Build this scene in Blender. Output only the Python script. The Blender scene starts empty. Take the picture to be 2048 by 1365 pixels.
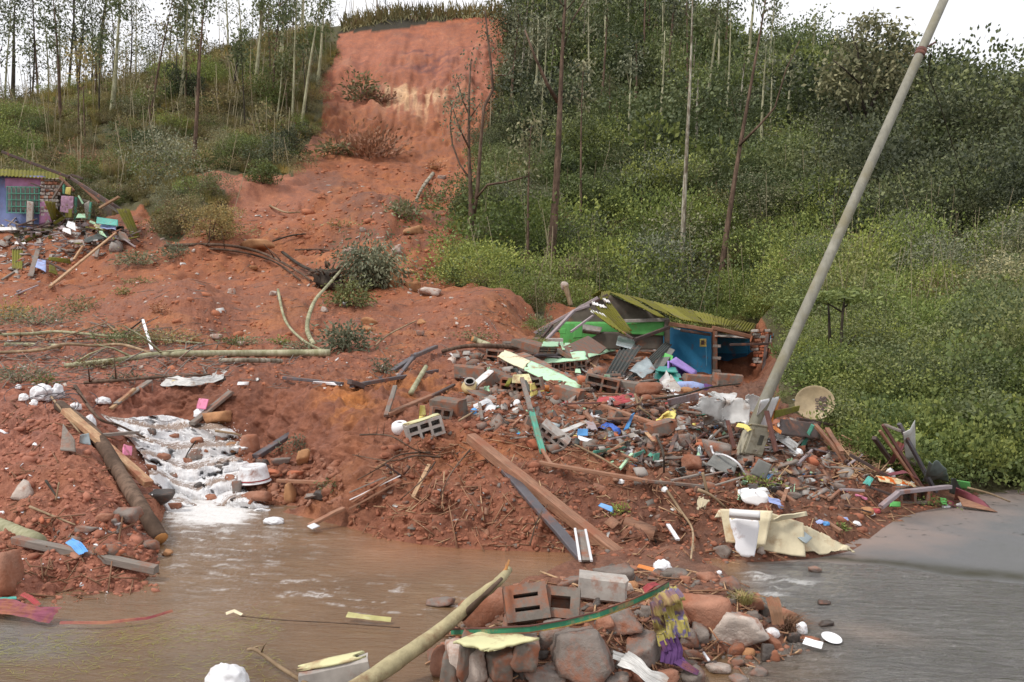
import bpy, bmesh, math, random
import numpy as np
from mathutils import Vector, Matrix, Euler
from mathutils.bvhtree import BVHTree

random.seed(7)
RNG = np.random.default_rng(11)
SC = bpy.context.scene
COL = SC.collection

# ---------------------------------------------------------------- camera, sky, sun, exposure
FOC, CX, CY, EYE = 1600.0, 1024.0, 682.5, 1.7     # photograph pixels; eye height in metres
cam_d = bpy.data.cameras.new("camera")
cam_d.sensor_width = 36.0
cam_d.lens = 36.0 * FOC / 2048.0
cam_d.clip_start = 0.05
cam_d.clip_end = 3000.0
cam = bpy.data.objects.new("camera", cam_d)
cam.location = (0, 0, EYE)
cam.rotation_euler = (math.pi / 2, 0, 0)
COL.objects.link(cam)
SC.camera = cam

SUN_EL, SUN_ROT = math.radians(52), math.radians(238)
world = bpy.data.worlds.new("World")
SC.world = world
world.use_nodes = True
wn, wl = world.node_tree.nodes, world.node_tree.links
wn.clear()
sky = wn.new("ShaderNodeTexSky"); sky.sky_type = 'NISHITA'; sky.sun_disc = False
sky.sun_elevation = SUN_EL; sky.sun_rotation = SUN_ROT
sky.dust_density = 4.0; sky.air_density = 1.0
sk = wn.new("ShaderNodeBackground"); sk.inputs[1].default_value = 0.06
wl.new(sky.outputs[0], sk.inputs[0])
cl = wn.new("ShaderNodeBackground")               # the closed white cloud deck
tc = wn.new("ShaderNodeTexCoord")
nz = wn.new("ShaderNodeTexNoise"); nz.inputs['Scale'].default_value = 1.6; nz.inputs['Detail'].default_value = 4
wl.new(tc.outputs['Generated'], nz.inputs['Vector'])
cr = wn.new("ShaderNodeValToRGB")
cr.color_ramp.elements[0].position = 0.3; cr.color_ramp.elements[0].color = (0.80, 0.81, 0.84, 1)
cr.color_ramp.elements[1].position = 0.7; cr.color_ramp.elements[1].color = (0.93, 0.92, 0.94, 1)
wl.new(nz.outputs['Fac'], cr.inputs[0]); wl.new(cr.outputs[0], cl.inputs[0])
cl.inputs[1].default_value = 0.98
ad = wn.new("ShaderNodeMixShader"); ad.inputs[0].default_value = 0.85
wo = wn.new("ShaderNodeOutputWorld")
wl.new(sk.outputs[0], ad.inputs[1]); wl.new(cl.outputs[0], ad.inputs[2]); wl.new(ad.outputs[0], wo.inputs[0])

sun_d = bpy.data.lights.new("sun", 'SUN')
sun_d.energy = 1.7; sun_d.angle = math.radians(10); sun_d.color = (1.0, 0.955, 0.89)
sun = bpy.data.objects.new("sun", sun_d); COL.objects.link(sun)
_sd = Vector((math.sin(SUN_ROT) * math.cos(SUN_EL), math.cos(SUN_ROT) * math.cos(SUN_EL), math.sin(SUN_EL)))
sun.rotation_euler = _sd.to_track_quat('Z', 'Y').to_euler()

SC.view_settings.view_transform = 'Standard'
SC.view_settings.look = 'None'
SC.view_settings.gamma = 1.0
SC.view_settings.use_curve_mapping = False
SC.view_settings.exposure = 0.52
SC.render.engine = 'CYCLES'
SC.cycles.max_bounces = 5
SC.cycles.diffuse_bounces = 3
SC.cycles.glossy_bounces = 2
SC.cycles.transmission_bounces = 3
SC.cycles.transparent_max_bounces = 4
SC.cycles.volume_bounces = 0
SC.cycles.use_denoising = True
try:
    SC.cycles.denoiser = 'OPENIMAGEDENOISE'
except Exception:
    pass

# ---------------------------------------------------------------- helpers
def PX(px, py, Y):
    return Vector(((px - CX) / FOC * Y, Y, EYE - (py - CY) / FOC * Y))

def hash3(ix, iy, iz, seed):
    h = (ix.astype(np.int64) * 374761393 + iy.astype(np.int64) * 668265263 + iz.astype(np.int64) * 2147483647 + seed * 1274126177) & 0xFFFFFFFF
    h = ((h ^ (h >> 13)) * 1274126177) & 0xFFFFFFFF
    h = h ^ (h >> 16)
    return (h & 0xFFFF) / 65535.0

def vnoise(p, seed=0):
    i = np.floor(p).astype(np.int64); f = p - i
    f = f * f * (3 - 2 * f)
    r = 0
    for dx in (0, 1):
        wx = f[..., 0] if dx else 1 - f[..., 0]
        for dy in (0, 1):
            wy = f[..., 1] if dy else 1 - f[..., 1]
            for dz in (0, 1):
                wz = f[..., 2] if dz else 1 - f[..., 2]
                r = r + wx * wy * wz * hash3(i[..., 0] + dx, i[..., 1] + dy, i[..., 2] + dz, seed)
    return r * 2 - 1

def fbm(p, scale=1.0, octv=4, seed=0, gain=0.5, ridged=False):
    r, a, s, t = 0, 1.0, scale, 0
    for o in range(octv):
        n = vnoise(p * s + o * 17.3, seed + o)
        if ridged:
            n = 1 - 2 * np.abs(n)
        r = r + a * n; t += a; a *= gain; s *= 2.03
    return r / t

def in_poly(px, py, poly):
    x, y = np.asarray(px), np.asarray(py)
    r = np.zeros(x.shape, bool)
    n = len(poly)
    for i in range(n):
        x1, y1 = poly[i]; x2, y2 = poly[(i + 1) % n]
        c = ((y1 > y) != (y2 > y)) & (x < (x2 - x1) * (y - y1) / ((y2 - y1) if y2 != y1 else 1e-9) + x1)
        r ^= c
    return r

def new_mesh(name, verts, faces, smooth=True):
    me = bpy.data.meshes.new(name)
    verts = np.asarray(verts, dtype=np.float32).reshape(-1, 3)
    if isinstance(faces, np.ndarray) and faces.ndim == 2:
        k = faces.shape[1]
        me.vertices.add(len(verts)); me.vertices.foreach_set("co", verts.ravel())
        me.loops.add(faces.size); me.loops.foreach_set("vertex_index", faces.astype(np.int32).ravel())
        me.polygons.add(len(faces))
        me.polygons.foreach_set("loop_start", np.arange(0, faces.size, k, dtype=np.int32))
        me.polygons.foreach_set("loop_total", np.full(len(faces), k, dtype=np.int32))
        me.update(calc_edges=True)
    else:
        me.from_pydata([tuple(v) for v in verts], [], [tuple(f) for f in faces]); me.update()
    if smooth:
        me.polygons.foreach_set("use_smooth", np.ones(len(me.polygons), bool))
    return me

def link(name, me, m=None, parent=None, loc=None, rot=None, scale=None, **props):
    o = bpy.data.objects.new(name, me)
    COL.objects.link(o)
    if m is not None and me is not None:
        me.materials.append(m)
    if parent is not None:
        o.parent = parent
    if loc is not None: o.location = loc
    if rot is not None: o.rotation_euler = rot
    if scale is not None: o.scale = (scale,) * 3 if isinstance(scale, (int, float)) else scale
    for k, v in props.items():
        if v is not None: o[k] = v
    return o

def tag(o, label, cat, group=None):
    o['label'] = label; o['category'] = cat; o['kind'] = 'thing'
    if group: o['group'] = group
    return o

def root(name, loc, label, cat, group=None):
    o = bpy.data.objects.new(name, None); COL.objects.link(o); o.location = loc
    o.empty_display_size = 0.1
    return tag(o, label, cat, group)

# ---- materials
class NT:
    def __init__(s, name):
        s.m = bpy.data.materials.new(name); s.m.use_nodes = True
        s.n, s.l = s.m.node_tree.nodes, s.m.node_tree.links
        s.b = s.n['Principled BSDF']; s.out = s.n['Material Output']
        s.tc = s.n.new('ShaderNodeTexCoord'); s.geo = s.n.new('ShaderNodeNewGeometry')
    def noise(s, scale, detail=4, rough=0.6, vec=None, dist=0.0):
        t = s.n.new('ShaderNodeTexNoise'); t.inputs['Scale'].default_value = scale
        t.inputs['Detail'].default_value = detail; t.inputs['Roughness'].default_value = rough
        t.inputs['Distortion'].default_value = dist
        s.l.new(vec if vec is not None else s.tc.outputs['Object'], t.inputs['Vector'])
        return t.outputs['Fac']
    def mapped(s, scale=(1, 1, 1), src=None):
        t = s.n.new('ShaderNodeMapping'); t.inputs['Scale'].default_value = scale
        s.l.new(src if src is not None else s.tc.outputs['Object'], t.inputs['Vector'])
        return t.outputs[0]
    def ramp(s, fac, stops, const=False):
        t = s.n.new('ShaderNodeValToRGB'); e = t.color_ramp.elements
        while len(e) < len(stops): e.new(0.5)
        for i, (p, c) in enumerate(stops):
            e[i].position = p
            e[i].color = (c, c, c, 1) if isinstance(c, (int, float)) else (*c[:3], 1)
        if const: t.color_ramp.interpolation = 'CONSTANT'
        s.l.new(fac, t.inputs[0]); return t.outputs[0]
    def mix(s, fac, a, b, mode='MIX'):
        t = s.n.new('ShaderNodeMix'); t.data_type = 'RGBA'; t.blend_type = mode
        for k_, v in ((0, fac), (6, a), (7, b)):
            sock = t.inputs[k_]
            if hasattr(v, 'links'): s.l.new(v, sock)
            elif isinstance(v, (int, float)): sock.default_value = v if k_ == 0 else (v, v, v, 1)
            else: sock.default_value = (*v[:3], 1)
        return t.outputs[2]
    def math(s, op, a, b=0.0):
        t = s.n.new('ShaderNodeMath'); t.operation = op
        for sock, v in ((t.inputs[0], a), (t.inputs[1], b)):
            if hasattr(v, 'links'): s.l.new(v, sock)
            else: sock.default_value = v
        return t.outputs[0]
    def attr(s, name):
        t = s.n.new('ShaderNodeAttribute'); t.attribute_name = name; return t
    def bump(s, h, strength=0.5, dist=0.02, nrm=None):
        t = s.n.new('ShaderNodeBump'); t.inputs['Strength'].default_value = strength
        t.inputs['Distance'].default_value = dist
        s.l.new(h, t.inputs['Height'])
        if nrm is not None: s.l.new(nrm, t.inputs['Normal'])
        return t.outputs[0]
    def set(s, **k):
        for key, v in k.items():
            sock = s.b.inputs[{'color': 'Base Color', 'rough': 'Roughness', 'normal': 'Normal', 'metal': 'Metallic',
                               'spec': 'Specular IOR Level', 'trans': 'Transmission Weight', 'alpha': 'Alpha',
                               'ior': 'IOR', 'sss': 'Subsurface Weight'}[key]]
            if hasattr(v, 'links'): s.l.new(v, sock)
            elif isinstance(v, (tuple, list)): sock.default_value = (*v[:3], 1)
            else: sock.default_value = v
        return s.m

MUD = (0.285, 0.115, 0.066)
_mats = {}
def M(name, color=None, rough=0.75, dirt=0.25, dirt_col=MUD, var=0.25, sc=6.0, bump=0.25, bd=0.004, metal=0.0, grain=None, spec=0.3):
    """A worn, mud-splashed surface of one colour."""
    if name in _mats: return _mats[name]
    t = NT(name)
    rnd = t.n.new('ShaderNodeObjectInfo').outputs['Random']
    vec = t.tc.outputs['Object']
    if grain is not None: vec = t.mapped(grain)
    n1 = t.noise(sc, 5, 0.65, vec)
    c = t.mix(t.ramp(n1, [(0.3, 0.0), (0.7, 1.0)]), tuple(x * (1 - var) for x in color), tuple(min(1, x * (1 + var)) for x in color))
    off = t.n.new('ShaderNodeVectorMath'); off.operation = 'ADD'
    t.l.new(t.tc.outputs['Object'], off.inputs[0])
    cmb = t.n.new('ShaderNodeCombineXYZ'); t.l.new(t.math('MULTIPLY', rnd, 50.0), cmb.inputs[0]); t.l.new(t.math('MULTIPLY', rnd, 31.0), cmb.inputs[1])
    t.l.new(cmb.outputs[0], off.inputs[1])
    n2 = t.noise(sc * 0.7, 6, 0.7, off.outputs[0])
    dirt = min(.62, dirt + .13) if dirt > .03 else dirt
    th = 0.72 - dirt * 0.45
    d = t.ramp(n2, [(max(0, th - 0.06), 0.0), (min(1, th + 0.1), 1.0)])
    c = t.mix(d, c, dirt_col)
    # per-object tone
    c = t.mix(1.0, c, t.ramp(rnd, [(0, 0.82), (1, 1.12)]), 'MULTIPLY')
    n3 = t.noise(sc * 6, 4, 0.7, vec)
    h = t.math('ADD', t.math('MULTIPLY', n3, 0.6), t.math('MULTIPLY', n1, 0.6))
    t.set(color=c, rough=t.ramp(n2, [(0.2, max(0.05, rough - 0.15)), (0.8, min(1, rough + 0.15))]), metal=metal, spec=spec, normal=t.bump(h, bump, bd))
    _mats[name] = t.m
    return t.m
# ================================================================ TERRAIN
KX = [-700, -150, 0, 150, 290, 350, 480, 600, 690, 800, 950, 1100, 1250, 1400, 1500, 1600, 1700, 1800, 1900, 2048, 2300, 2800]
KP = [  # shore, A, B, C, C2, D, E, F, G, H, ridge   (photograph row, distance)
 [(1260,4.7),(1120,5.7),(900,8),(800,10.4),(770,11.6),(690,15.5),(570,27),(480,38),(410,44),(320,54),(250,62)],
 [(1250,4.8),(1120,5.7),(900,8),(800,10.4),(770,11.6),(690,15.5),(570,27),(470,39),(400,45),(300,56),(235,65)],
 [(1240,4.88),(1115,5.8),(900,8),(800,10.4),(770,11.6),(690,15.5),(570,27),(460,40),(390,46),(300,56),(205,68)],
 [(1228,5.0),(1120,5.75),(955,7.2),(800,10.4),(770,11.4),(690,15.5),(570,27),(460,39.5),(385,46),(285,57),(180,70)],
 [(1195,5.3),(1110,5.95),(985,7.3),(836,10.6),(772,11.3),(690,16),(560,28),(440,40),(370,47),(255,58),(150,71)],
 [(1035,7.7),(1000,8.2),(940,9.0),(842,10.8),(772,11.25),(690,16),(560,28),(430,40),(370,48),(235,60),(125,72)],
 [(1018,8.1),(985,8.5),(930,9.2),(866,10.4),(772,11.1),(700,16),(560,28),(430,41),(360,49),(215,61),(92,73)],
 [(1035,7.7),(1000,8.1),(945,8.9),(905,9.5),(792,10.3),(710,15.5),(560,28),(430,41),(330,52),(195,63),(66,76)],
 [(1062,7.2),(1000,7.65),(925,8.25),(872,8.7),(792,10.0),(710,15),(570,27),(430,41),(320,53),(245,61.5),(50,78)],
 [(1088,6.72),(1020,7.0),(930,7.8),(862,8.7),(792,10.5),(700,16),(590,26),(430,41),(312,54),(240,62),(30,80)],
 [(1103,6.47),(1000,6.9),(905,7.9),(852,8.8),(792,10.8),(690,17),(590,26.5),(470,37),(320,53),(200,65),(28,82)],
 [(1108,6.39),(1020,6.75),(900,7.9),(850,8.9),(792,10.9),(712,17.5),(672,23.5),(500,35),(360,50),(200,66),(22,84)],
 [(1113,6.32),(1030,6.7),(910,8.0),(850,9.2),(790,11.5),(745,17.5),(760,22),(690,28),(350,50),(180,67),(12,86)],
 [(1120,6.22),(1040,6.65),(920,8.1),(850,9.4),(790,12),(757,17),(762,22),(690,28),(350,49),(190,67),(48,85)],
 [(1125,6.15),(1050,6.6),(950,7.8),(872,9.3),(800,12),(772,16),(772,21.5),(670,27),(360,47),(215,63),(100,82)],
 [(1120,6.22),(1062,6.65),(980,7.7),(902,9.0),(842,11),(770,14),(680,20),(560,28),(380,44),(240,60),(138,79)],
 [(1102,6.48),(1060,6.95),(1000,7.8),(932,9.0),(862,11),(760,14),(650,20),(500,31),(350,45),(245,58),(160,76)],
 [(1038,7.65),(1010,8.1),(970,8.8),(920,9.8),(862,11),(760,14),(640,20),(480,31),(340,44),(245,56),(174,72)],
 [(1013,8.23),(1000,8.5),(970,9.0),(902,10),(832,11.2),(740,14),(620,20),(470,30),(340,42),(255,53),(190,68)],
 [(998,8.62),(988,8.9),(960,9.4),(890,10.3),(812,11.5),(720,14),(600,20),(450,29),(330,41),(270,50),(216,64)],
 [(990,8.86),(980,9.1),(950,9.6),(880,10.5),(800,11.6),(700,14),(590,20),(440,28),(330,39),(260,48),(215,60)],
 [(985,9.0),(975,9.3),(945,9.8),(870,10.6),(790,11.8),(690,14),(580,20),(430,28),(330,38),(265,46),(230,58)],
]
cols = np.concatenate([np.arange(-700, -60, 12), np.arange(-60, 2110, 3.0), np.arange(2112, 2700, 12)])
NR = [10, 46, 64, 58, 60, 64, 62, 48, 34, 34, 46, 6, 4]
nK = len(KP[0])
kpy = np.array([[c[k][0] for c in KP] for k in range(nK)], float)
kY = np.log(np.array([[c[k][1] for c in KP] for k in range(nK)], float))

def pchip(xk, yk, x):
    xk = np.asarray(xk, float); yk = np.asarray(yk, float)
    h = np.diff(xk); d = np.diff(yk) / h
    m = np.zeros_like(yk)
    for i in range(1, len(xk) - 1):
        if d[i - 1] * d[i] > 0:
            w1, w2 = 2 * h[i] + h[i - 1], h[i] + 2 * h[i - 1]
            m[i] = (w1 + w2) / (w1 / d[i - 1] + w2 / d[i])
    m[0], m[-1] = d[0], d[-1]
    j = np.clip(np.searchsorted(xk, x) - 1, 0, len(xk) - 2)
    t = (x - xk[j]) / h[j]
    return ((1 + 2 * t) * (1 - t) ** 2 * yk[j] + t * (1 - t) ** 2 * h[j] * m[j] + t * t * (3 - 2 * t) * yk[j + 1] + t * t * (t - 1) * h[j] * m[j + 1])

cpy = np.array([pchip(KX, kpy[k], cols) for k in range(nK)])
cY = np.array([pchip(KX, kY[k], cols) for k in range(nK)])
rows_py, rows_Y, rows_k = [], [], []
# near part, under the road and the water
def zrow(Y, z):
    Y = np.broadcast_to(Y, cols.shape).astype(float); return CY + (EYE - z) * FOC / Y, Y
y0p, y0Y = zrow(1.0, -0.18)
y1Y = np.exp(cY[0]) * 0.9; y1p, y1Y = zrow(y1Y, -0.14)
for t in np.linspace(0, 1, NR[0], endpoint=False):
    Yt = y0Y * (1 - t) + y1Y * t; p, _ = zrow(Yt, -0.16); rows_py.append(p); rows_Y.append(Yt); rows_k.append(t)
for t in np.linspace(0, 1, 14, endpoint=False):
    Yt = y1Y * (1 - t) + np.exp(cY[0]) * t; p, _ = zrow(Yt, -0.14 * (1 - t)); rows_py.append(p); rows_Y.append(Yt); rows_k.append(1 + t)
kk = np.arange(nK)
ts = []
for k in range(nK - 1):
    ts += list(k + np.linspace(0, 1, NR[k + 1], endpoint=False))
ts = np.array(ts + [nK - 1])
gp = np.empty((len(ts), len(cols))); gY = np.empty_like(gp)
for c in range(len(cols)):
    gp[:, c] = pchip(kk, cpy[:, c], ts); gY[:, c] = np.exp(pchip(kk, cY[:, c], ts))
for i, t in enumerate(ts):
    rows_py.append(gp[i]); rows_Y.append(gY[i]); rows_k.append(2 + t)
# behind the ridge
rz = EYE - (gp[-1] - CY) / FOC * gY[-1]
for dy, dz in ((4, -0.8), (10, -3), (25, -9), (60, -22), (120, -36), (260, -55)):
    Yt = gY[-1] + dy; p, _ = zrow(Yt, 0); rows_py.append(CY + (EYE - (rz + dz)) * FOC / Yt); rows_Y.append(Yt); rows_k.append(20)
TP = np.array(rows_py); TY = np.array(rows_Y); TK = np.array(rows_k)[:, None] + np.zeros_like(TP)
TXP = np.broadcast_to(cols, TP.shape)
X = (TXP - CX) / FOC * TY; Z = EYE - (TP - CY) / FOC * TY
BASE = np.stack([X, TY, Z], -1)
nR_, nC_ = TP.shape

# where bare earth lies (photograph outline of the slide, laid on the ground)
jn = fbm(np.stack([TXP / 60, TP / 60, TXP * 0], -1), 1, 4, 5)
jm = fbm(np.stack([TXP / 60 + 50, TP / 60, TXP * 0], -1), 1, 4, 9)
jx, jy = TXP + jn * 22, TP + jm * 16
SLIDE = [(-900,478),(0,470),(235,438),(290,432),(330,470),(465,462),(455,420),(372,398),(392,352),(480,352),(590,368),(590,325),(636,258),
         (646,180),(672,56),(1022,16),(1012,120),(1000,200),(966,320),(944,420),(928,500),(905,560),(985,598),(1078,640),(1062,700),
         (1200,735),(1400,770),(1560,800),(1640,850),(1700,905),(1770,945),(1900,985),(2048,992),(2800,975),(2800,1500),(-900,1500)]
bare = in_poly(jx, jy, SLIDE) & (TK < 12.02)
bare |= (TK < 2.6)
bare |= (TXP > 1090) & (TXP < 1560) & (TY < 28.2) & (TY > 8)
# displacement along the surface normal
dU = np.gradient(BASE, axis=1); dV = np.gradient(BASE, axis=0)
N = np.cross(dU, dV); N /= np.linalg.norm(N, axis=-1, keepdims=True) + 1e-9
N[N[..., 2] < 0] *= -1
def sstep(a, b, x):
    t = np.clip((x - a) / (b - a), 0, 1); return t * t * (3 - 2 * t)
shore = sstep(1.95, 2.5, TK)
near = 1 - sstep(14, 30, TY)
mid = sstep(14, 30, TY) * (1 - sstep(50, 62, TY))
far = sstep(50, 62, TY)
roadside = sstep(1640, 1780, TXP) * (1 - sstep(3.0, 4.5, TK))
clod = fbm(BASE, 1.7, 3, 21) * 0.13 + fbm(BASE, 6.0, 4, 22, 0.62) * 0.085 + np.maximum(0, fbm(BASE, 11.0, 2, 23)) * 0.05 - np.maximum(0, fbm(BASE, 5.0, 3, 29, 0.6) - 0.12) * 0.22 + np.maximum(0, fbm(BASE, 3.2, 3, 28, .5, True) - .35) * .10
face = sstep(2.0, 2.6, TK) * (1 - sstep(4.6, 5.6, TK)) * sstep(560, 720, TXP) * (1 - sstep(1650, 1750, TXP))
overh = fbm(BASE * np.array([1, 1, 2.2]), 1.3, 3, 31) * 0.16
back = (TK > 4.8) & (TK < 6.2)
chan = np.exp(-((TXP - (300 + (TP - 830) * 0.4)) / 130.0) ** 4) * sstep(1.9, 2.1, TK) * (1 - sstep(4.9, 5.1, TK))
disp = near * shore * (clod * (1 - 0.8 * roadside) * (1 - 0.75 * chan) + face * overh)
G_ch = chan * 0.0
disp += near * back * fbm(BASE, 1.6, 3, 33) * 0.10
disp += mid * (fbm(BASE, 0.16, 3, 41) * 1.15 + fbm(BASE, 0.7, 4, 42, 0.6) * 0.48 - np.maximum(0, fbm(BASE, 0.45, 3, 47, .5, True) - .35) * .7)
gul = fbm(BASE * np.array([1, 0.15, 0.15]), 0.55, 4, 43, 0.6)
disp += far * np.where(bare, gul * 1.25 + fbm(BASE, 0.5, 4, 44, 0.6) * 1.0 - np.maximum(0, fbm(BASE, 0.35, 3, 48, .5, True) - .3) * .9, fbm(BASE, 0.10, 3, 45) * 2.2)
disp = disp * (1 - .85 * sstep(11.2, 11.9, TK))
G = BASE + N * disp[..., None]
def bp(x, y, sx, sy): return np.exp(-((TXP - x) / sx) ** 2 - ((TP - y) / sy) ** 2)
mound = .85 * bp(355, 618, 125, 34) + .55 * bp(560, 600, 90, 30) - .75 * bp(640, 478, 110, 14) + .7 * bp(760, 430, 110, 26) + .6 * bp(960, 640, 90, 26) - .45 * bp(470, 665, 60, 20) + .8 * bp(440, 400, 70, 18) + .30 * bp(160, 880, 90, 50) + .16 * bp(820, 900, 80, 40)
G[..., 2] += mound * np.where(TK < 12, 1, 0) * np.clip(TY / 20, .5, 1.6)
G[..., 2] -= 0.16 * chan
# no soil above the sheet of water and the road in front of the shore line
G[..., 2] = np.where(TK < 1.95, np.minimum(G[..., 2], -0.05), G[..., 2])

# true soil colours
def lerp(a, b, t): return a * (1 - t[..., None]) + np.array(b) * t[..., None]
colr = np.zeros(BASE.shape) + np.array(MUD)
n1 = fbm(BASE, 0.5, 4, 51) * 0.5 + 0.5; n2 = fbm(BASE, 3.0, 4, 52) * 0.5 + 0.5
nfar = fbm(BASE, 0.12, 4, 53) * 0.5 + 0.5
colr = lerp(colr, (0.40, 0.165, 0.068), sstep(0.5, 0.72, n1) * 0.7)                       # ochre soil
ochre = np.exp(-((TXP - 690) / 60.0) ** 2 - ((TP - 815) / 38.0) ** 2) + 0.8 * np.exp(-((TXP - 820) / 110.0) ** 2 - ((TP - 775) / 30.0) ** 2)
colr = lerp(colr, (0.45, 0.175, 0.045), np.clip(ochre, 0, 1) * sstep(0.25, 0.6, n2))
brown = sstep(1000, 1400, TXP) * (1 - sstep(20, 26, TY))
colr = lerp(colr, (0.165, 0.082, 0.052), brown * (0.55 + 0.45 * n1))
pale = (1 - sstep(250, 420, TXP)) * (1 - sstep(12, 16, TY))
colr = lerp(colr, (0.40, 0.165, 0.110), pale * (0.35 + 0.5 * n2))
slope = sstep(16, 30, TY)
colr = lerp(colr, (0.330, 0.122, 0.052), slope * 0.8)
pat1 = fbm(BASE, 0.28, 5, 56, .6) * .5 + .5; pat2 = fbm(BASE * np.array([1, .5, 1]), 0.9, 4, 57, .6) * .5 + .5
colr = lerp(colr, (0.170, 0.082, 0.055), slope * sstep(.54, .70, pat1) * .65)
colr = lerp(colr, (0.43, 0.175, 0.070), slope * sstep(.56, .72, pat2) * .7)
colr = lerp(colr, (0.21, 0.085, 0.050), (1 - slope) * sstep(.56, .72, pat2) * .5)
ph = (TP < 450) & (TXP < 660)
colr = lerp(colr, (0.36, 0.155, 0.10), sstep(300, 420, TXP) * (1 - sstep(560, 680, TXP)) * sstep(330, 380, TP) * (1 - sstep(430, 480, TP)) * 0.6)
scar = sstep(61, 66, TY) * bare
colr = lerp(colr, (0.42, 0.165, 0.098), scar * (.35 + .6 * sstep(0.3, 0.6, nfar)))
colr = lerp(colr, (0.43, 0.150, 0.070), scar * (1 - sstep(30, 110, TP)) * 0.8)
strat = fbm(np.stack([TXP / 90.0, TP / 5.0 + TXP / 60., TP * 0], -1), 1, 4, 58, .6) * .5 + .5
colr = lerp(colr, (0.24, 0.095, 0.065), scar * sstep(.56, .74, strat) * .6)
colr = lerp(colr, (0.52, 0.25, 0.15), scar * sstep(.58, .75, pat2) * .5)
colr = lerp(colr, (0.26, 0.10, 0.065), scar * sstep(.56, .75, pat1) * .5)
strk = fbm(np.stack([TXP / 9.0, TP / 60.0, TP * 0], -1), 1, 4, 54, 0.6) * 0.5 + 0.5
wedge = np.exp(-((TXP - 825 - (TP - 215) * 0.1) / (75.0 - np.clip(TP - 170, 0, 100) * 0.45)) ** 2) * sstep(160, 190, TP) * (1 - sstep(215, 285, TP))
colr = lerp(colr, (0.68, 0.46, 0.27), np.clip(wedge * 1.8, 0, 1) * sstep(0.36, 0.56, strk) * scar)
darkp = np.exp(-((TXP - 850) / 55.0) ** 2 - ((TP - 115) / 38.0) ** 2)
colr = lerp(colr, (0.20, 0.085, 0.075), np.clip(darkp, 0, 1) * sstep(0.5, 0.62, strat) * scar)
rim = bare & (TP < (68 - (TXP - 690) * 0.125 + 5 * jn)) & (TY > 66)
colr = np.where(rim[..., None], np.array((0.045, 0.04, 0.025)), colr)
veg = ~bare
vg = lerp(np.zeros(BASE.shape) + np.array((0.075, 0.082, 0.030)), (0.14, 0.12, 0.055), n1 * 0.7)
colr = np.where(veg[..., None], vg, colr)
colr *= (0.88 + 0.24 * n2)[..., None]

# ground material
t = NT('earth')
a = t.attr('soil')
pos = t.tc.outputs['Object']
nA = t.noise(2.5, 6, 0.65); nB = t.noise(16, 6, 0.7); nC = t.noise(70, 4, 0.7); nD = t.noise(0.6, 5, 0.6)
c = t.mix(t.ramp(nA, [(0.34, 0.0), (0.66, 1.0)]), t.mix(1.0, a.outputs['Color'], (0.74, 0.70, 0.70), 'MULTIPLY'), t.mix(1.0, a.outputs['Color'], (1.16, 1.18, 1.2), 'MULTIPLY'))
c = t.mix(t.ramp(nB, [(0.40, 0.0), (0.62, 1.0)]), t.mix(1.0, c, (0.70, 0.64, 0.62), 'MULTIPLY'), c)
c = t.mix(t.ramp(nC, [(0.55, 0.0), (0.80, 0.5)]), c, t.mix(1.0, c, (1.4, 1.45, 1.5), 'MULTIPLY'))
c = t.mix(t.ramp(nD, [(0.42, 0.0), (0.7, 0.35)]), c, t.mix(1.0, c, (1.15, 0.95, 0.75), 'MULTIPLY'))
h = t.math('ADD', t.math('MULTIPLY', nB, 1.0), t.math('MULTIPLY', nC, 0.30))
t.set(color=c, rough=t.ramp(nA, [(0.35, 0.55), (0.65, 0.9)]), spec=0.35, normal=t.bump(h, 0.9, 0.035))
EARTH = t.m

def fan_object(name, mask_faces, mat, **props):
    """Faces of the one ground sheet that fall in a mask, as one mesh."""
    idx = np.arange(nR_ * nC_).reshape(nR_, nC_)
    q = np.stack([idx[:-1, :-1], idx[:-1, 1:], idx[1:, 1:], idx[1:, :-1]], -1)[mask_faces]
    used = np.unique(q); mp = np.full(nR_ * nC_, -1, np.int64); mp[used] = np.arange(len(used))
    me = new_mesh(name, G.reshape(-1, 3)[used], mp[q])
    ca = me.color_attributes.new('soil', 'FLOAT_COLOR', 'POINT')
    cc = np.ones((len(used), 4), np.float32); cc[:, :3] = colr.reshape(-1, 3)[used]
    ca.data.foreach_set('color', cc.ravel())
    return link(name, me, mat, **props)

fb = bare[:-1, :-1]
fm_near = (TY[:-1, :-1] < 13) & fb
fan_object('mud_bank', fm_near, EARTH, kind='structure')
fan_object('landslide_slope', fb & ~fm_near, EARTH, kind='structure')
fan_object('hillside', ~fb, EARTH, kind='structure')

# ---- rubble island in front, a low heap of earth on the flooded road
def dist_poly(x, y, poly):
    d = np.full(x.shape, 1e9)
    for i in range(len(poly)):
        x1, y1 = poly[i]; x2, y2 = poly[(i + 1) % len(poly)]
        t_ = np.clip(((x - x1) * (x2 - x1) + (y - y1) * (y2 - y1)) / ((x2 - x1) ** 2 + (y2 - y1) ** 2 + 1e-9), 0, 1)
        d = np.minimum(d, np.hypot(x - x1 - t_ * (x2 - x1), y - y1 - t_ * (y2 - y1)))
    return d
def flat(px, py): Y = EYE * FOC / (py - CY); return ((px - CX) / FOC * Y, Y)
ISL = [flat(*p) for p in [(800,1420),(870,1310),(900,1262),(930,1215),(1040,1165),(1150,1138),(1290,1122),(1400,1128),(1480,1150),(1500,1185),(1560,1215),(1600,1260),(1640,1300),(1560,1325),(1480,1345),(1400,1375),(1250,1430)]]
gx, gy = np.meshgrid(np.arange(-0.85, 2.3, 0.012), np.arange(3.2, 6.6, 0.012))
inside = in_poly(gx, gy, ISL)
dd = dist_poly(gx, gy, ISL); sd = np.where(inside, dd, -dd)
P3 = np.stack([gx, gy, gx * 0], -1)
hz = 0.30 * sstep(-0.02, 0.50, sd + fbm(P3, 3, 3, 61) * 0.08) - 0.06
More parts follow.
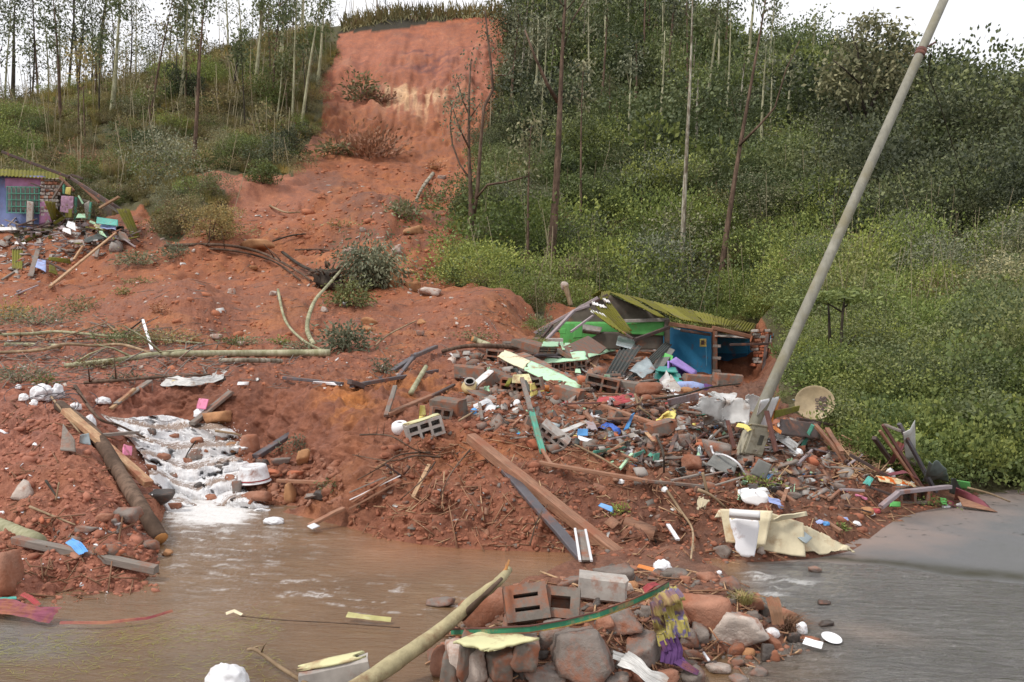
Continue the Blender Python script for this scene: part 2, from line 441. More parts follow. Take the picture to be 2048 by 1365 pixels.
hz += sstep(-0.1, 0.15, sd) * (fbm(P3, 4, 4, 62, 0.6) * 0.05 + fbm(P3, 14, 3, 63, 0.6) * 0.022)
idx = np.arange(gx.size).reshape(gx.shape)
q = np.stack([idx[:-1, :-1], idx[:-1, 1:], idx[1:, 1:], idx[1:, :-1]], -1)[(sd[:-1, :-1] > -0.12)]
used = np.unique(q); mp = np.full(gx.size, -1, np.int64); mp[used] = np.arange(len(used))
IV = np.stack([gx, gy, hz], -1).reshape(-1, 3)[used]
me = new_mesh('rubble_heap_ground', IV, mp[q])
ca = me.color_attributes.new('soil', 'FLOAT_COLOR', 'POINT')
cc = np.ones((len(used), 4), np.float32)
ic = fbm(P3, 2.5, 4, 64).reshape(-1)[used] * 0.5 + 0.5
cc[:, :3] = np.array((0.27, 0.105, 0.058)) * (1 - ic[:, None]) + np.array((0.20, 0.115, 0.078)) * ic[:, None]
ca.data.foreach_set('color', cc.ravel())
link('rubble_heap_ground', me, EARTH, kind='structure')

# ---- road
rx, ry = np.meshgrid(np.concatenate([np.arange(-40, -4, 2.0), np.arange(-4, 9, 0.05), np.arange(9, 41, 2.0)]), np.concatenate([np.arange(-60, 2, 2.0), np.arange(2, 9.6, 0.05)]))
P3 = np.stack([rx, ry, rx * 0], -1)
rzz = fbm(P3, 0.8, 3, 71) * 0.006 * (ry > 1)
idx = np.arange(rx.size).reshape(rx.shape)
q = np.stack([idx[:-1, :-1], idx[:-1, 1:], idx[1:, 1:], idx[1:, :-1]], -1)
# the tarmac stops under the banks
keep = (ry[:-1, :-1] < 9.4) & ((rx[:-1, :-1] > -4) | (ry[:-1, :-1] < 3)) & ~((rx[:-1, :-1] < 2.0) & (ry[:-1, :-1] > 7.0))
t = NT('wet_tarmac')
n = t.noise(1.1, 5, 0.6); n2_ = t.noise(220, 3, 0.8); n3_ = t.noise(9, 5, 0.65)
c = t.mix(t.ramp(n2_, [(0.35, 0.0), (0.7, 1.0)]), (0.095, 0.094, 0.096), (0.190, 0.190, 0.192))
# a film of red silt washed off the slide, thickest beside the bank
gr = t.n.new('ShaderNodeSeparateXYZ'); t.l.new(t.tc.outputs['Object'], gr.inputs[0])
silt = t.math('SUBTRACT', t.math('MULTIPLY', gr.outputs[1], 0.55), t.math('MULTIPLY', gr.outputs[0], 0.46))
silt = t.math('ADD', silt, t.math('MULTIPLY', n, 1.6))
c = t.mix(t.ramp(t.math('MULTIPLY', silt, 0.25), [(0.68, 0.0), (0.92, 0.7)]), c, (0.40, 0.27, 0.21))
crk = t.n.new('ShaderNodeTexVoronoi'); crk.feature = 'DISTANCE_TO_EDGE'; crk.inputs['Scale'].default_value = 0.75
wv = t.n.new('ShaderNodeVectorMath'); wv.operation = 'ADD'
nv = t.n.new('ShaderNodeTexNoise'); nv.inputs['Scale'].default_value = 3.0; nv.inputs['Detail'].default_value = 5
t.l.new(t.tc.outputs['Object'], nv.inputs['Vector'])
sc_ = t.n.new('ShaderNodeVectorMath'); sc_.operation = 'SCALE'; sc_.inputs['Scale'].default_value = 0.6; t.l.new(nv.outputs['Color'], sc_.inputs[0])
t.l.new(t.tc.outputs['Object'], wv.inputs[0]); t.l.new(sc_.outputs[0], wv.inputs[1]); t.l.new(wv.outputs[0], crk.inputs['Vector'])
cm = t.math('MULTIPLY', t.ramp(crk.outputs['Distance'], [(0.004, 1.0), (0.012, 0.0)]), t.ramp(n3_, [(0.52, 0.0), (0.6, 1.0)]))
c = t.mix(cm, c, (0.03, 0.03, 0.025))
wt = t.math('MULTIPLY', t.attr('wet').outputs['Fac'], t.ramp(n3_, [(.3, .6), (.6, 1.0)]))
c = t.mix(wt, c, (0.040, 0.036, 0.020))
t.set(color=c, rough=t.math('SUBTRACT', t.ramp(n, [(0.35, 0.38), (0.65, 0.65)]), t.math('MULTIPLY', wt, .12)), spec=0.4, normal=t.bump(n2_, 0.4, 0.006))
ROADM = t.m
me = new_mesh('road', np.stack([rx, ry, rzz], -1).reshape(-1, 3), q[keep])
rY = np.maximum(ry, 1.0); rPX = CX + rx / rY * FOC; rPY = CY + EYE * FOC / rY
redge = np.interp(rPX, [1500, 1580, 1700, 1800, 1900, 2048, 2500], [1132, 1124, 1126, 1136, 1148, 1162, 1215]) + fbm(P3, 2.2, 4, 81) * 9
wetv = np.exp(-((rPY - redge + 9) / 9.0) ** 2) * (ry > 3) * (rPX > 1500)
wa = me.attributes.new('wet', 'FLOAT', 'POINT'); wa.data.foreach_set('value', np.clip(wetv, 0, 1).astype(np.float32).ravel())
link('road', me, ROADM, kind='structure')

# ---- brown flood water, one sheet over pond and road
wc = np.arange(-500, 2500, 3.0)
wy = EYE * FOC / (np.concatenate([np.arange(2400, 1420, -20.0), np.arange(1420, 985, -2.0)]) - CY)
WY, WXP = np.meshgrid(wy, wc, indexing='ij')
WX = (WXP - CX) / FOC * WY; WP = CY + EYE * FOC / WY
edge = np.interp(wc, [-500, 1400, 1500, 1580, 1700, 1800, 1900, 2048, 2500], [985, 985, 1132, 1124, 1126, 1136, 1148, 1162, 1215])
P3 = np.stack([WX, WY, WX * 0], -1)
edj = edge[None, :] + fbm(P3, 2.2, 4, 81) * 9
keepw = (WP > edj - 16)
Wdip = (1 - sstep(-14, 12, WP - edj)) * (WXP > 1480)
# a bare tongue of tarmac beside the small heap
tong = np.exp(-((WXP - 1745) / 95.0) ** 2 - ((WP - 1272 - (WXP - 1745) * 0.14) / 17.0) ** 2)
FX = (WX * 0.966 - WY * 0.26); FY = (WX * 0.26 + WY * 0.966)
turb = np.exp(-((WXP - 430) / 190.0) ** 2 - ((WP - 1085) / 90.0) ** 2)
stream = np.exp(-((WP - 1165 - (WXP - 450) * 0.12) / 38.0) ** 2) * sstep(300, 450, WXP) * (1 - sstep(880, 1100, WXP))
rip = fbm(np.stack([FX * 0.5, FY * 1.5, WX * 0], -1), 7, 4, 82, 0.6)
rightflow = sstep(1450, 1560, WXP)
Wz = 0.012 + rip * (0.0018 + 0.014 * np.clip(turb + stream * 0.45, 0, 1) + 0.0095 * rightflow) + fbm(P3, 1.2, 2, 84) * 0.003
bmp = lambda x, y, sx, sy: np.exp(-((WXP - x) / sx) ** 2 - ((WP - y) / sy) ** 2)
Wz += 0.03 * (bmp(1510, 1152, 22, 9) + bmp(1572, 1163, 18, 9) + bmp(1590, 1180, 14, 6) + bmp(1540, 1182, 14, 8)) * (0.7 + 0.6 * rip)
Wz += rightflow * (fbm(np.stack([FX * .6, FY * 1.5, WX * 0], -1), 16, 3, 86, .65) * .0065) - Wdip * .028
silt_ = sstep(-0.1, 0.5, fbm(P3, 0.9, 3, 83))
wcol = np.zeros(P3.shape) + np.array((0.175, 0.108, 0.057))
wcol = lerp(wcol, (0.30, 0.145, 0.075), (1 - sstep(1080, 1180, WP)) * sstep(600, 800, WXP) * 0.8)
wcol = lerp(wcol, (0.115, 0.078, 0.040), sstep(1240, 1330, WP) * (1 - sstep(500, 900, WXP)) * 0.55)
wcol = lerp(wcol, (0.155, 0.152, 0.148), rightflow * 0.97)
wcol = lerp(wcol, (0.26, 0.22, 0.195), np.clip(tong, 0, 1))
wcol = lerp(wcol, (0.15, 0.105, 0.068), rightflow * sstep(1250, 1350, WP) * (1 - sstep(1600, 1750, WXP)) * 0.7)
wcol = lerp(wcol, (0.17, 0.165, 0.155), (1 - sstep(60, 260, WXP)) * sstep(1232, 1262, WP) * (1 - sstep(1300, 1345, WP)) * 0.8)
fo = fbm(np.stack([FX, FY * 3.0, WX * 0], -1), 6, 5, 85, 0.65) * 0.5 + 0.5
fb_ = np.exp(-((WXP - 425 - (WP - 1035) * .5) / 110.0) ** 2 - ((WP - 1028) / 36.0) ** 2)
foam = np.clip(sstep(.62, .95, fo * .75 + fb_ * .75) , 0, 1) * np.clip(fb_ * 2, 0, 1)
foam = np.maximum(foam, np.clip(turb, 0, 1) * sstep(0.56, 0.72, fo) * 0.6)
foam = np.maximum(foam, stream * sstep(0.60, 0.74, fo) * 0.55)
foam = np.maximum(foam, (bmp(1512, 1158, 34, 8) + bmp(1590, 1170, 44, 8) + bmp(1545, 1190, 30, 9)) * sstep(0.42, 0.6, fo) * 0.9)
idx = np.arange(WX.size).reshape(WX.shape)
q = np.stack([idx[:-1, :-1], idx[:-1, 1:], idx[1:, 1:], idx[1:, :-1]], -1)[keepw[:-1, :-1] & keepw[1:, 1:]]
used = np.unique(q); mp = np.full(WX.size, -1, np.int64); mp[used] = np.arange(len(used))
me = new_mesh('flood_water', np.stack([WX, WY, Wz], -1).reshape(-1, 3)[used], mp[q])
ca = me.color_attributes.new('soil', 'FLOAT_COLOR', 'POINT'); cc = np.ones((len(used), 4), np.float32)
cc[:, :3] = wcol.reshape(-1, 3)[used]; ca.data.foreach_set('color', cc.ravel())
fa = me.attributes.new('foam', 'FLOAT', 'POINT'); fa.data.foreach_set('value', np.clip(foam, 0, 1).reshape(-1)[used].astype(np.float32))
ra = me.attributes.new('flow', 'FLOAT', 'POINT'); ra.data.foreach_set('value', rightflow.reshape(-1)[used].astype(np.float32))
t = NT('muddy_water')
a = t.attr('soil'); f = t.attr('foam').outputs['Fac']; fl = t.attr('flow').outputs['Fac']
rot = t.n.new('ShaderNodeMapping'); rot.inputs['Rotation'].default_value = (0, 0, math.radians(15)); rot.inputs['Scale'].default_value = (1.0, 1.9, 1)
t.l.new(t.tc.outputs['Object'], rot.inputs['Vector'])
w1 = t.noise(6, 5, 0.6, rot.outputs[0], 1.2); w2 = t.noise(42, 4, 0.75, rot.outputs[0], .8); w3 = t.noise(1.3, 5, 0.6); w4 = t.noise(60, 3, 0.7, rot.outputs[0])
c = t.mix(t.ramp(w3, [(0.35, 0.0), (0.68, 1.0)]), t.mix(1.0, a.outputs['Color'], (0.82, 0.80, 0.78), 'MULTIPLY'), t.mix(1.0, a.outputs['Color'], (1.12, 1.1, 1.08), 'MULTIPLY'))
fm = t.math('MULTIPLY', f, t.ramp(w4, [(0.30, 0.55), (0.6, 1.0)]))
c = t.mix(fm, c, (0.80, 0.79, 0.78))
w5 = t.noise(4.5, 5, .68, t.mapped((1.0, 2.2, 1), rot.outputs[0]), .6)
hh = t.math('ADD', t.math('MULTIPLY', w5, t.math('ADD', .45, t.math('MULTIPLY', fl, 2.6))), t.math('MULTIPLY', w2, t.math('ADD', 0.10, t.math('MULTIPLY', fl, 0.35))))
t.set(color=c, rough=t.math('ADD', t.math('ADD', 0.045, t.math('MULTIPLY', fm, 0.6)), t.math('MULTIPLY', fl, 0.05)), spec=0.7, normal=t.bump(hh, 0.85, 0.035))
link('flood_water', me, t.m, kind='structure')

# far ground plate behind the camera and to the sides, below everything
me = new_mesh('ground', [(-2500, -2500, -0.4), (2500, -2500, -0.4), (2500, 1.5, -0.4), (-2500, 1.5, -0.4)], [(0, 1, 2, 3)])
ca = me.color_attributes.new('soil', 'FLOAT_COLOR', 'POINT'); ca.data.foreach_set('color', [0.09, 0.09, 0.04, 1] * 4)
link('ground', me, EARTH, kind='structure')

# ---- ray placement on the built ground
EYEV = Vector((0, 0, EYE))
def build_tree(names):
    _vs, _fs = [], []
    for nm in names:
        me = bpy.data.objects[nm].data
        co = np.empty(len(me.vertices) * 3, np.float32); me.vertices.foreach_get('co', co)
        li = np.empty(len(me.loops), np.int32); me.loops.foreach_get('vertex_index', li)
        b0 = sum(len(v) for v in _vs)
        _vs.append(co.reshape(-1, 3)); _fs.append(li.reshape(-1, 4) + b0)
    return BVHTree.FromPolygons(np.concatenate(_vs).tolist(), np.concatenate(_fs).tolist())
TREE = build_tree(('mud_bank',))
def hit(px, py):
    d = (PX(px, py, 1.0) - EYEV).normalized()
    r = TREE.ray_cast(EYEV, d, 2000)
    return r[0] if r[0] is not None else PX(px, py, 90)
# ---- cascade: white water stepping down the channel
nU, nV = 110, 190
cyr = np.linspace(0, 1, nV); U, V = np.meshgrid(np.linspace(0, 1, nU), cyr)
lx = np.interp(cyr, [0, .1, .28, .48, .75, 1], [205, 232, 262, 288, 312, 326]); rxx = np.interp(cyr, [0, .1, .22, .35, .6, .8, 1], [440, 468, 492, 496, 484, 500, 560])
top_ = 828 + 16 * U + 5 * np.sin(U * 9); bot_ = 1030 - 12 * np.abs(U - .4)
CXP = lx[:, None] * (1 - U) + rxx[:, None] * U + fbm(np.stack([U * 0, V * 5, U * 2], -1), 1, 3, 90) * 14 * np.abs(U - .5) * 2
CPY = top_ * (1 - V) + bot_ * V
HY = np.array([[hit(CXP[a_, b_], CPY[a_, b_]).y for b_ in range(0, nU, 3)] for a_ in range(nV)])
HY = np.minimum(HY, 11.6)
HY = np.minimum.accumulate(HY, axis=0)
HYs = np.stack([np.interp(np.arange(nU), np.arange(0, nU, 3), HY[a_]) for a_ in range(nV)])
for _ in range(6): HYs[1:-1, 1:-1] = (HYs[:-2, 1:-1] + HYs[2:, 1:-1] + HYs[1:-1, :-2] + HYs[1:-1, 2:]) / 4
nst = 5.0
ph_ = V * nst + .28 * np.sin(U * 7 + 1) + .35 * fbm(np.stack([U * 3, V * 2, U * 0 + 3], -1), 1, 2, 92)
fr = ph_ - np.floor(ph_); adv = (np.minimum(1, fr / .42) - fr) / nst
Vs = np.clip(V + adv, 0, 1)
CYY = np.empty_like(HYs)
# stones break the sheet
for b_ in range(nU): CYY[:, b_] = np.interp(Vs[:, b_], cyr, HYs[:, b_])
rise = np.clip((fr - .42) / .2, 0, 1)
CYY -= .10 + .02 * rise + fbm(np.stack([U * 9, V * 10, U * 0], -1), 1, 3, 91) * .05
edge_ = np.minimum(np.minimum(U, 1 - U) / .05, 1)
CYY += (1 - edge_) * .16
CYY += np.maximum(0, fbm(np.stack([U * 7, V * 8, U * 0 + 5], -1), 1, 3, 95, .6) - .16) * .9
CXW = (CXP - CX) / FOC * CYY; CZ = EYE - (CPY - CY) / FOC * CYY
P3 = np.stack([CXW, CYY, CZ], -1)
CZ = CZ + fbm(P3, 12, 3, 93, .6) * 0.022 + np.maximum(0, fbm(P3, 30, 2, 94)) * .012
CZ[-1] = np.minimum(CZ[-1], 0.004)
idx = np.arange(U.size).reshape(U.shape)
q = np.stack([idx[:-1, :-1], idx[:-1, 1:], idx[1:, 1:], idx[1:, :-1]], -1).reshape(-1, 4)
me = new_mesh('cascade', np.stack([CXW, CYY, CZ], -1).reshape(-1, 3), q)
fa = me.attributes.new('foam', 'FLOAT', 'POINT'); fa.data.foreach_set('value', np.clip(np.where(fr < .42, .75 * np.clip(1 - fr / .42, 0, 1) ** 1.2, .35 + .65 * rise) + .25 * V, 0, 1).astype(np.float32).ravel())
t = NT('white_water')
mp_ = t.mapped((2.6, 1.2, 0.55)); mq_ = t.mapped((1.6, .5, .22))
w1 = t.noise(6, 6, 0.72, mp_, 0.8); w2 = t.noise(60, 5, 0.75, mq_, .4)
f = t.ramp(t.math('ADD', t.math('MULTIPLY', w1, 0.95), t.math('MULTIPLY', t.attr('foam').outputs['Fac'], 0.42)), [(0.60, 0.0), (0.78, 1.0)])
c = t.mix(f, (0.29, 0.205, 0.155), (0.80, 0.80, 0.81))
c = t.mix(t.ramp(w2, [(0.36, 0.5), (0.50, 0.0)]), c, (0.45, 0.40, 0.38))
t.set(color=c, rough=t.ramp(f, [(0, 0.12), (1, 0.5)]), spec=0.5, normal=t.bump(t.math('ADD', w1, t.math('MULTIPLY', w2, 0.2)), 0.6, 0.05))
link('cascade', me, t.m, kind='structure')
TREE = build_tree(('mud_bank', 'landslide_slope', 'hillside', 'rubble_heap_ground', 'flood_water', 'cascade', 'road'))
def hit(px, py):
    d = (PX(px, py, 1.0) - EYEV).normalized()
    r = TREE.ray_cast(EYEV, d, 2000)
    return r[0] if r[0] is not None else PX(px, py, 90)
def hitn(px, py):
    d = (PX(px, py, 1.0) - EYEV).normalized()
    r = TREE.ray_cast(EYEV, d, 2000)
    return (r[0], r[1] if r[1].z > 0 else -r[1]) if r[0] is not None else (PX(px, py, 90), Vector((0, 0, 1)))
def ground(x, y):
    r = TREE.ray_cast(Vector((x, y, 200)), Vector((0, 0, -1)), 400)
    return r[0] if r[0] is not None else Vector((x, y, 0))
def H(px, py, up=0.0, towards=0.0):
    """A point on the ground seen at a photograph pixel, lifted by up metres and kept on that sight line."""
    g = hit(px, py)
    if up == 0 and towards == 0: return g
    Y = g.y - towards
    if up:
        # move towards the eye along the sight line until the point stands `up` above the ground below it
        for k in range(40):
            p = PX(px, py, Y)
            if p.z - ground(p.x, p.y).z >= up: break
            Y *= 0.992
    return PX(px, py, Y)
# ================================================================ VEGETATION
def leaf_mat(name, c_dark, c_light, trans=0.25, sc=0.5, tint=None):
    t = NT(name)
    isl = t.geo.outputs['Random Per Island']
    rnd = t.n.new('ShaderNodeObjectInfo').outputs['Random']
    adj = (2.0, 1.72, 1.95)
    c = t.mix(isl, tuple(x * a_ * .95 for x, a_ in zip(c_dark, adj)), tuple(x * a_ for x, a_ in zip(c_light, adj)))
    c = t.mix(1.0, c, t.ramp(rnd, [(0, (0.62, 0.68, 0.66)), (0.35, (0.92, 0.95, 0.88)), (0.7, (1.12, 1.10, 1.0)), (1, (1.32, 1.22, 0.98))]), 'MULTIPLY')
    ps = t.geo.outputs['Position']; pn = t.noise(.16, 4, .6, ps)
    c = t.mix(1.0, c, t.ramp(pn, [(.36, (.60, .62, .60)), (.5, (1, 1, .97)), (.64, (1.26, 1.22, 1.12))]), 'MULTIPLY')
    if tint: c = t.mix(t.ramp(isl, [(0.86, 0.0), (0.9, 1.0)], True), c, tint)
    t.set(color=c, rough=0.55, spec=0.3)
    tr = t.n.new('ShaderNodeBsdfTranslucent'); t.l.new(c, tr.inputs[0])
    mx = t.n.new('ShaderNodeMixShader'); mx.inputs[0].default_value = trans
    t.l.new(t.b.outputs[0], mx.inputs[1]); t.l.new(tr.outputs[0], mx.inputs[2]); t.l.new(mx.outputs[0], t.out.inputs[0])
    return t.m

LM = {
 'grass': leaf_mat('grass_blades', (0.105, 0.115, 0.038), (0.215, 0.205, 0.082), tint=(0.26, 0.21, 0.11)),
 'bush': leaf_mat('bush_leaves', (0.055, 0.088, 0.028), (0.130, 0.175, 0.055)),
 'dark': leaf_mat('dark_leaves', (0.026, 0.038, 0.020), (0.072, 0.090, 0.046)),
 'olive': leaf_mat('olive_leaves', (0.088, 0.098, 0.042), (0.185, 0.175, 0.085), tint=(0.20, 0.13, 0.08)),
 'bright': leaf_mat('bright_leaves', (0.070, 0.112, 0.028), (0.155, 0.205, 0.058)),
 'grey': leaf_mat('grey_green_leaves', (0.065, 0.085, 0.048), (0.155, 0.178, 0.112)),
 'brown': leaf_mat('withered_leaves', (0.10, 0.062, 0.038), (0.20, 0.13, 0.085)),
 'deep': leaf_mat('deep_green_leaves', (0.042, 0.064, 0.026), (0.098, 0.128, 0.056)),
}

def leaves(pts, dirs, length, width, rng, jitter=0.35, fold=0.0):
    """Diamond leaves at pts pointing along dirs."""
    n = len(pts)
    d = dirs + rng.normal(0, jitter, (n, 3)); d /= np.linalg.norm(d, axis=1, keepdims=True) + 1e-9
    s = np.cross(d, rng.normal(0, 1, (n, 3))); s /= np.linalg.norm(s, axis=1, keepdims=True) + 1e-9
    L = (length * rng.uniform(0.6, 1.3, n))[:, None]; W = (width * rng.uniform(0.7, 1.3, n))[:, None]
    v = np.stack([pts, pts + d * L * 0.45 + s * W, pts + d * L, pts + d * L * 0.45 - s * W], 1)
    f = np.arange(n * 4).reshape(n, 4)
    return v.reshape(-1, 3), f

def merge(parts):
    vs, fs, b = [], [], 0
    for v, f in parts:
        vs.append(v); fs.append(f + b); b += len(v)
    return np.concatenate(vs), np.concatenate(fs)

def bush_geo(rng, n=380, rad=0.5, height=0.8, lobes=7, leaf=0.09, width=0.03, up=0.5, loose=0.12):
    parts = []
    c = np.stack([rng.normal(0, rad * 0.5, lobes), rng.normal(0, rad * 0.5, lobes), rng.uniform(0.15, 0.9, lobes) * height * 0.75], 1)
    r = rng.uniform(0.45, 0.85, lobes) * rad * 0.8
    k = rng.integers(0, lobes, n)
    d = rng.normal(0, 1, (n, 3)); d[:, 2] = np.abs(d[:, 2]) * 0.9 - 0.25; d /= np.linalg.norm(d, axis=1, keepdims=True)
    p = c[k] + d * (r[k] * rng.uniform(0.6, 1.0 + loose, n))[:, None]
    p[:, 2] = np.abs(p[:, 2])
    dd = d * 0.7 + np.array([0, 0, up])
    return leaves(p, dd, leaf, width, rng, 0.45)

def blades_geo(rng, n=160, rad=0.35, height=0.8, width=0.012, droop=0.5, seg=3):
    vs, fs, b = [], [], 0
    for i in range(n):
        a = rng.uniform(0, 6.283); r = rad * math.sqrt(rng.uniform(0, 1)) * 0.6
        p0 = np.array([math.cos(a) * r, math.sin(a) * r, 0.0]); ln = rng.uniform(0.5, 1.0) * height
        out = np.array([math.cos(a + rng.normal(0, .6)), math.sin(a + rng.normal(0, .6)), 0]) * rng.uniform(0.15, 0.9) * droop
        side = np.cross(out, [0, 0, 1]); side = side / (np.linalg.norm(side) + 1e-6) * width * rng.uniform(.7, 1.4)
        pts = []
        for s in range(seg + 1):
            u = s / seg
            q = p0 + np.array([0, 0, ln]) * (u - 0.45 * droop * u * u) + out * ln * u * u
            w = side * (1 - u * 0.92)
            pts += [q - w, q + w]
        vs += pts
        for s in range(seg):
            fs.append([b + 2 * s, b + 2 * s + 1, b + 2 * s + 3, b + 2 * s + 2])
        b += 2 * (seg + 1)
    return np.array(vs), np.array(fs)

def twigs_geo(rng, n=26, rad=0.5, height=1.0, w=0.008):
    vs, fs, b = [], [], 0
    for i in range(n):
        p = np.array([rng.normal(0, rad * .25), rng.normal(0, rad * .25), 0.0]); d = np.array([rng.normal(0, .5), rng.normal(0, .5), 1.0])
        for s in range(4):
            q = p + d / np.linalg.norm(d) * height * rng.uniform(.18, .32); sd = np.cross(d, rng.normal(0, 1, 3)); sd = sd / np.linalg.norm(sd) * w * (1 - s * .2)
            vs += [p - sd, p + sd, q + sd * .7, q - sd * .7]; fs.append([b, b + 1, b + 2, b + 3]); b += 4
            p = q; d = d + rng.normal(0, .35, 3)
    return np.array(vs), np.array(fs)

kinds_order = None
PROTO = bpy.data.collections.new('plant_kinds')        # kept out of the scene; only the ground cover draws from it
def proto(name, geo, mat):
    me = new_mesh(name, geo[0], geo[1], False); me.materials.append(mat)
    o = bpy.data.objects.new(name, me); PROTO.objects.link(o); return o
rg = np.random.default_rng(3)
kinds = [
 ('a0', bush_geo(rg, 651, .5, .75, 7, 0.066, 0.022), LM['bush']),
 ('a1', bush_geo(rg, 651, .55, .6, 8, 0.070, 0.024), LM['bush']),
 ('a2', bush_geo(rg, 744, .5, .9, 9, 0.066, 0.024), LM['dark']),
 ('a3', bush_geo(rg, 589, .6, .6, 8, 0.062, 0.018, .7), LM['olive']),
 ('a4', blades_geo(rg, 190, .5, .75, .013, .75), LM['grass']),
 ('a5', blades_geo(rg, 150, .4, 1.0, .012, .55), LM['grass']),
 ('a6', bush_geo(rg, 961, .55, .7, 9, 0.047, 0.018), LM['bright']),
 ('a7', bush_geo(rg, 713, .5, .85, 9, 0.078, 0.021, .2), LM['deep']),
 ('a8', bush_geo(rg, 465, .5, 1.0, 6, 0.062, 0.014, .3, .3), LM['grey']),
 ('b0', bush_geo(rg, 2325, .85, 1.5, 20, 0.066, 0.024, .3), LM['bush']),
 ('b1', bush_geo(rg, 2325, .80, 1.6, 18, 0.066, 0.021, .2), LM['deep']),
 ('b2', bush_geo(rg, 2015, .80, 1.7, 16, 0.070, 0.022, .2, .2), LM['dark']),
 ('b3', bush_geo(rg, 1705, .75, 1.6, 14, 0.070, 0.019, -.1, .3), LM['grey']),
 ('b4', bush_geo(rg, 1395, .8, 1.3, 12, 0.066, 0.021, .6, .25), LM['bright']),
 ('a9', merge([twigs_geo(rg, 40), bush_geo(rg, 186, .5, 1.0, 6, 0.055, 0.016, .3, .4)]), LM['brown']),
]
 

for nm, geo, mt in kinds: proto(nm, geo, mt)
def scatter_object(name, pos, kidx, scl, rot, label=None):
    me = bpy.data.meshes.new(name)
    me.vertices.add(len(pos)); me.vertices.foreach_set('co', np.asarray(pos, np.float32).ravel())
    a = me.attributes.new('kind_index', 'INT', 'POINT'); a.data.foreach_set('value', np.asarray(kidx, np.int32))
    a = me.attributes.new('size', 'FLOAT_VECTOR', 'POINT'); a.data.foreach_set('vector', np.asarray(scl, np.float32).ravel())
    a = me.attributes.new('turn', 'FLOAT_VECTOR', 'POINT'); a.data.foreach_set('vector', np.asarray(rot, np.float32).ravel())
    o = link(name, me, kind='stuff')
    ng = bpy.data.node_groups.new(name, 'GeometryNodeTree')
    ng.interface.new_socket('Geometry', in_out='INPUT', socket_type='NodeSocketGeometry')
    ng.interface.new_socket('Geometry', in_out='OUTPUT', socket_type='NodeSocketGeometry')
    gi = ng.nodes.new('NodeGroupInput'); go = ng.nodes.new('NodeGroupOutput')
    ci = ng.nodes.new('GeometryNodeCollectionInfo'); ci.inputs['Collection'].default_value = PROTO
    ci.inputs['Separate Children'].default_value = True; ci.inputs['Reset Children'].default_value = True
    ip = ng.nodes.new('GeometryNodeInstanceOnPoints'); ip.inputs['Pick Instance'].default_value = True
    def at(nm_, dt):
        n_ = ng.nodes.new('GeometryNodeInputNamedAttribute'); n_.data_type = dt; n_.inputs['Name'].default_value = nm_
        return n_.outputs['Attribute']
    ng.links.new(gi.outputs[0], ip.inputs['Points']); ng.links.new(ci.outputs[0], ip.inputs['Instance'])
    ng.links.new(at('kind_index', 'INT'), ip.inputs['Instance Index'])
    er = ng.nodes.new('FunctionNodeEulerToRotation'); ng.links.new(at('turn', 'FLOAT_VECTOR'), er.inputs[0])
    ng.links.new(er.outputs[0], ip.inputs['Rotation']); ng.links.new(at('size', 'FLOAT_VECTOR'), ip.inputs['Scale'])
    ng.links.new(ip.outputs[0], go.inputs[0])
    md = o.modifiers.new('cover', 'NODES'); md.node_group = ng
    return o

# where plants grow: cells of the ground sheet outside the slide, and a few inside it
area = np.abs((TXP[:-1, 1:] - TXP[:-1, :-1]) * (TP[:-1, :-1] - TP[1:, :-1]))
cellY = TY[:-1, :-1]; cp = TP[:-1, :-1]; cx = TXP[:-1, :-1]
vegcell = (~fb) & (TK[:-1, :-1] < 16) & (cellY < 130)
w = np.where(vegcell, area + 0.02 * cellY / 20, 0)
w *= np.where((cx < -100) | (cx > 2150), 0.5, 1.0)
w *= 1 + 0.9 * (cellY > 55) + 0.5 * (cellY < 18)
w[-6:] *= 0.2
flatw = w.ravel() / w.sum()
NP = 13500
pick = RNG.choice(flatw.size, NP, p=flatw)
pi, pj = np.unravel_index(pick, w.shape)
fu, fv = RNG.uniform(0, 1, NP)[:, None], RNG.uniform(0, 1, NP)[:, None]
pp = (G[pi, pj] * (1 - fu) + G[pi, pj + 1] * fu) * (1 - fv) + (G[pi + 1, pj] * (1 - fu) + G[pi + 1, pj + 1] * fu) * fv
qx, qy, qY = cx[pi, pj], cp[pi, pj], cellY[pi, pj]
nn = fbm(np.stack([qx / 90, qy / 60, qx * 0], -1), 1, 3, 101) * 0.5 + 0.5
n2v = fbm(np.stack([qx / 30, qy / 22, qx * 0 + 4], -1), 1, 3, 103) * 0.5 + 0.5
u = RNG.uniform(0, 1, NP)
k_ = np.zeros(NP, int)
def choose(mask, table):
    cum = np.cumsum([p for _, p in table]); cum = cum / cum[-1]
    s = np.clip(u * 0.55 + n2v * 0.6 - 0.08 , 0, 0.999)      # neighbours tend to be alike
    sel = np.array([t_[0] for t_ in table])[np.searchsorted(cum, s)]
    k_[mask] = sel[mask]
left = qx < 700
choose(left, [(2, .04), (7, .07), (0, .14), (3, .24), (4, .20), (5, .20), (9, .05), (8, .03), (6, .06)])
choose(left & (qy < 300 - (qx) * 0.18) & (RNG.uniform(0, 1, NP) < .6), [(4, .4), (5, .3), (3, .3)])
right = qx >= 700
choose(right, [(2, .16), (7, .24), (0, .22), (1, .12), (3, .12), (8, .09), (6, .05), (9, .03)])
choose(right & (nn > .60) & (qx > 1350) & (qy < 330), [(4, .3), (5, .2), (3, .35), (0, .15)])
choose(right & (qx > 960) & (qx < 1180) & (qy < 330), [(2, .45), (7, .3), (8, .15), (0, .1)])
choose(right & (qy > 460) & (qx > 930), [(0, .18), (6, .28), (4, .17), (3, .14), (7, .12), (8, .07), (5, .04)])
copse = right & (qx > 1690 + (qy - 150) * .12) & (qy < 500)  # zone of dark green tree clumps, dark by their own leaf colour
choose(copse, [(2, .52), (7, .40), (8, .05), (3, .03)])
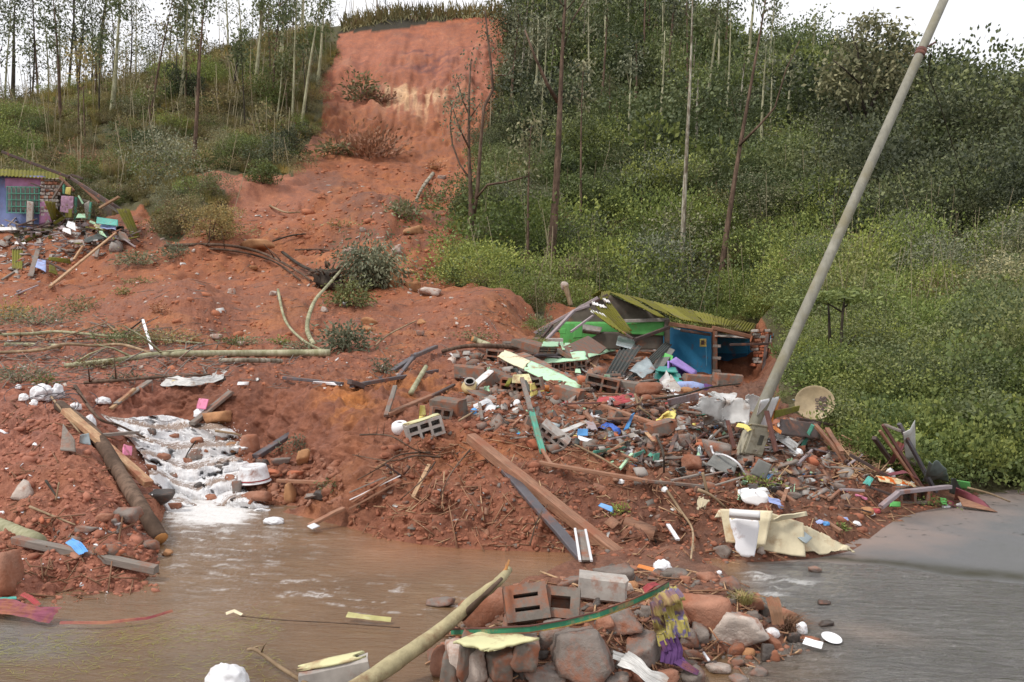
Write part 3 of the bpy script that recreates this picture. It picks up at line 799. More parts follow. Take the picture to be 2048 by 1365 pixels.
choose(right & (qx > 1560) & (qy > 640), [(6, .42), (1, .25), (0, .12), (7, .14), (8, .07)])
# taller, fuller shrubs stand out of the cover in loose groups
bigp = np.clip((fbm(np.stack([qx / 55, qy / 40, qx * 0 + 9], -1), 1, 3, 107) * .5 + .5 - .30) * .9, 0, .6)
big = (RNG.uniform(0, 1, NP) < bigp * np.where(left, .16, np.where(copse, 1.6, .70))) & (qY > 11)
bk = np.where(k_ == 2, 12, np.where((k_ == 7) | (k_ == 1), 11, np.where((k_ == 6) | (k_ == 4), 14, np.where((k_ == 8) | (k_ == 3), 13, 10))))
k_ = np.where(big, bk, k_)
s0 = np.interp(qY, [9, 14, 22, 35, 60, 90], [.42, .5, .75, 1.15, 1.9, 2.5]) * RNG.lognormal(-.05, .32, NP)
s0 *= np.where(big, 1.1, 1.0) * np.where(copse & (qy < 260), .75, np.where(big & copse, 1.25, 1.0))
s0 *= np.where((k_ == 2) | (k_ == 7), 1.2, 1.0) * np.where((k_ == 4) | (k_ == 5), .8, 1.0)
s0 *= np.where(left & (qy < 330), .58, 1.0) * np.where(left & (qy >= 330), .8, 1)
# keep the house and the road clear
HOUSE_ZONE = [(1080, 600), (1560, 600), (1640, 800), (1080, 800)]
nearscar = (qx > 655) & (qx < 1040) & (qy < 100)
s0 = np.where(nearscar, s0 * .24, s0)
s0 = np.where((qx > 1250) & (qy < 60 + (qx - 1250) * .22), s0 * .55, s0); k_ = np.where(nearscar & (qx < 1000), 4, k_)
edge_x = (qY > 45) & (((qx > 590) & (qx < 680)) | ((qx > 930) & (qx < 1040)))
s0 = np.where(edge_x, np.minimum(s0, 1.3), s0)
ok = ~(in_poly(qx, qy, HOUSE_ZONE) & (pp[:, 1] < 28.5)) & ~((pp[:, 1] < 9.3) & (pp[:, 2] < .1))
scl = np.stack([s0 * RNG.uniform(.85, 1.2, NP), s0, s0 * RNG.uniform(.7, 1.2, NP)], 1)
rot = np.stack([RNG.normal(0, .12, NP), RNG.normal(0, .12, NP), RNG.uniform(0, 6.28, NP)], 1)
ok &= ~(in_poly(qx, qy, [(1575,740),(1672,740),(1680,920),(1575,920)]) & (pp[:, 1] < 12.6)) & ~((qx < 150) & (qy > 388) & (pp[:, 1] < 42.5))
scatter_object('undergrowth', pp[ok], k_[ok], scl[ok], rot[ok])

# thin dead stems standing in the cover
sel = RNG.choice(np.nonzero(ok & (qY > 16) & (qY < 80))[0], 1300, replace=False)
sv, sf = [], []
for n_i, i in enumerate(sel):
    p = pp[i]; hgt_ = RNG.uniform(.9, 3.2) * (.5 + qY[i] / 70); w_ = .00045 * qY[i]; dx = RNG.normal(0, .16) * hgt_
    sv += [p + [-w_, 0, 0], p + [w_, 0, 0], p + [dx + w_ * .6, -.2, hgt_], p + [dx - w_ * .6, -.2, hgt_]]; sf.append([4 * n_i, 4 * n_i + 1, 4 * n_i + 2, 4 * n_i + 3])
DRY = NT('dry_stem'); DRY.set(color=DRY.mix(DRY.geo.outputs['Random Per Island'], (.12, .09, .055), (.42, .36, .24)), rough=.9, spec=.1)
link('dry_stems', new_mesh('dry_stems', np.array(sv), np.array(sf), False), DRY.m, kind='stuff')

# ---- trees -------------------------------------------------------------
def bark(name, c1, c2, sc=3.0):
    t = NT(name); v = t.mapped((1, 1, .18)); n = t.noise(sc * 4, 5, .65, v); n2 = t.noise(sc * .5, 3, .6)
    c = t.mix(t.ramp(n, [(.38, 0), (.62, 1)]), c1, c2)
    c = t.mix(t.ramp(n2, [(.45, 0), (.6, .7)]), c, tuple(x * .6 for x in c1))
    t.set(color=c, rough=.85, spec=.2, normal=t.bump(n, .5, .01)); return t.m
BK = {'pale': bark('pale_green_bark', (.27, .26, .15), (.46, .44, .30)), 'brown': bark('brown_bark', (.085, .055, .038), (.19, .125, .09)),
      'dark': bark('dark_bark', (.035, .028, .022), (.085, .068, .052)), 'white': bark('peeling_white_bark', (.16, .12, .08), (.52, .50, .41)),
      'wood': bark('bare_wood', (.25, .17, .10), (.42, .31, .20))}

def tube(path, radii, sides=7, cap=True):
    path = [Vector(p) for p in path]; vs, fs = [], []
    n = len(path); up0 = Vector((0, 0, 1))
    for i, p in enumerate(path):
        d = (path[min(i + 1, n - 1)] - path[max(i - 1, 0)]).normalized()
        a = d.cross(Vector((0.31, 0.17, 0.93)));
        if a.length < .05: a = d.cross(Vector((1, 0, 0)))
        a.normalize(); b = d.cross(a)
        for s in range(sides):
            an = 6.28318 * s / sides
            vs.append(p + (a * math.cos(an) + b * math.sin(an)) * radii[i])
    for i in range(n - 1):
        for s in range(sides):
            s2 = (s + 1) % sides
            fs.append((i * sides + s, i * sides + s2, (i + 1) * sides + s2, (i + 1) * sides + s))
    if cap:
        fs.append(tuple(range(sides))[::-1]); fs.append(tuple((n - 1) * sides + s for s in range(sides)))
    return vs, fs

def join_py(parts):
    vs, fs, b = [], [], 0
    for v, f in parts:
        vs += [tuple(x) for x in v]; fs += [tuple(i + b for i in q) for q in f]; b += len(v)
    return vs, fs

def tree_geo(hgt, rad, rng, crown_from=.45, limbs=9, spread=.2, lean=(0, 0), bend=.02, leaf=.24, lw=.045, per=34, forks=(), clump=.75, droop=.6, dens_top=1.0):
    segs = 12; path, rr = [], []
    ph_ = rng.uniform(0, 6.28)
    for i in range(segs + 1):
        u_ = i / segs
        path.append(Vector((lean[0] * u_ + math.sin(u_ * 4 + ph_) * hgt * bend - math.sin(ph_) * hgt * bend, lean[1] * u_ + math.cos(u_ * 3 + ph_) * hgt * bend * .6 - math.cos(ph_) * hgt * bend * .6, hgt * u_)))
        rr.append(rad * (1 - .80 * u_) * (1.25 if i == 0 else 1))
    parts = [tube(path, rr, 7)]; tips = []
    def at(u_):
        i = min(int(u_ * segs), segs - 1); f = u_ * segs - i
        return path[i].lerp(path[i + 1], f)
    lim = [(crown_from + (1 - crown_from) * ((k + rng.uniform(.1, .9)) / limbs), rng.uniform(0, 6.28), None) for k in range(limbs)] + [(f[0], f[1], f[2]) for f in forks]
    for (u_, an, ln) in lim:
        p = at(u_); L = ln if ln else hgt * spread * rng.uniform(.6, 1.2) * (1.15 - .55 * u_)
        d = Vector((math.cos(an), math.sin(an), rng.uniform(.5, 1.3))).normalized(); pts = [p]; r0 = rad * (1 - .8 * u_) * .55
        for s in range(4):
            d = (d + Vector((rng.normal(0, .18), rng.normal(0, .18), rng.normal(.04, .12)))).normalized()
            pts.append(pts[-1] + d * L / 4)
        parts.append(tube(pts, [r0 * (1 - .2 * s) for s in range(5)], 5))
        tips += [(pts[4], 1.0), (pts[3], .8), (pts[2], .45)]
    tips += [(path[-1], 1.0), (path[-2], .9)]
    vs, fs = join_py(parts)
    lp = []
    for c, wgt in tips:
        n = max(3, int(per * wgt * rng.uniform(.5, 1.4)))
        r = clump * rng.uniform(.6, 1.2)
        q_ = rng.normal(0, 1, (n, 3)) * np.array([r * .55, r * .55, r * .42]) + np.array(c) + np.array([0, 0, -.1 * r])
        lp.append(q_)
    lp = np.concatenate(lp)
    dirs = np.tile([0, 0, -droop], (len(lp), 1)) + rng.normal(0, .45, (len(lp), 3))
    lv, lf = leaves(lp, dirs, leaf, lw, rng, .3)
    return (vs, fs), (lv, lf)

def make_tree(base, hgt, rad, rng, barkm, leafm, label, cat='tree', group=None, name='eucalyptus_tree', **k):
    o = root(name, base, label, cat, group)
    (tv, tf), (lv, lf) = tree_geo(hgt, rad, rng, **k)
    link('trunk', new_mesh('trunk', tv, tf), barkm, o)
    if leafm is not None: link('crown', new_mesh('crown', lv, lf, False), leafm, o)
    return o
def copy_tree(o, loc, rotz, scl, label):
    c = o.copy(); COL.objects.link(c); c.location = loc; c.rotation_euler = (0, 0, rotz); c.scale = (scl,) * 3; c['label'] = label
    for ch in list(o.children):
        d = ch.copy(); COL.objects.link(d); d.parent = c
    return c

tr = np.random.default_rng(21)
# skyline trees along the ridge
SKYL = []
labels = ['slender dark-trunked eucalyptus on the skyline of the grassy ridge', 'pale thin eucalyptus with open crown on the grassy ridge skyline', 'spindly eucalyptus in the skyline row above the grassy shoulder']
protos = []
for i in range(7):
    o = make_tree((0, 0, -50), 13.0, .13, tr, BK[['dark', 'brown', 'dark', 'pale', 'dark', 'brown', 'pale'][i]], LM[['dark', 'deep', 'dark', 'deep', 'olive', 'deep', 'dark'][i]], labels[i % 3], group='slender eucalyptus trees along the ridge skyline',
                  crown_from=[.35, .5, .25, .45, .3, .55, .4][i], limbs=12, spread=.17, bend=.018, leaf=.30, lw=.060, per=19, clump=.95, droop=.3)
    protos.append(o)
first = set()
def sky_label(i, px):
    spot = 'above the purple ruin' if px < 130 else 'above the round dark bush' if px < 330 else 'where the ridge turns up' if px < 480 else 'short of the red scar' if px < 650 else 'on the turf over the red scar'
    return ['dark slender', 'brown slender', 'dark bushy-topped', 'pale slender', 'olive-leaved dark', 'brown high-crowned', 'pale spindly'][i] + ' eucalyptus on the skyline ' + spot
def sky_tree(px, dY, hgt):
    """on the ridge line of column px, dY metres behind it"""
    c = int(np.argmin(np.abs(cols - px))); r = len(TP) - 7
    bx, by = G[r, c, 0], G[r, c, 1] + dY; bx = (px - CX) / FOC * by
    g = ground(bx, by); i = int(tr.integers(0, 7)); o = protos[i]; s = hgt / 13.0
    if i not in first:
        first.add(i); o.location = (g.x, g.y, g.z - .2); o.scale = (s,) * 3; o.rotation_euler = (0, 0, tr.uniform(0, 6.28)); o['label'] = sky_label(i, px)
    else:
        copy_tree(o, (g.x, g.y, g.z - .2), tr.uniform(0, 6.28), s, sky_label(i, px))
xs = list(np.linspace(-60, 640, 46) + tr.uniform(-9, 9, 46)) + list(np.linspace(650, 860, 13) + tr.uniform(-8, 8, 13))
for x_ in xs:
    sky_tree(x_, tr.uniform(1, 22), tr.uniform(9, 15) if x_ < 640 else tr.uniform(3.5, 8))

# the trees one can tell apart: (foot px, foot py, head px, head py, trunk width px, bark, leaves, crown_from, limbs, per, label, extra)
def pixel_tree(fx, fy, hx, hy, wpx, bk, lf, cf, limbs, per, label, name='eucalyptus_tree', group=None, spread=.12, leaf=None, clump=None, forks=(), over=0, Yb=None):
    g = hit(fx, fy) if Yb is None else PX(fx, fy, Yb)
    Y = g.y; top = PX(hx, hy, Y); hgt = (top.z - g.z) + .3
    hgt *= (1 + over)
    lean = ((top.x - g.x) * (1 + over), tr.uniform(-.03, .03) * hgt)
    lf_ = LM[lf] if lf else None
    return make_tree((g.x, g.y, g.z - .25), hgt, wpx * .62 * Y / FOC, tr, BK[bk], lf_, label, name=name, group=group, crown_from=cf, limbs=limbs, spread=spread, lean=lean,
                     bend=.008, leaf=leaf or (.10 + Y * .0032), lw=(leaf or (.10 + Y * .0032)) * .24, per=per, clump=clump or (.25 + Y * .009), forks=forks)
T = [
 (222,232,247,-10,9,'pale','deep',.8,6,20,'thick pale-barked eucalyptus on the grassy slope above the purple ruin'),
 (385,345,414,-10,8,'brown','deep',.8,7,14,'straight brown-trunked tree at the foot of the grassy slope beside the slide'),
 (122,240,104,-10,6,'brown','deep',.5,8,18,'brown kinked eucalyptus low on the grassy shoulder near the skyline'),
 (25,192,38,-10,7,'dark','dark',.6,7,18,'dark upright eucalyptus at the very end of the ridge'),
 (195,152,216,-10,11,'dark','dark',.45,9,24,'heaviest dark eucalyptus with swept foot on the ridge shoulder'),
 (298,250,342,-10,5,'brown','olive',.6,6,14,'thin brown eucalyptus leaning over the round dark bush'),
 (358,215,374,-10,7,'pale','deep',.65,7,16,'pale yellow-green eucalyptus beside the round dark bush'),
 (373,118,368,-10,6,'dark','dark',.4,9,22,'dark forked eucalyptus where the ridge turns up'),
 (510,192,527,-10,9,'pale','deep',.7,8,18,'thick pale-green eucalyptus halfway along the slope to the slide'),
 (466,190,486,60,5,'dark','deep',.5,7,16,'dark crooked tree with open top below the ridge'),
 (545,198,560,20,5,'brown','deep',.6,7,14,'thin brown tree between two pale eucalyptus trunks'),
 (583,258,600,-10,5,'pale','deep',.75,6,14,'thin pale eucalyptus, the nearer of the close pair by the slide edge'),
 (601,258,646,-10,6,'pale','deep',.75,6,14,'leaning pale eucalyptus, the slanting one of the pair by the slide edge'),
 (634,170,650,-10,6,'pale','deep',.6,7,16,'pale eucalyptus right beside the top of the red scar'),
 (155,215,166,-10,5,'dark','dark',.45,8,18,'slim dark eucalyptus on the grassy crest above the ruin'),
 (560,120,575,-10,7,'pale','dark',.5,8,18,'straight pale eucalyptus on the upper slope below the crest'),
 # hillside beyond the slide
 (1097,560,1139,-10,16,'brown','deep',.85,5,10,'tallest brown-barked eucalyptus with a fork halfway up, above the collapsed house'),
 (1066,300,1073,40,8,'pale','grey',.75,6,16,'smooth pale eucalyptus trunk against the black bushes near the scar'),
 (1121,345,1126,150,6,'pale','deep',.85,5,12,'thin pale trunk close behind the tallest brown eucalyptus'),
 (1259,355,1262,110,6,'pale','grey',.8,6,14,'slim yellow-green trunk standing alone in the middle of the hillside'),
 (1287,300,1296,190,5,'brown','deep',.7,6,12,'short brown trunk beside the slim yellow-green one'),
 (1364,588,1376,-10,10,'white','deep',.9,5,8,'eucalyptus with white peeling bark directly behind the mossy roof'),
 (1435,600,1528,-10,11,'brown','deep',.88,5,8,'slanting red-brown eucalyptus with one long side limb behind the mossy roof'),
 (1403,285,1434,-6,7,'pale','dark',.75,7,18,'pale green leaning eucalyptus rising over the hilltop'),
 (1196,275,1212,10,6,'brown','deep',.75,6,14,'thin grey-brown trunk high in the bushes of the hillside'),
 (1165,130,1169,-10,7,'pale','deep',.7,6,14,'pale trunk in the wooded hilltop, closest to the brown giant'),
 (1205,110,1208,-10,5,'pale','dark',.6,6,14,'narrow pale trunk in the wooded hilltop'),
 (1252,130,1256,-10,7,'pale','dark',.7,6,14,'broad pale trunk in the wooded hilltop above the slim one'),
 (1297,120,1301,-10,5,'brown','deep',.7,6,14,'brown trunk in the wooded hilltop where the crest begins to fall'),
 (1340,160,1352,-10,5,'dark','dark',.5,7,18,'dark trunk at the falling end of the wooded hilltop'),
 (1160,485,1173,120,5,'brown','grey',.7,7,14,'thin brown stem rising between the giant and the hillside bushes'),
 (1055,560,1066,250,6,'brown','grey',.6,8,16,'grey-leaved young eucalyptus at the edge of the slide, beside the brown giant'),
 (1020,250,1035,20,6,'brown','grey',.5,9,24,'grey-leaved tree overhanging the top corner of the red scar'),
]
for row in T:
    pixel_tree(*row)
for k in range(34):
    fx = tr.uniform(1010, 1620); fy = tr.uniform(90, 330) + max(0, fx - 1350) * .35; hh_ = tr.uniform(150, 320)
    pixel_tree(fx, fy, fx + tr.uniform(-10, 26), fy - hh_, tr.uniform(4.5, 7), ['pale', 'pale', 'white', 'brown'][k % 4], ['deep', 'grey', 'bush', 'dark'][k % 4], tr.uniform(.6, .8), 7, 11, ('pale', 'pale', 'white-barked', 'brown')[k % 4] + ' thin young eucalyptus ' + ('beside the black bushes by the scar' if fx < 1090 else 'near the tallest brown eucalyptus' if fx < 1180 else 'near the slim yellow-green trunk' if fx < 1300 else 'near the white peeling eucalyptus' if fx < 1420 else 'near the slanting red-brown eucalyptus' if fx < 1520 else 'on the slope before the forked tree') + (', high up' if fy < 230 else ', lower down'), group='thin eucalyptus stems in the hillside thicket')
for k in range(16):
    fx = tr.uniform(120, 640); fy = 330 - fx * .12 + tr.uniform(-110, -10); hh_ = tr.uniform(80, 190)
    pixel_tree(fx, fy, fx + tr.uniform(-10, 22), fy - hh_, tr.uniform(2.5, 4.5), ['pale', 'brown', 'dark', 'brown'][k % 4], ['deep', 'olive'][k % 2], tr.uniform(.5, .8), 6, 12, ('pale', 'brown', 'dark', 'brown')[k % 4] + ' thin young eucalyptus ' + ('above the purple ruin' if fx < 260 else 'near the round dark bush' if fx < 420 else 'near the thick pale-green eucalyptus' if fx < 540 else 'close to the red scar') + (', high up' if fy < 210 else ', lower down'), group='thin eucalyptus stems on the grassy slope')
# forks of the tall brown tree and of the slanting tree as limbs of their own
def limb_on(tree, pts, r0, r1, bk='brown', name='limb'):
    P_ = [Vector(p) - Vector(tree.location) for p in pts]
    n = len(P_); v, f = tube(P_, [r0 + (r1 - r0) * i / (n - 1) for i in range(n)], 6)
    return link(name, new_mesh(name, v, f), BK[bk], tree)
def tree_by(label_part):
    return [o for o in COL.objects if o.get('label', '').startswith(label_part)][0]
tb = tree_by('tallest brown'); Yt = tb.location.y
limb_on(tb, [PX(1116, 205, Yt), PX(1095, 170, Yt - .3), PX(1068, 110, Yt - .6), PX(1050, 60, Yt - .7)], .09, .03)
limb_on(tb, [PX(1126, 100, Yt), PX(1145, 40, Yt + .3), PX(1163, 12, Yt + .4), PX(1180, -20, Yt + .5)], .05, .02)
tb = tree_by('slanting red-brown'); Yt = tb.location.y
limb_on(tb, [PX(1478, 292, Yt), PX(1520, 250, Yt - .4), PX(1550, 215, Yt - .6), PX(1572, 140, Yt - .8), PX(1600, 80, Yt - 1)], .06, .015)
# many-stemmed bare tree on the edge of the slide
def bare_tree(label, stems, Y0, bk='brown', lf='grey', per=5, name='bare_tree', lsz=.16):
    base = PX(stems[0][0][0], stems[0][0][1], Y0)
    o = root(name, base, label, 'tree'); parts = []; tips = []
    for st in stems:
        pts = [PX(x_, y_, Y0 + dy_) - base for (x_, y_, dy_, w_) in st]; rr = [w_ / 2 * Y0 / FOC for (_, _, _, w_) in st]
        parts.append(tube(pts, rr, 6)); tips += pts[-2:]
    v, f = join_py(parts); link('trunk', new_mesh('trunk', v, f), BK[bk], o)
    if per:
        lp = np.concatenate([tr.normal(0, .28, (per, 3)) + np.array(t_) for t_ in tips])
        lv, lf2 = leaves(lp, np.tile([0, 0, -.4], (len(lp), 1)), lsz, lsz * .25, tr, .5); link('crown', new_mesh('crown', lv, lf2, False), LM[lf], o)
    return o
Yb = hit(937, 512).y
bare_tree('bare many-stemmed tree on the edge of the red slide with wide side limbs', [
  [(937,520,0,14),(938,470,0,13),(944,430,0,14),(941,380,0,8),(938,300,0,6),(938,190,0,5),(942,120,.2,3)],
  [(946,440,0,10),(955,380,0,8),(962,280,-.3,7),(968,215,-.4,7),(986,180,-.5,6),(983,140,-.5,5),(975,70,-.6,4),(970,20,-.6,3)],
  [(950,400,0,6),(975,370,-.4,5),(1010,365,-.8,4),(1060,352,-1.2,3)], [(944,365,0,5),(920,330,.4,4),(905,290,.6,4),(900,250,.7,3),(905,200,.8,2)],
  [(940,300,0,4),(920,260,-.3,3),(905,215,-.3,2)], [(938,230,0,4),(925,200,.3,3),(915,165,.3,2)], [(938,240,0,3),(958,210,.3,2)], [(985,150,-.5,3),(1015,152,-.5,3),(1030,130,-.5,2)]], Yb, 'brown', 'grey', 46)
Yb = hit(1716, 352).y
bt = bare_tree('forked dark-stemmed tree with wide grey-green crown on the hillside beyond the pole', [
  [(1712,352,0,13),(1722,300,0,11),(1736,228,0,10),(1752,190,0,6),(1775,140,.5,4),(1785,80,.5,3)], [(1735,232,0,8),(1724,205,0,6),(1722,160,-.4,4),(1715,100,-.6,3),(1700,60,-.6,2)],
  [(1753,190,0,5),(1790,170,.4,3),(1800,130,.4,2)], [(1722,170,-.3,4),(1690,140,-.8,3),(1665,120,-.8,2)], [(1712,330,0,6),(1705,260,0,6),(1703,230,0,4),(1690,200,.2,3)]], Yb, 'dark', 'grey', 0, 'forked_tree')
lp = []
for (x_, y_, rx_, ry_, n_) in [(1735,45,45,22,260),(1790,70,40,30,280),(1720,90,60,35,360),(1765,115,55,35,360),(1690,130,55,35,420),(1660,165,35,28,260),(1790,160,45,35,360),(1740,170,50,30,320),(1700,190,50,22,260),(1780,215,40,20,220),(1815,105,22,26,120)]:
    c_ = np.array(PX(x_, y_, Yb)) - np.array(bt.location); sx_ = rx_ * Yb / FOC; sz_ = ry_ * Yb / FOC
    lp.append(tr.normal(0, .45, (n_, 3)) * np.array([sx_, sx_ * .8, sz_]) + c_)
lp = np.concatenate(lp); lv, lf2 = leaves(lp, np.tile([0, 0, -.3], (len(lp), 1)), .30, .075, tr, .6)
link('crown', new_mesh('crown', lv, lf2, False), LM['grey'], bt)
# fern tree beside the house
Yb = hit(1664, 752).y
ft = bare_tree('small dark-stemmed sapling with flat feathery top between the house and the pole', [
  [(1663,775,0,9),(1666,740,0,8),(1684,715,0,7),(1683,660,0,6),(1686,620,0,6),(1690,595,0,4)], [(1684,715,0,5),(1695,690,.1,3),(1712,670,.2,2)], [(1685,625,0,4),(1660,610,.1,3),(1640,606,.2,2)], [(1686,618,0,4),(1700,605,.1,3)],
  [(1660,690,0,7),(1658,630,0,5),(1656,604,0,3)]], Yb, 'dark', 'bush', 0, 'sapling')
lp = np.concatenate([tr.normal(0, 1, (230, 3)) * np.array([.26, .3, .035]) + (np.array(PX(x_, y_, Yb)) - np.array(ft.location)) for x_, y_ in ((1645,598),(1678,588),(1700,600))])
lv, lf2 = leaves(lp, tr.normal(0, 1, (len(lp), 3)) * [1, 1, .2], .13, .022, tr, .3); link('crown', new_mesh('crown', lv, lf2, False), LM['bush'], ft)

# bushes one can tell apart
BUSH = [  # px, py foot, width px, height px, leaves, label
 (370,205,75,85,'dark','round almost black bush high on the grassy slope'),
 (575,330,75,95,'dark','tall blackish bush at the edge of the red slide'),
 (525,368,62,60,'bush','low bright bush at the lower corner of the grassy slope'),
 (268,310,80,60,'deep','spreading green bush halfway down the grassy slope'),
 (380,350,60,30,'bush','small bush at the foot of the brown-trunked tree'),
 (420,480,95,85,'olive','flattened olive bush on the edge of the slide beside the ruin'),
 (355,465,90,75,'olive','olive bush between the purple ruin and the slide'),
 (1085,290,70,130,'dark','tall black-green bush at the shaded edge of the scar'),
 (1010,300,45,90,'dark','dark bush hanging over the edge of the scar'),
 (1045,520,95,70,'bush','leafy bush at the corner where the slide meets the woods'),
 (960,570,60,65,'deep','scrubby bush on the lower rim of the slide'),
 (1740,440,120,110,'grey','grey-green creeper-covered bush on the dark-leaved hillside'),
 (1880,330,130,170,'dark','massive dark tree clump on the dark-leaved end of the hillside'),
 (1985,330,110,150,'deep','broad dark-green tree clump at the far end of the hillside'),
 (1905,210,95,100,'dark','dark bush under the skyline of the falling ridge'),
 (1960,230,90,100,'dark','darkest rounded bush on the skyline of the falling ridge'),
 (1800,150,60,50,'dark','flat-topped dark bush on the skyline behind the pole'),
 (1480,330,75,90,'deep','round green bush in the middle of the hillside'),
 (1620,340,85,90,'deep','broad green bush below the skyline, in front of the pole'),
 (1500,180,90,60,'dark','dark thicket under the crest of the hillside'),
 (1640,150,90,60,'dark','dark spreading thicket on the crest beside the forked tree'),
 (1560,125,80,45,'dark','low dark thicket on the crest of the hillside'),
 (1240,250,80,80,'deep','deep green bush among the pale trunks'),
 (1320,420,90,80,'bush','leafy bush on the hillside above the mossy roof'),
 (1560,450,90,80,'deep','full green bush on the slope above the pole foot'),
 (1975,520,80,70,'bright','bright fern-like bush on the far slope'),
]
for k, (bx, by, bw, bh, lf, lab) in enumerate(BUSH):
    g = hit(bx, by); Wm, Hm = bw * g.y / FOC, bh * g.y / FOC
    n_ = int(np.clip(bw * bh * .55, 900, 5200)); lsz = max(.06, g.y * .0025)
    geo = bush_geo(tr, n_, 1.0, 1.0, 16, 1, 1, .4)
    # build in metres so that leaves keep a true size
    lobes = 16; c_ = np.stack([tr.uniform(-.42, .42, lobes) * Wm, tr.uniform(-.4, .4, lobes) * Wm, tr.uniform(.1, .72, lobes) * Hm], 1)
    rr_ = tr.uniform(.16, .30, lobes) * min(Wm, Hm * 1.3); kk_ = tr.integers(0, lobes, n_)
    d_ = tr.normal(0, 1, (n_, 3)); d_ /= np.linalg.norm(d_, axis=1, keepdims=True)
    p_ = c_[kk_] + d_ * (rr_[kk_] * tr.uniform(.65, 1.08, n_))[:, None]; p_[:, 2] = np.maximum(p_[:, 2], .02)
    lv, lf2 = leaves(p_, d_ * .6 + [0, 0, .2], lsz, lsz * .32, tr, .5)
    o = root('bush', g, lab, 'bush')
    st = []
    for s in range(6):
        e_ = Vector(c_[s % lobes]); st.append(tube([Vector((0, 0, -.1)), e_ * .5 + Vector((tr.normal(0, .05), 0, .05)), e_], [Wm * .018, Wm * .012, Wm * .006], 5))
    v, f = join_py(st); link('stem', new_mesh('stem', v, f), BK['brown'], o)
    link('foliage', new_mesh('foliage', lv, lf2, False), LM[lf], o)
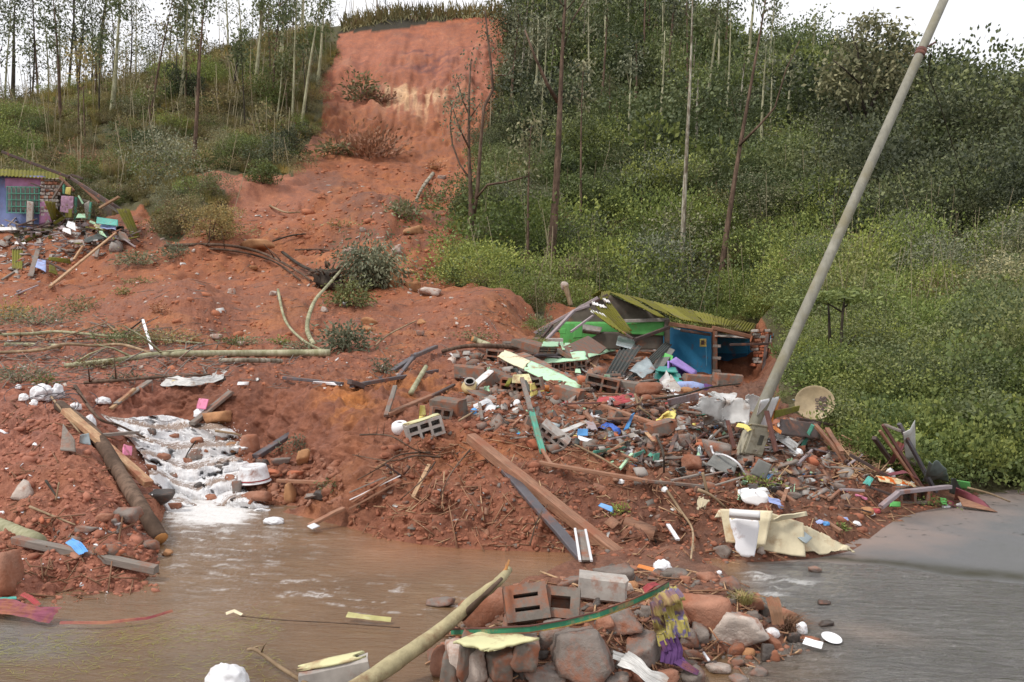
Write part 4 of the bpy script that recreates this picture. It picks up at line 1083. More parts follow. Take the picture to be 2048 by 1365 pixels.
# ================================================================ OBJECT KIT
dr = np.random.default_rng(77)
WOOD = lambda nm, c, **k: M(nm, c, grain=(1.5, 14, 14), sc=5, bump=.35, bd=.004, **k)
mt = {
 'timber': WOOD('red_brown_timber', (.28, .145, .09), rough=.65, dirt=.22, var=.4), 'tan': WOOD('tan_timber', (.42, .27, .155), rough=.7, dirt=.24, var=.4),
 'grey': WOOD('grey_weathered_wood', (.22, .19, .165), rough=.85, dirt=.2), 'dark': WOOD('dark_stained_wood', (.085, .058, .052), rough=.6, dirt=.15),
 'steel': M('dull_grey_steel', (.13, .12, .13), rough=.45, metal=.4, dirt=.15), 'rust': M('rusted_steel', (.12, .055, .045), rough=.7, dirt=.2),
 'mauve': WOOD('mauve_grey_wood', (.30, .25, .26), rough=.7, dirt=.08), 'white': M('white_paint', (.72, .71, .70), rough=.5, dirt=.12, var=.06),
 'plast': M('white_plastic', (.80, .80, .82), rough=.35, dirt=.06, var=.04, spec=.5), 'foam': M('white_foam', (.86, .86, .86), rough=.8, dirt=.05, var=.03),
 'mint': M('mint_plaster', (.42, .66, .44), rough=.7, dirt=.16, var=.06), 'green': M('green_plaster', (.13, .46, .12), rough=.7, dirt=.06, var=.1),
 'blue': M('blue_plaster', (.055, .33, .60), rough=.65, dirt=.04, var=.12, sc=3), 'lblue': M('light_blue_paint', (.12, .42, .62), rough=.6, dirt=.08),
 'cement': M('cement_block', (.175, .15, .128), rough=.95, dirt=.36, sc=9, bump=.7, bd=.006), 'lcement': M('pale_cement', (.36, .33, .30), rough=.9, dirt=.18, sc=8, bump=.5),
 'inner': M('block_hollow', (.10, .085, .07), rough=1, dirt=.3), 'dark_render': M('dark_cement_render', (.13, .11, .09), rough=.95, dirt=.08, sc=3),
 'yellow': M('yellow_paint', (.70, .60, .17), rough=.5, dirt=.18, var=.08), 'paleyel': M('pale_yellow_plaster', (.62, .60, .34), rough=.7, dirt=.26, var=.06),
 'cream': M('cream_paint', (.66, .58, .40), rough=.5, dirt=.16, dirt_col=(.42, .22, .09), sc=4), 'peel': M('peeled_branch', (.42, .36, .21), bump=.8, bd=.006, rough=.8, dirt=.22, dirt_col=(.22, .13, .07), sc=7, grain=(3, 3, 1)), 'dishm': M('tan_dish_paint', (.42, .33, .205), rough=.5, dirt=.06, dirt_col=(.28, .2, .11)),
 'teal': M('teal_plastic', (.07, .36, .30), rough=.4, dirt=.12, spec=.5), 'purple': M('purple_paint', (.30, .20, .52), rough=.5, dirt=.04), 'purple_shade': M('purple_inside_shade', (.085, .05, .19), rough=.6, dirt=.04),
 'lilac': M('lilac_cloth', (.36, .44, .72), rough=.9, dirt=.12), 'sheet': M('crumpled_white_sheet', (.56, .55, .53), rough=.45, dirt=.16, dirt_col=(.33, .22, .15), metal=.1, sc=5),
 'galv': M('galvanised_sheet', (.36, .41, .42), rough=.4, metal=.5, dirt=.12), 'corr': M('dark_corrugated_sheet', (.060, .066, .062), rough=.6, dirt=.10, sc=4),
 'moss': None, 'redc': M('red_cloth', (.42, .075, .085), rough=.95, dirt=.28), 'magenta': M('magenta_cloth', (.20, .06, .09), rough=.95, dirt=.38), 'bluec': M('blue_cloth', (.07, .17, .58), rough=.8, dirt=.12),
 'bluep': M('blue_plastic', (.09, .30, .62), rough=.4, dirt=.1, spec=.5), 'purplec': M('purple_cloth', (.10, .045, .14), rough=.95, dirt=.1), 'pink': M('pink_plastic', (.80, .26, .42), rough=.4, dirt=.08),
 'tealp': WOOD('teal_painted_wood', (.09, .30, .22), rough=.6, dirt=.12), 'greenp': M('green_enamel', (.04, .20, .11), rough=.5, dirt=.24, dirt_col=(.35, .22, .10), sc=9),
 'rock': M('grey_rock', (.215, .18, .158), rough=.85, dirt=.30, sc=7, bump=.7, bd=.02), 'rockr': M('red_earthy_rock', (.33, .165, .11), rough=.9, dirt=.40, sc=7, bump=.7, bd=.02),
 'rocko': M('ochre_rock', (.40, .205, .10), rough=.9, dirt=.12, sc=5, bump=.7, bd=.02), 'rockd': M('dark_wet_rock', (.075, .062, .055), rough=.35, dirt=.12, sc=7, bump=.7, bd=.02),
 'rockw': M('pale_rock', (.45, .38, .33), rough=.85, dirt=.26, sc=7, bump=.7, bd=.02), 'brick': M('red_brick', (.42, .14, .075), rough=.9, dirt=.15, sc=9, bump=.5),
 'orange': M('orange_plastic', (.62, .22, .06), rough=.4, dirt=.08), 'clay': M('cream_clay', (.62, .50, .26), rough=.6, dirt=.06), 'black': M('flat_black', (.012, .011, .010), rough=.8, dirt=0, var=.1),
 'meter': M('weathered_grey_cream_paint', (.40, .37, .28), rough=.6, dirt=.14, dirt_col=(.20, .15, .08), sc=9), 'screen': M('dark_grey_window', (.10, .095, .075), rough=.3, dirt=.02),
 'pole': M('grey_pole_concrete', (.225, .215, .175), rough=.85, dirt=.26, dirt_col=(.20, .18, .12), sc=3, grain=(4, 4, 1)), 'grime': M('grime_grey_board', (.15, .15, .14), rough=.8, dirt=.1),
 'tarp': M('grey_green_tarp', (.11, .135, .125), rough=.5, dirt=.06), 'maroon': M('maroon_sheet', (.22, .06, .075), rough=.7, dirt=.14), 'brownc': M('brown_cloth', (.22, .12, .07), rough=.95, dirt=.2),
 'purw': M('purple_wall_paint', (.30, .14, .24), rough=.8, dirt=.10, sc=2), 'bluw': M('faded_blue_wall_paint', (.15, .19, .36), rough=.8, dirt=.10, dirt_col=(.25, .14, .18), sc=2), 'mauvec': M('mauve_cloth', (.36, .22, .30), rough=.9, dirt=.05),
}
# moss-covered fibre sheet
t = NT('mossy_fibre_sheet')
n = t.noise(2.2, 5, .7); n2_ = t.noise(22, 4, .7); rnd = t.n.new('ShaderNodeObjectInfo').outputs['Random']
c = t.mix(n2_, (.10, .10, .022), (.27, .25, .05))
c = t.mix(t.ramp(n, [(.50, 0), (.66, .9)]), c, (.15, .125, .085)); c = t.mix(1.0, c, t.ramp(rnd, [(0, .7), (1, 1.15)]), 'MULTIPLY')
t.set(color=c, rough=.95, spec=.15, normal=t.bump(n2_, .9, .02)); mt['moss'] = t.m

def frame(x_axis, up=Vector((0, 0, 1))):
    x_ = x_axis.normalized(); y_ = up.cross(x_)
    if y_.length < 1e-3: y_ = Vector((0, 1, 0)).cross(x_)
    y_.normalize(); z_ = x_.cross(y_)
    return Matrix((x_, y_, z_)).transposed()

def beam_mesh(L, w, h, segs=6, rough=.02, split=0.0):
    vs, fs = [], []
    b = .12 * min(w, h)
    ring = [(-w / 2 + b, -h / 2), (w / 2 - b, -h / 2), (w / 2, -h / 2 + b), (w / 2, h / 2 - b), (w / 2 - b, h / 2), (-w / 2 + b, h / 2), (-w / 2, h / 2 - b), (-w / 2, -h / 2 + b)]
    wob = dr.normal(0, rough * w, (segs + 1, 2))
    for i in range(segs + 1):
        for (y_, z_) in ring:
            x_ = L * i / segs
            if i in (0, segs): x_ += dr.uniform(-.12, .12) * w * (1 + split * 6)
            vs.append((x_, y_ + wob[i, 0], z_ + wob[i, 1]))
    for i in range(segs):
        for s in range(8):
            s2 = (s + 1) % 8; fs.append((i * 8 + s, i * 8 + s2, (i + 1) * 8 + s2, (i + 1) * 8 + s))
    fs.append(tuple(range(8))[::-1]); fs.append(tuple(segs * 8 + s for s in range(8)))
    return vs, fs

def beam(a, b, w, h, m, name='plank', label=None, cat=None, group=None, parent=None, roll=0.0, split=0.0):
    d = b - a; R = frame(d).to_4x4() @ Matrix.Rotation(roll, 4, 'X')
    v, f = beam_mesh(d.length, w, h, split=split)
    me = new_mesh(name, v, f, False)
    o = link(name, me, mt.get(m, m) if isinstance(m, str) else m, parent)
    o.location = a if parent is None else a - parent.location
    o.rotation_euler = R.to_euler()
    if label: tag(o, label, cat or name.replace('_', ' '), group)
    return o

def pt(q, up=0.0):
    """(px, py) on the ground; (px, py, lift) above it; ('Y', px, py, Y) free"""
    if q[0] == 'Y': return PX(q[1], q[2], q[3])
    return H(q[0], q[1], (q[2] if len(q) > 2 else 0.0) + up)

def pbeam(a, b, wpx, hpx, m, name, label, cat=None, group=None, roll=0.0, split=0.0, parent=None):
    A, B = pt(a, .012), pt(b, .012); Y = (A.y + B.y) / 2
    return beam(A, B, wpx * Y / FOC, hpx * Y / FOC, m, name, label, cat, group, parent, roll, split)

def panel_mesh(c4, thick=.01, nu=10, nv=10, crumple=0.0, cfreq=3.0, corr=0.0, ncorr=8, along='u', tear=0.0, sag=0.0, seed=0):
    A, B, C, D = [np.array(p) for p in c4]        # A-B along u at v=0, D-C at v=1
    if corr: 
        if along == 'u': nv = ncorr * 6
        else: nu = ncorr * 6
    u, v = np.meshgrid(np.linspace(0, 1, nu + 1), np.linspace(0, 1, nv + 1))
    P = (A[None, None] * ((1 - u) * (1 - v))[..., None] + B * (u * (1 - v))[..., None] + C * (u * v)[..., None] + D * ((1 - u) * v)[..., None])
    n_ = np.cross(B - A, D - A); n_ = n_ / (np.linalg.norm(n_) + 1e-9)
    if n_[1] > 0: n_ = -n_
    off = np.zeros(u.shape)
    if corr: off = off + corr * np.sin((v if along == 'u' else u) * ncorr * 2 * math.pi)
    if crumple:
        q_ = P - P.mean((0, 1))
        off = off + crumple * (fbm(q_, cfreq, 2, seed, .5, True) * 1.0 + fbm(q_, cfreq * 2.3, 3, seed + 7) * .5)
    if sag: off = off - 0 * u; P[..., 2] -= sag * np.sin(u * math.pi) * np.sin(v * math.pi)
    P = P + n_ * off[..., None]
    if tear:
        cu = (B - A); cv = (D - A)
        e = fbm(np.stack([u * 5, v * 5, u * 0 + seed], -1), 1, 3, seed + 3)
        ctr = np.array([.5, .5]); du = (u - .5) * 2; dv = (v - .5) * 2
        em = np.maximum(np.abs(du), np.abs(dv)) ** 6
        P = P - (cu * (np.sign(du) * np.abs(du) ** 3 * em * np.maximum(0, e) * tear)[..., None]) - (cv * (np.sign(dv) * np.abs(dv) ** 3 * em * np.maximum(0, -e + .2) * tear)[..., None])
    Q = P - n_ * thick
    m_, k = u.shape; idx = np.arange(m_ * k).reshape(m_, k)
    f1 = np.stack([idx[:-1, :-1], idx[:-1, 1:], idx[1:, 1:], idx[1:, :-1]], -1).reshape(-1, 4)
    f2 = f1[:, ::-1] + m_ * k
    bd = np.concatenate([idx[0, :], idx[1:, -1], idx[-1, -2::-1], idx[-2:0:-1, 0]])
    nb = np.roll(bd, -1); f3 = np.stack([bd, bd + m_ * k, nb + m_ * k, nb], -1)
    return np.concatenate([P.reshape(-1, 3), Q.reshape(-1, 3)]), np.concatenate([f1, f2, f3])

def panel(c4, m, name, label=None, cat=None, group=None, parent=None, smooth=False, **k):
    c4 = [Vector(c) for c in c4]; o0 = c4[0].copy()
    v, f = panel_mesh([c - o0 for c in c4], seed=int(dr.integers(0, 999)), **k)
    me = new_mesh(name, v, f, smooth)
    o = link(name, me, mt.get(m, m) if isinstance(m, str) else m, parent)
    o.location = o0 if parent is None else o0 - parent.location
    if label: tag(o, label, cat or name.replace('_', ' '), group)
    return o
def ppanel(q4, m, name, label=None, cat=None, lift=.02, **k):
    return panel([pt(q, lift) for q in q4], m, name, label, cat, **k)

_ico = {}
def ico(sub):
    if sub not in _ico:
        bm = bmesh.new(); bmesh.ops.create_icosphere(bm, subdivisions=sub, radius=1.0)
        _ico[sub] = (np.array([v.co[:] for v in bm.verts]), np.array([[v.index for v in f.verts] for f in bm.faces])); bm.free()
    return _ico[sub]
def rock_mesh(size, sub=3, planes=13, rough=.07, seed=None, bulge=.02):
    rng = np.random.default_rng(seed if seed is not None else int(dr.integers(0, 1 << 30)))
    d, f = ico(sub)
    n = np.concatenate([rng.normal(0, 1, (max(3, planes // 2), 3)), np.array([(1, 0, 0), (-1, 0, 0), (0, 1, 0), (0, -1, 0), (0, 0, 1), (0, 0, -1.)]) + rng.normal(0, .28, (6, 3))]); n /= np.linalg.norm(n, axis=1, keepdims=True); h = np.concatenate([rng.uniform(.55, .92, len(n) - 6), rng.uniform(.50, .74, 6)])
    dot = d @ n.T; r = np.min(np.where(dot > .05, h / np.maximum(dot, .05), 9), axis=1); r = np.minimum(r, 1.35)
    r = r * (1 - bulge) + bulge * .8
    p = d * r[:, None]; p = p * (1 + rough * fbm(p, 3, 3, int(rng.integers(0, 99)), .5, True)[:, None] + rough * .7 * fbm(p, 11, 2, 5)[:, None])
    ext = p.max(0) - p.min(0); p = p - (p.max(0) + p.min(0)) / 2
    p = p / ext * np.array(size)
    return p, f
def rock(px, py, wpx, hpx, m, label, name='stone', cat='stone', group=None, sub=3, planes=16, rot=None, sink=.15, up=0.0, Y=None, depth=None, bulge=.02, rough=.07):
    g = pt((px, py)) if Y is None else PX(px, py, Y); k = g.y / FOC
    sx, sz = wpx * k, hpx * k; sy = depth * k if depth else (sx + sz) / 2 * dr.uniform(.8, 1.1)
    v, f = rock_mesh((sx, sy, sz), sub, planes, rough, bulge=bulge)
    o = link(name, new_mesh(name, v, f, False), mt[m])
    o.location = (g.x, g.y + sy * .3, g.z + sz * (.5 - sink) + up)
    o.rotation_euler = rot or (0, dr.uniform(-.12, .12), 0)
    return tag(o, label, cat, group)

def hollow_block_geo(L=.40, W=.20, Hh=.20, cols_=2, rows_=2, chip=0.02, wall=.028, deep=.75, shell=1):
    if wall > .05: wall = wall
    """block whose front (-y) face carries cols x rows slots"""
    vs, fs = [], []
    xs = [-L / 2]; cw = (L - wall * (cols_ + 1)) / cols_
    for i in range(cols_): xs += [xs[-1] + wall, xs[-1] + wall + cw]
    xs.append(L / 2)
    zs = [-Hh / 2]; ch = (Hh - wall * (rows_ + 1)) / rows_
    for i in range(rows_): zs += [zs[-1] + wall, zs[-1] + wall + ch]
    zs.append(Hh / 2)
    def q(*p):
        b = len(vs); vs.extend(p); fs.append((b, b + 1, b + 2, b + 3))
    y0, y1, yd = -W / 2, W / 2, -W / 2 + W * deep
    for i in range(len(xs) - 1):
        for j in range(len(zs) - 1):
            x0, x1, z0, z1 = xs[i], xs[i + 1], zs[j], zs[j + 1]
            if i % 2 == 1 and j % 2 == 1:
                q((x0, yd, z0), (x1, yd, z0), (x1, yd, z1), (x0, yd, z1))
                q((x0, y0, z0), (x0, yd, z0), (x0, yd, z1), (x0, y0, z1)); q((x1, yd, z0), (x1, y0, z0), (x1, y0, z1), (x1, yd, z1))
                q((x0, y0, z0), (x1, y0, z0), (x1, yd, z0), (x0, yd, z0)); q((x0, yd, z1), (x1, yd, z1), (x1, y0, z1), (x0, y0, z1))
            else:
                q((x0, y0, z0), (x1, y0, z0), (x1, y0, z1), (x0, y0, z1))
    X0, X1, Z0, Z1 = -L / 2, L / 2, -Hh / 2, Hh / 2
    q((X1, y1, Z0), (X0, y1, Z0), (X0, y1, Z1), (X1, y1, Z1)); q((X0, y1, Z0), (X0, y0, Z0), (X0, y0, Z1), (X0, y1, Z1))
    q((X1, y0, Z0), (X1, y1, Z0), (X1, y1, Z1), (X1, y0, Z1)); q((X0, y0, Z1), (X1, y0, Z1), (X1, y1, Z1), (X0, y1, Z1)); q((X0, y1, Z0), (X1, y1, Z0), (X1, y0, Z0), (X0, y0, Z0))
    v = np.array(vs); v = v + chip * .5 * np.stack([fbm(v + 9 * k_ + dr.uniform(0, 50), 9, 2, 7) for k_ in range(3)], -1) * min(L, Hh)
    return v, np.array(fs)
def block(px, py, label, rot=(0, 0, 0), s=1.0, cols_=2, rows_=2, m='cement', up=.08, face=None, Y=None, dims=(.40, .20, .20), solid=False, wall=.028, parent=None, name='concrete_block', group=None):
    g = pt((px, py)) if Y is None else PX(px, py, Y)
    if solid: v, f = beam_mesh(dims[0] * s, dims[1] * s, dims[2] * s, 4, .01); v = np.array(v) - [dims[0] * s / 2, 0, 0]; me = new_mesh(name, v, [tuple(q) for q in f], False)
    else: v, f = hollow_block_geo(dims[0] * s, dims[1] * s, dims[2] * s, cols_, rows_, wall=wall); me = new_mesh(name, v, f, False)
    o = link(name, me, mt[m]); o.location = (g.x, g.y, g.z + (up if Y is None else 0)); o.rotation_euler = [math.radians(a_) for a_ in rot]
    if label: tag(o, label, 'concrete block' if name == 'concrete_block' else name.replace('_', ' '), group)
    if face:                                                     # painted plaster still sticking to the top
        fm_, th = face; w_, h_ = dims[0] * s, dims[1] * s
        vv, ff = panel_mesh([(-w_ / 2, -h_ / 2, 0), (w_ / 2, -h_ / 2, 0), (w_ / 2, h_ / 2, 0), (-w_ / 2, h_ / 2, 0)], thick=-th, nu=8, nv=6, tear=.35, seed=int(dr.integers(0, 99)))
        link('plaster', new_mesh('plaster', vv, ff, False), mt[fm_], o, loc=(0, 0, dims[2] * s / 2 + .004))
    return o

def lathe(prof, sides=28, arc=1.0):
    vs, fs = [], []
    for (r, z) in prof:
        for s in range(sides):
            a = 6.28318 * s / sides; vs.append((r * math.cos(a), r * math.sin(a), z))
    for i in range(len(prof) - 1):
        for s in range(sides):
            s2 = (s + 1) % sides; fs.append((i * sides + s, i * sides + s2, (i + 1) * sides + s2, (i + 1) * sides + s))
    return vs, fs

def bag(px, py, wpx, hpx, m, label, name='plastic_bag', cat='plastic bag', crum=.30, rot=0, up=0, Y=None, group=None):
    g = pt((px, py)) if Y is None else PX(px, py, Y); k = g.y / FOC; d, f = ico(4)
    sd = dr.uniform(0, 90)
    r = 1 + crum * (fbm(d + sd, 1.6, 2, 3, .5, True)) + crum * .45 * fbm(d + sd, 4.5, 3, 4, .6, True)
    p = d * r[:, None]; p[:, 2] = np.where(p[:, 2] < -.4, -.4 + (p[:, 2] + .4) * .2, p[:, 2])
    p = p - (p.max(0) + p.min(0)) / 2; p = p / (p.max(0) - p.min(0)) * np.array([wpx * k, (wpx + hpx) / 2 * k, hpx * k])
    o = link(name, new_mesh(name, p, f), mt[m]); o.location = (g.x, g.y + .02, g.z + hpx * k * .42 + up); o.rotation_euler = (0, rot, 0)
    return tag(o, label, cat, group)

def cloth(pts, width_px, m, label, name='cloth', cat='cloth', folds=5, depth=.25, n=36, lift=.02, ragged=.25, parent=None, along=None, wend=None):
    """A ribbon of folded fabric lying along points of the ground."""
    P_ = [pt(q, lift) for q in pts]; k = sum(p.y for p in P_) / len(P_) / FOC
    d_ = [0]
    for a, b in zip(P_[:-1], P_[1:]): d_.append(d_[-1] + (b - a).length)
    tt = np.linspace(0, d_[-1], n + 1); C = np.stack([np.interp(tt, d_, [p[i] for p in P_]) for i in range(3)], -1)
    T_ = np.gradient(C, axis=0); T_ /= np.linalg.norm(T_, axis=1, keepdims=True) + 1e-9
    view = C - np.array([0, 0, EYE]); view /= np.linalg.norm(view, axis=1, keepdims=True)
    S_ = np.cross(T_, view * .5 + np.array([0, .3, -.8])); S_ /= np.linalg.norm(S_, axis=1, keepdims=True) + 1e-9
    Nn = np.cross(S_, T_); Nn = np.where(Nn[:, 2:3] < 0, -Nn, Nn)
    mm = 28; s_ = np.linspace(-1, 1, mm + 1); W0 = width_px * k / 2; sd = dr.uniform(0, 50)
    ww = W0 * (1 + ragged * fbm(np.stack([tt * 9, tt * 0 + sd, tt * 0], -1), 1, 3, 5))
    if wend: ww = ww * np.interp(tt / tt[-1], [0, 1], [1, wend / width_px])
    ph = fbm(np.stack([tt * 2.5, tt * 0, tt * 0 + sd], -1), 1, 2, 8) * 3
    V_ = C[:, None] + S_[:, None] * (s_[None, :, None] * ww[:, None, None])
    fq = np.stack([s_[None] * folds * .55 + ph[:, None] * .6, np.broadcast_to((tt * 5)[:, None], (n + 1, mm + 1)), np.zeros((n + 1, mm + 1)) + sd], -1)
    fold = (np.abs(fbm(fq, 1, 3, 12)) * 1.7 + .25 * np.abs(np.sin(s_[None] * folds * 1.3 + ph[:, None] * 2))) * W0 * depth * 1.4
    V_ = V_ + Nn[:, None] * fold[..., None] * (1 - .35 * s_[None, :, None] ** 2)
    V_ = V_ + (fbm(V_, 14, 3, 9, .6) * W0 * .16)[..., None] * Nn[:, None]
    idx = np.arange((n + 1) * (mm + 1)).reshape(n + 1, mm + 1)
    f = np.stack([idx[:-1, :-1], idx[:-1, 1:], idx[1:, 1:], idx[1:, :-1]], -1).reshape(-1, 4)
    o0 = C[0].copy(); o = link(name, new_mesh(name, (V_ - o0).reshape(-1, 3), f), mt[m], parent); o.location = o0
    if label: tag(o, label, cat)
    return o

def stick(pts, w0, w1, m, label, name='branch', cat='branch', leafy=None, nleaf=60, sides=6, rough=.0, group=None, side_twigs=0, cut=False):
    P_ = [pt(q, .01) for q in pts]
    # smooth the path
    Q = []
    for i in range(len(P_) - 1):
        p0 = P_[max(i - 1, 0)]; p1, p2 = P_[i], P_[i + 1]; p3 = P_[min(i + 2, len(P_) - 1)]
        for s in range(5):
            u_ = s / 5; Q.append(.5 * ((2 * p1) + (p2 - p0) * u_ + (2 * p0 - 5 * p1 + 4 * p2 - p3) * u_ ** 2 + (-p0 + 3 * p1 - 3 * p2 + p3) * u_ ** 3))
    Q.append(P_[-1]); n = len(Q); o0 = Q[0].copy()
    rr = [(w0 + (w1 - w0) * i / (n - 1)) / 2 * Q[i].y / FOC * (1 + dr.uniform(-.08, .08)) for i in range(n)]
    parts = [tube([q - o0 for q in Q], rr, sides)]
    for s in range(side_twigs):
        i = int(dr.integers(1, n - 1)); d = Vector((dr.normal(0, 1), dr.normal(0, .6), abs(dr.normal(.3, .5)))).normalized() * dr.uniform(2, 7) * rr[i] * 3
        parts.append(tube([Q[i] - o0, Q[i] - o0 + d * .5 + Vector((0, 0, d.length * .06)), Q[i] - o0 + d], [rr[i] * .5, rr[i] * .35, rr[i] * .15], 4))
    v, f = join_py(parts)
    bm_ = BK.get(m) or mt[m]
    if leafy or cut:
        o = root(name, o0, label, cat, group); link('stem', new_mesh('stem', v, f), bm_, o)
        if leafy:
            idx = dr.integers(n // 2, n, nleaf); c_ = np.array([Q[i] - o0 for i in idx]) + dr.normal(0, 1, (nleaf, 3)) * rr[0] * 5
            ls = .10 * max(1, Q[0].y / 14)
            lv, lf2 = leaves(c_, dr.normal(0, 1, (nleaf, 3)) * [1, 1, .4], ls, ls * .22, dr, .3); link('leaves', new_mesh('leaves', lv, lf2, False), LM[leafy], o)
        if cut:
            d = (Q[-1] - Q[-2]).normalized(); v2, f2 = tube([Q[-1] - o0 + d * .001, Q[-1] - o0 + d * .006], [rr[-1] * .97, rr[-1] * .93], 12)
            link('cut_end', new_mesh('cut_end', v2, f2), mt['cutwood'], o)
        return o
    o = link(name, new_mesh(name, v, f), bm_); o.location = o0
    return tag(o, label, cat, group)
mt['cutwood'] = M('fresh_cut_wood', (.58, .28, .10), rough=.7, dirt=.05)
# ================================================================ LEANING POLE, METER BOX, DISH
Yp = hit(1497, 880).y - .55; pb = PX(1496, 876, Yp); ptp = PX(1915, -60, Yp * 1.2)
po = root('electricity_pole', pb, 'tall grey concrete pole leaning over the rubble with a band near its top', 'pole')
ax = (ptp - pb); v, f = tube([ax * u_ - (ax.normalized() * .7 if u_ == 0 else Vector((0, 0, 0))) for u_ in (0, .2, .4, .6, .8, 1)], [Yp * c_ for c_ in (.0072, .0070, .0068, .0066, .0064, .0062)], 20)
link('shaft', new_mesh('shaft', v, f), mt['pole'], po)
def on_pole(py_):
    u_ = 0
    for k in range(400):
        p = pb + ax * (k / 400); q = CY - (p.z - EYE) / p.y * FOC
        if q <= py_: return k / 400
    return 1
for (py_, r_) in ((105, .095), (110, .096)):
    u_ = on_pole(py_); c_ = ax * u_; d_ = ax.normalized()
    v, f = tube([c_ - d_ * .02, c_ + d_ * .03], [Yp * .0074, Yp * .0074], 20); link('band', new_mesh('band', v, f), mt['rust'], po)
u_ = on_pole(98); c_ = ax * u_
v, f = tube([c_ + Vector((.04, -.06, 0)), c_ + Vector((.14, -.05, .06))], [.012, .012], 6); link('bracket', new_mesh('bracket', v, f), mt['rust'], po)
# torn cable hanging from the band and wound with creeper
cw = [pb + ax * on_pole(100) + Vector((.12, 0, 0))] + [PX(x_, y_, Y_) for x_, y_, Y_ in ((1856,150,12.2),(1880,210,13),(1905,290,14.2),(1930,370,15.5),(1952,430,17))]
v, f = tube([p - cw[0] for p in cw], [.007] * 6, 5); o = link('hanging_cable', new_mesh('hanging_cable', v, f), BK['dark'], None); o.location = cw[0]
tag(o, 'thin torn cable running down from the band of the leaning pole into the trees', 'cable')
# coils of wire at the foot
vs_, fs_ = [], []
for k in range(5):
    c_ = PX(1522 + dr.uniform(-14, 16), 868 + dr.uniform(-8, 12), Yp - .3); r_ = dr.uniform(.05, .10); ring = []
    for s in range(17):
        a_ = s / 16 * 6.1; ring.append(c_ + Vector((math.cos(a_) * r_ * 1.2, -.03 + math.sin(a_ * 2) * .02, math.sin(a_) * r_ * .6)) - pb)
    v, f = tube(ring, [.004] * 17, 4); b_ = len(vs_); vs_ += v; fs_ += [tuple(i + b_ for i in q) for q in f]
o = link('wire_coil', new_mesh('wire_coil', vs_, fs_), mt['black'], None); o.location = pb; tag(o, 'tangled coil of black wire between the pole foot and the meter box', 'wire')

def box_from(origin, X_, Y_, Z_, parent, name, m, bev=.01):
    """box spanned by three edge vectors from origin, with softened edges"""
    bm = bmesh.new(); vv = []
    for k in range(8):
        vv.append(bm.verts.new(origin + X_ * (k & 1) + Y_ * ((k >> 1) & 1) + Z_ * ((k >> 2) & 1)))
    for q in ((0, 2, 3, 1), (4, 5, 7, 6), (0, 1, 5, 4), (2, 6, 7, 3), (0, 4, 6, 2), (1, 3, 7, 5)): bm.faces.new([vv[i] for i in q])
    bmesh.ops.recalc_face_normals(bm, faces=bm.faces)
    if bev: bmesh.ops.bevel(bm, geom=list(bm.edges), offset=bev, segments=2, affect='EDGES', clamp_overlap=True)
    me = bpy.data.meshes.new(name); bm.to_mesh(me); bm.free()
    return link(name, me, mt[m] if isinstance(m, str) else m, parent)
# meter box: front face corners in the photograph
Ym = min(hit(1486, 915).y, hit(1520, 925).y) - .05
mo = PX(1484, 908, Ym)
mb = root('meter_box', mo, 'dented cream metal meter box with dark window, tilted at the leaning pole foot', 'meter box')
X_ = PX(1521, 917, Ym - .1) - mo; Z_ = PX(1503, 850, Ym) - mo; D_ = PX(1467, 915, Ym + .35) - mo
X_ = PX(1524, 914, Ym + .1) - mo
box_from(Vector((0, 0, 0)), X_, Z_, D_, mb, 'case', 'meter', .012)
nrm = X_.cross(Z_).normalized(); nrm = nrm if nrm.y < 0 else -nrm
box_from(X_ * .06 + Z_ * .05 + nrm * .002, X_ * .88, Z_ * .88, nrm * .016, mb, 'door', 'meter', .006)
box_from(X_ * .50 + Z_ * .38 + nrm * .020, X_ * .22, Z_ * .34, nrm * .006, mb, 'window', 'screen', .002)
box_from(X_ * -.06 + Z_ * 1.0 + D_ * -.05, X_ * 1.12, Z_ * .05, D_ * 1.1, mb, 'hood', 'meter', .006)
box_from(X_ * .04 - Z_ * .26 + D_ * .3, X_ * .6, Z_ * .24, D_ * .5, mb, 'cable_box', 'screen', .004)
for (q0, q1, w_) in (((1470,915),(1488,862),7), ((1545,925),(1528,865),8), ((1385,905),(1365,870),6)):
    pass
pbeam(('Y',1552,903,Ym - .1), ('Y',1533,822,Ym), 8, 8, 'rust', 'iron_bracket', 'rusty angle iron standing up beside the meter box', 'iron bar')
pbeam(('Y',1468,895,Ym), ('Y',1455,842,Ym + .1), 7, 6, 'rust', 'iron_bracket', 'short rusty iron stub sloping towards the pole foot', 'iron bar')
cloth([('Y',1474,850,Ym + .1), ('Y',1490,853,Ym + .05), ('Y',1500,862,Ym)], 12, 'yellow', 'yellow cloth strip tucked behind the top of the meter box', 'cloth_strip', n=12)
cloth([('Y',1530,862,Ym + .1), ('Y',1548,855,Ym + .05), ('Y',1562,866,Ym + .05)], 10, 'orange', 'orange cloth strip beside the coil of wire at the pole foot', 'cloth_strip', n=12)
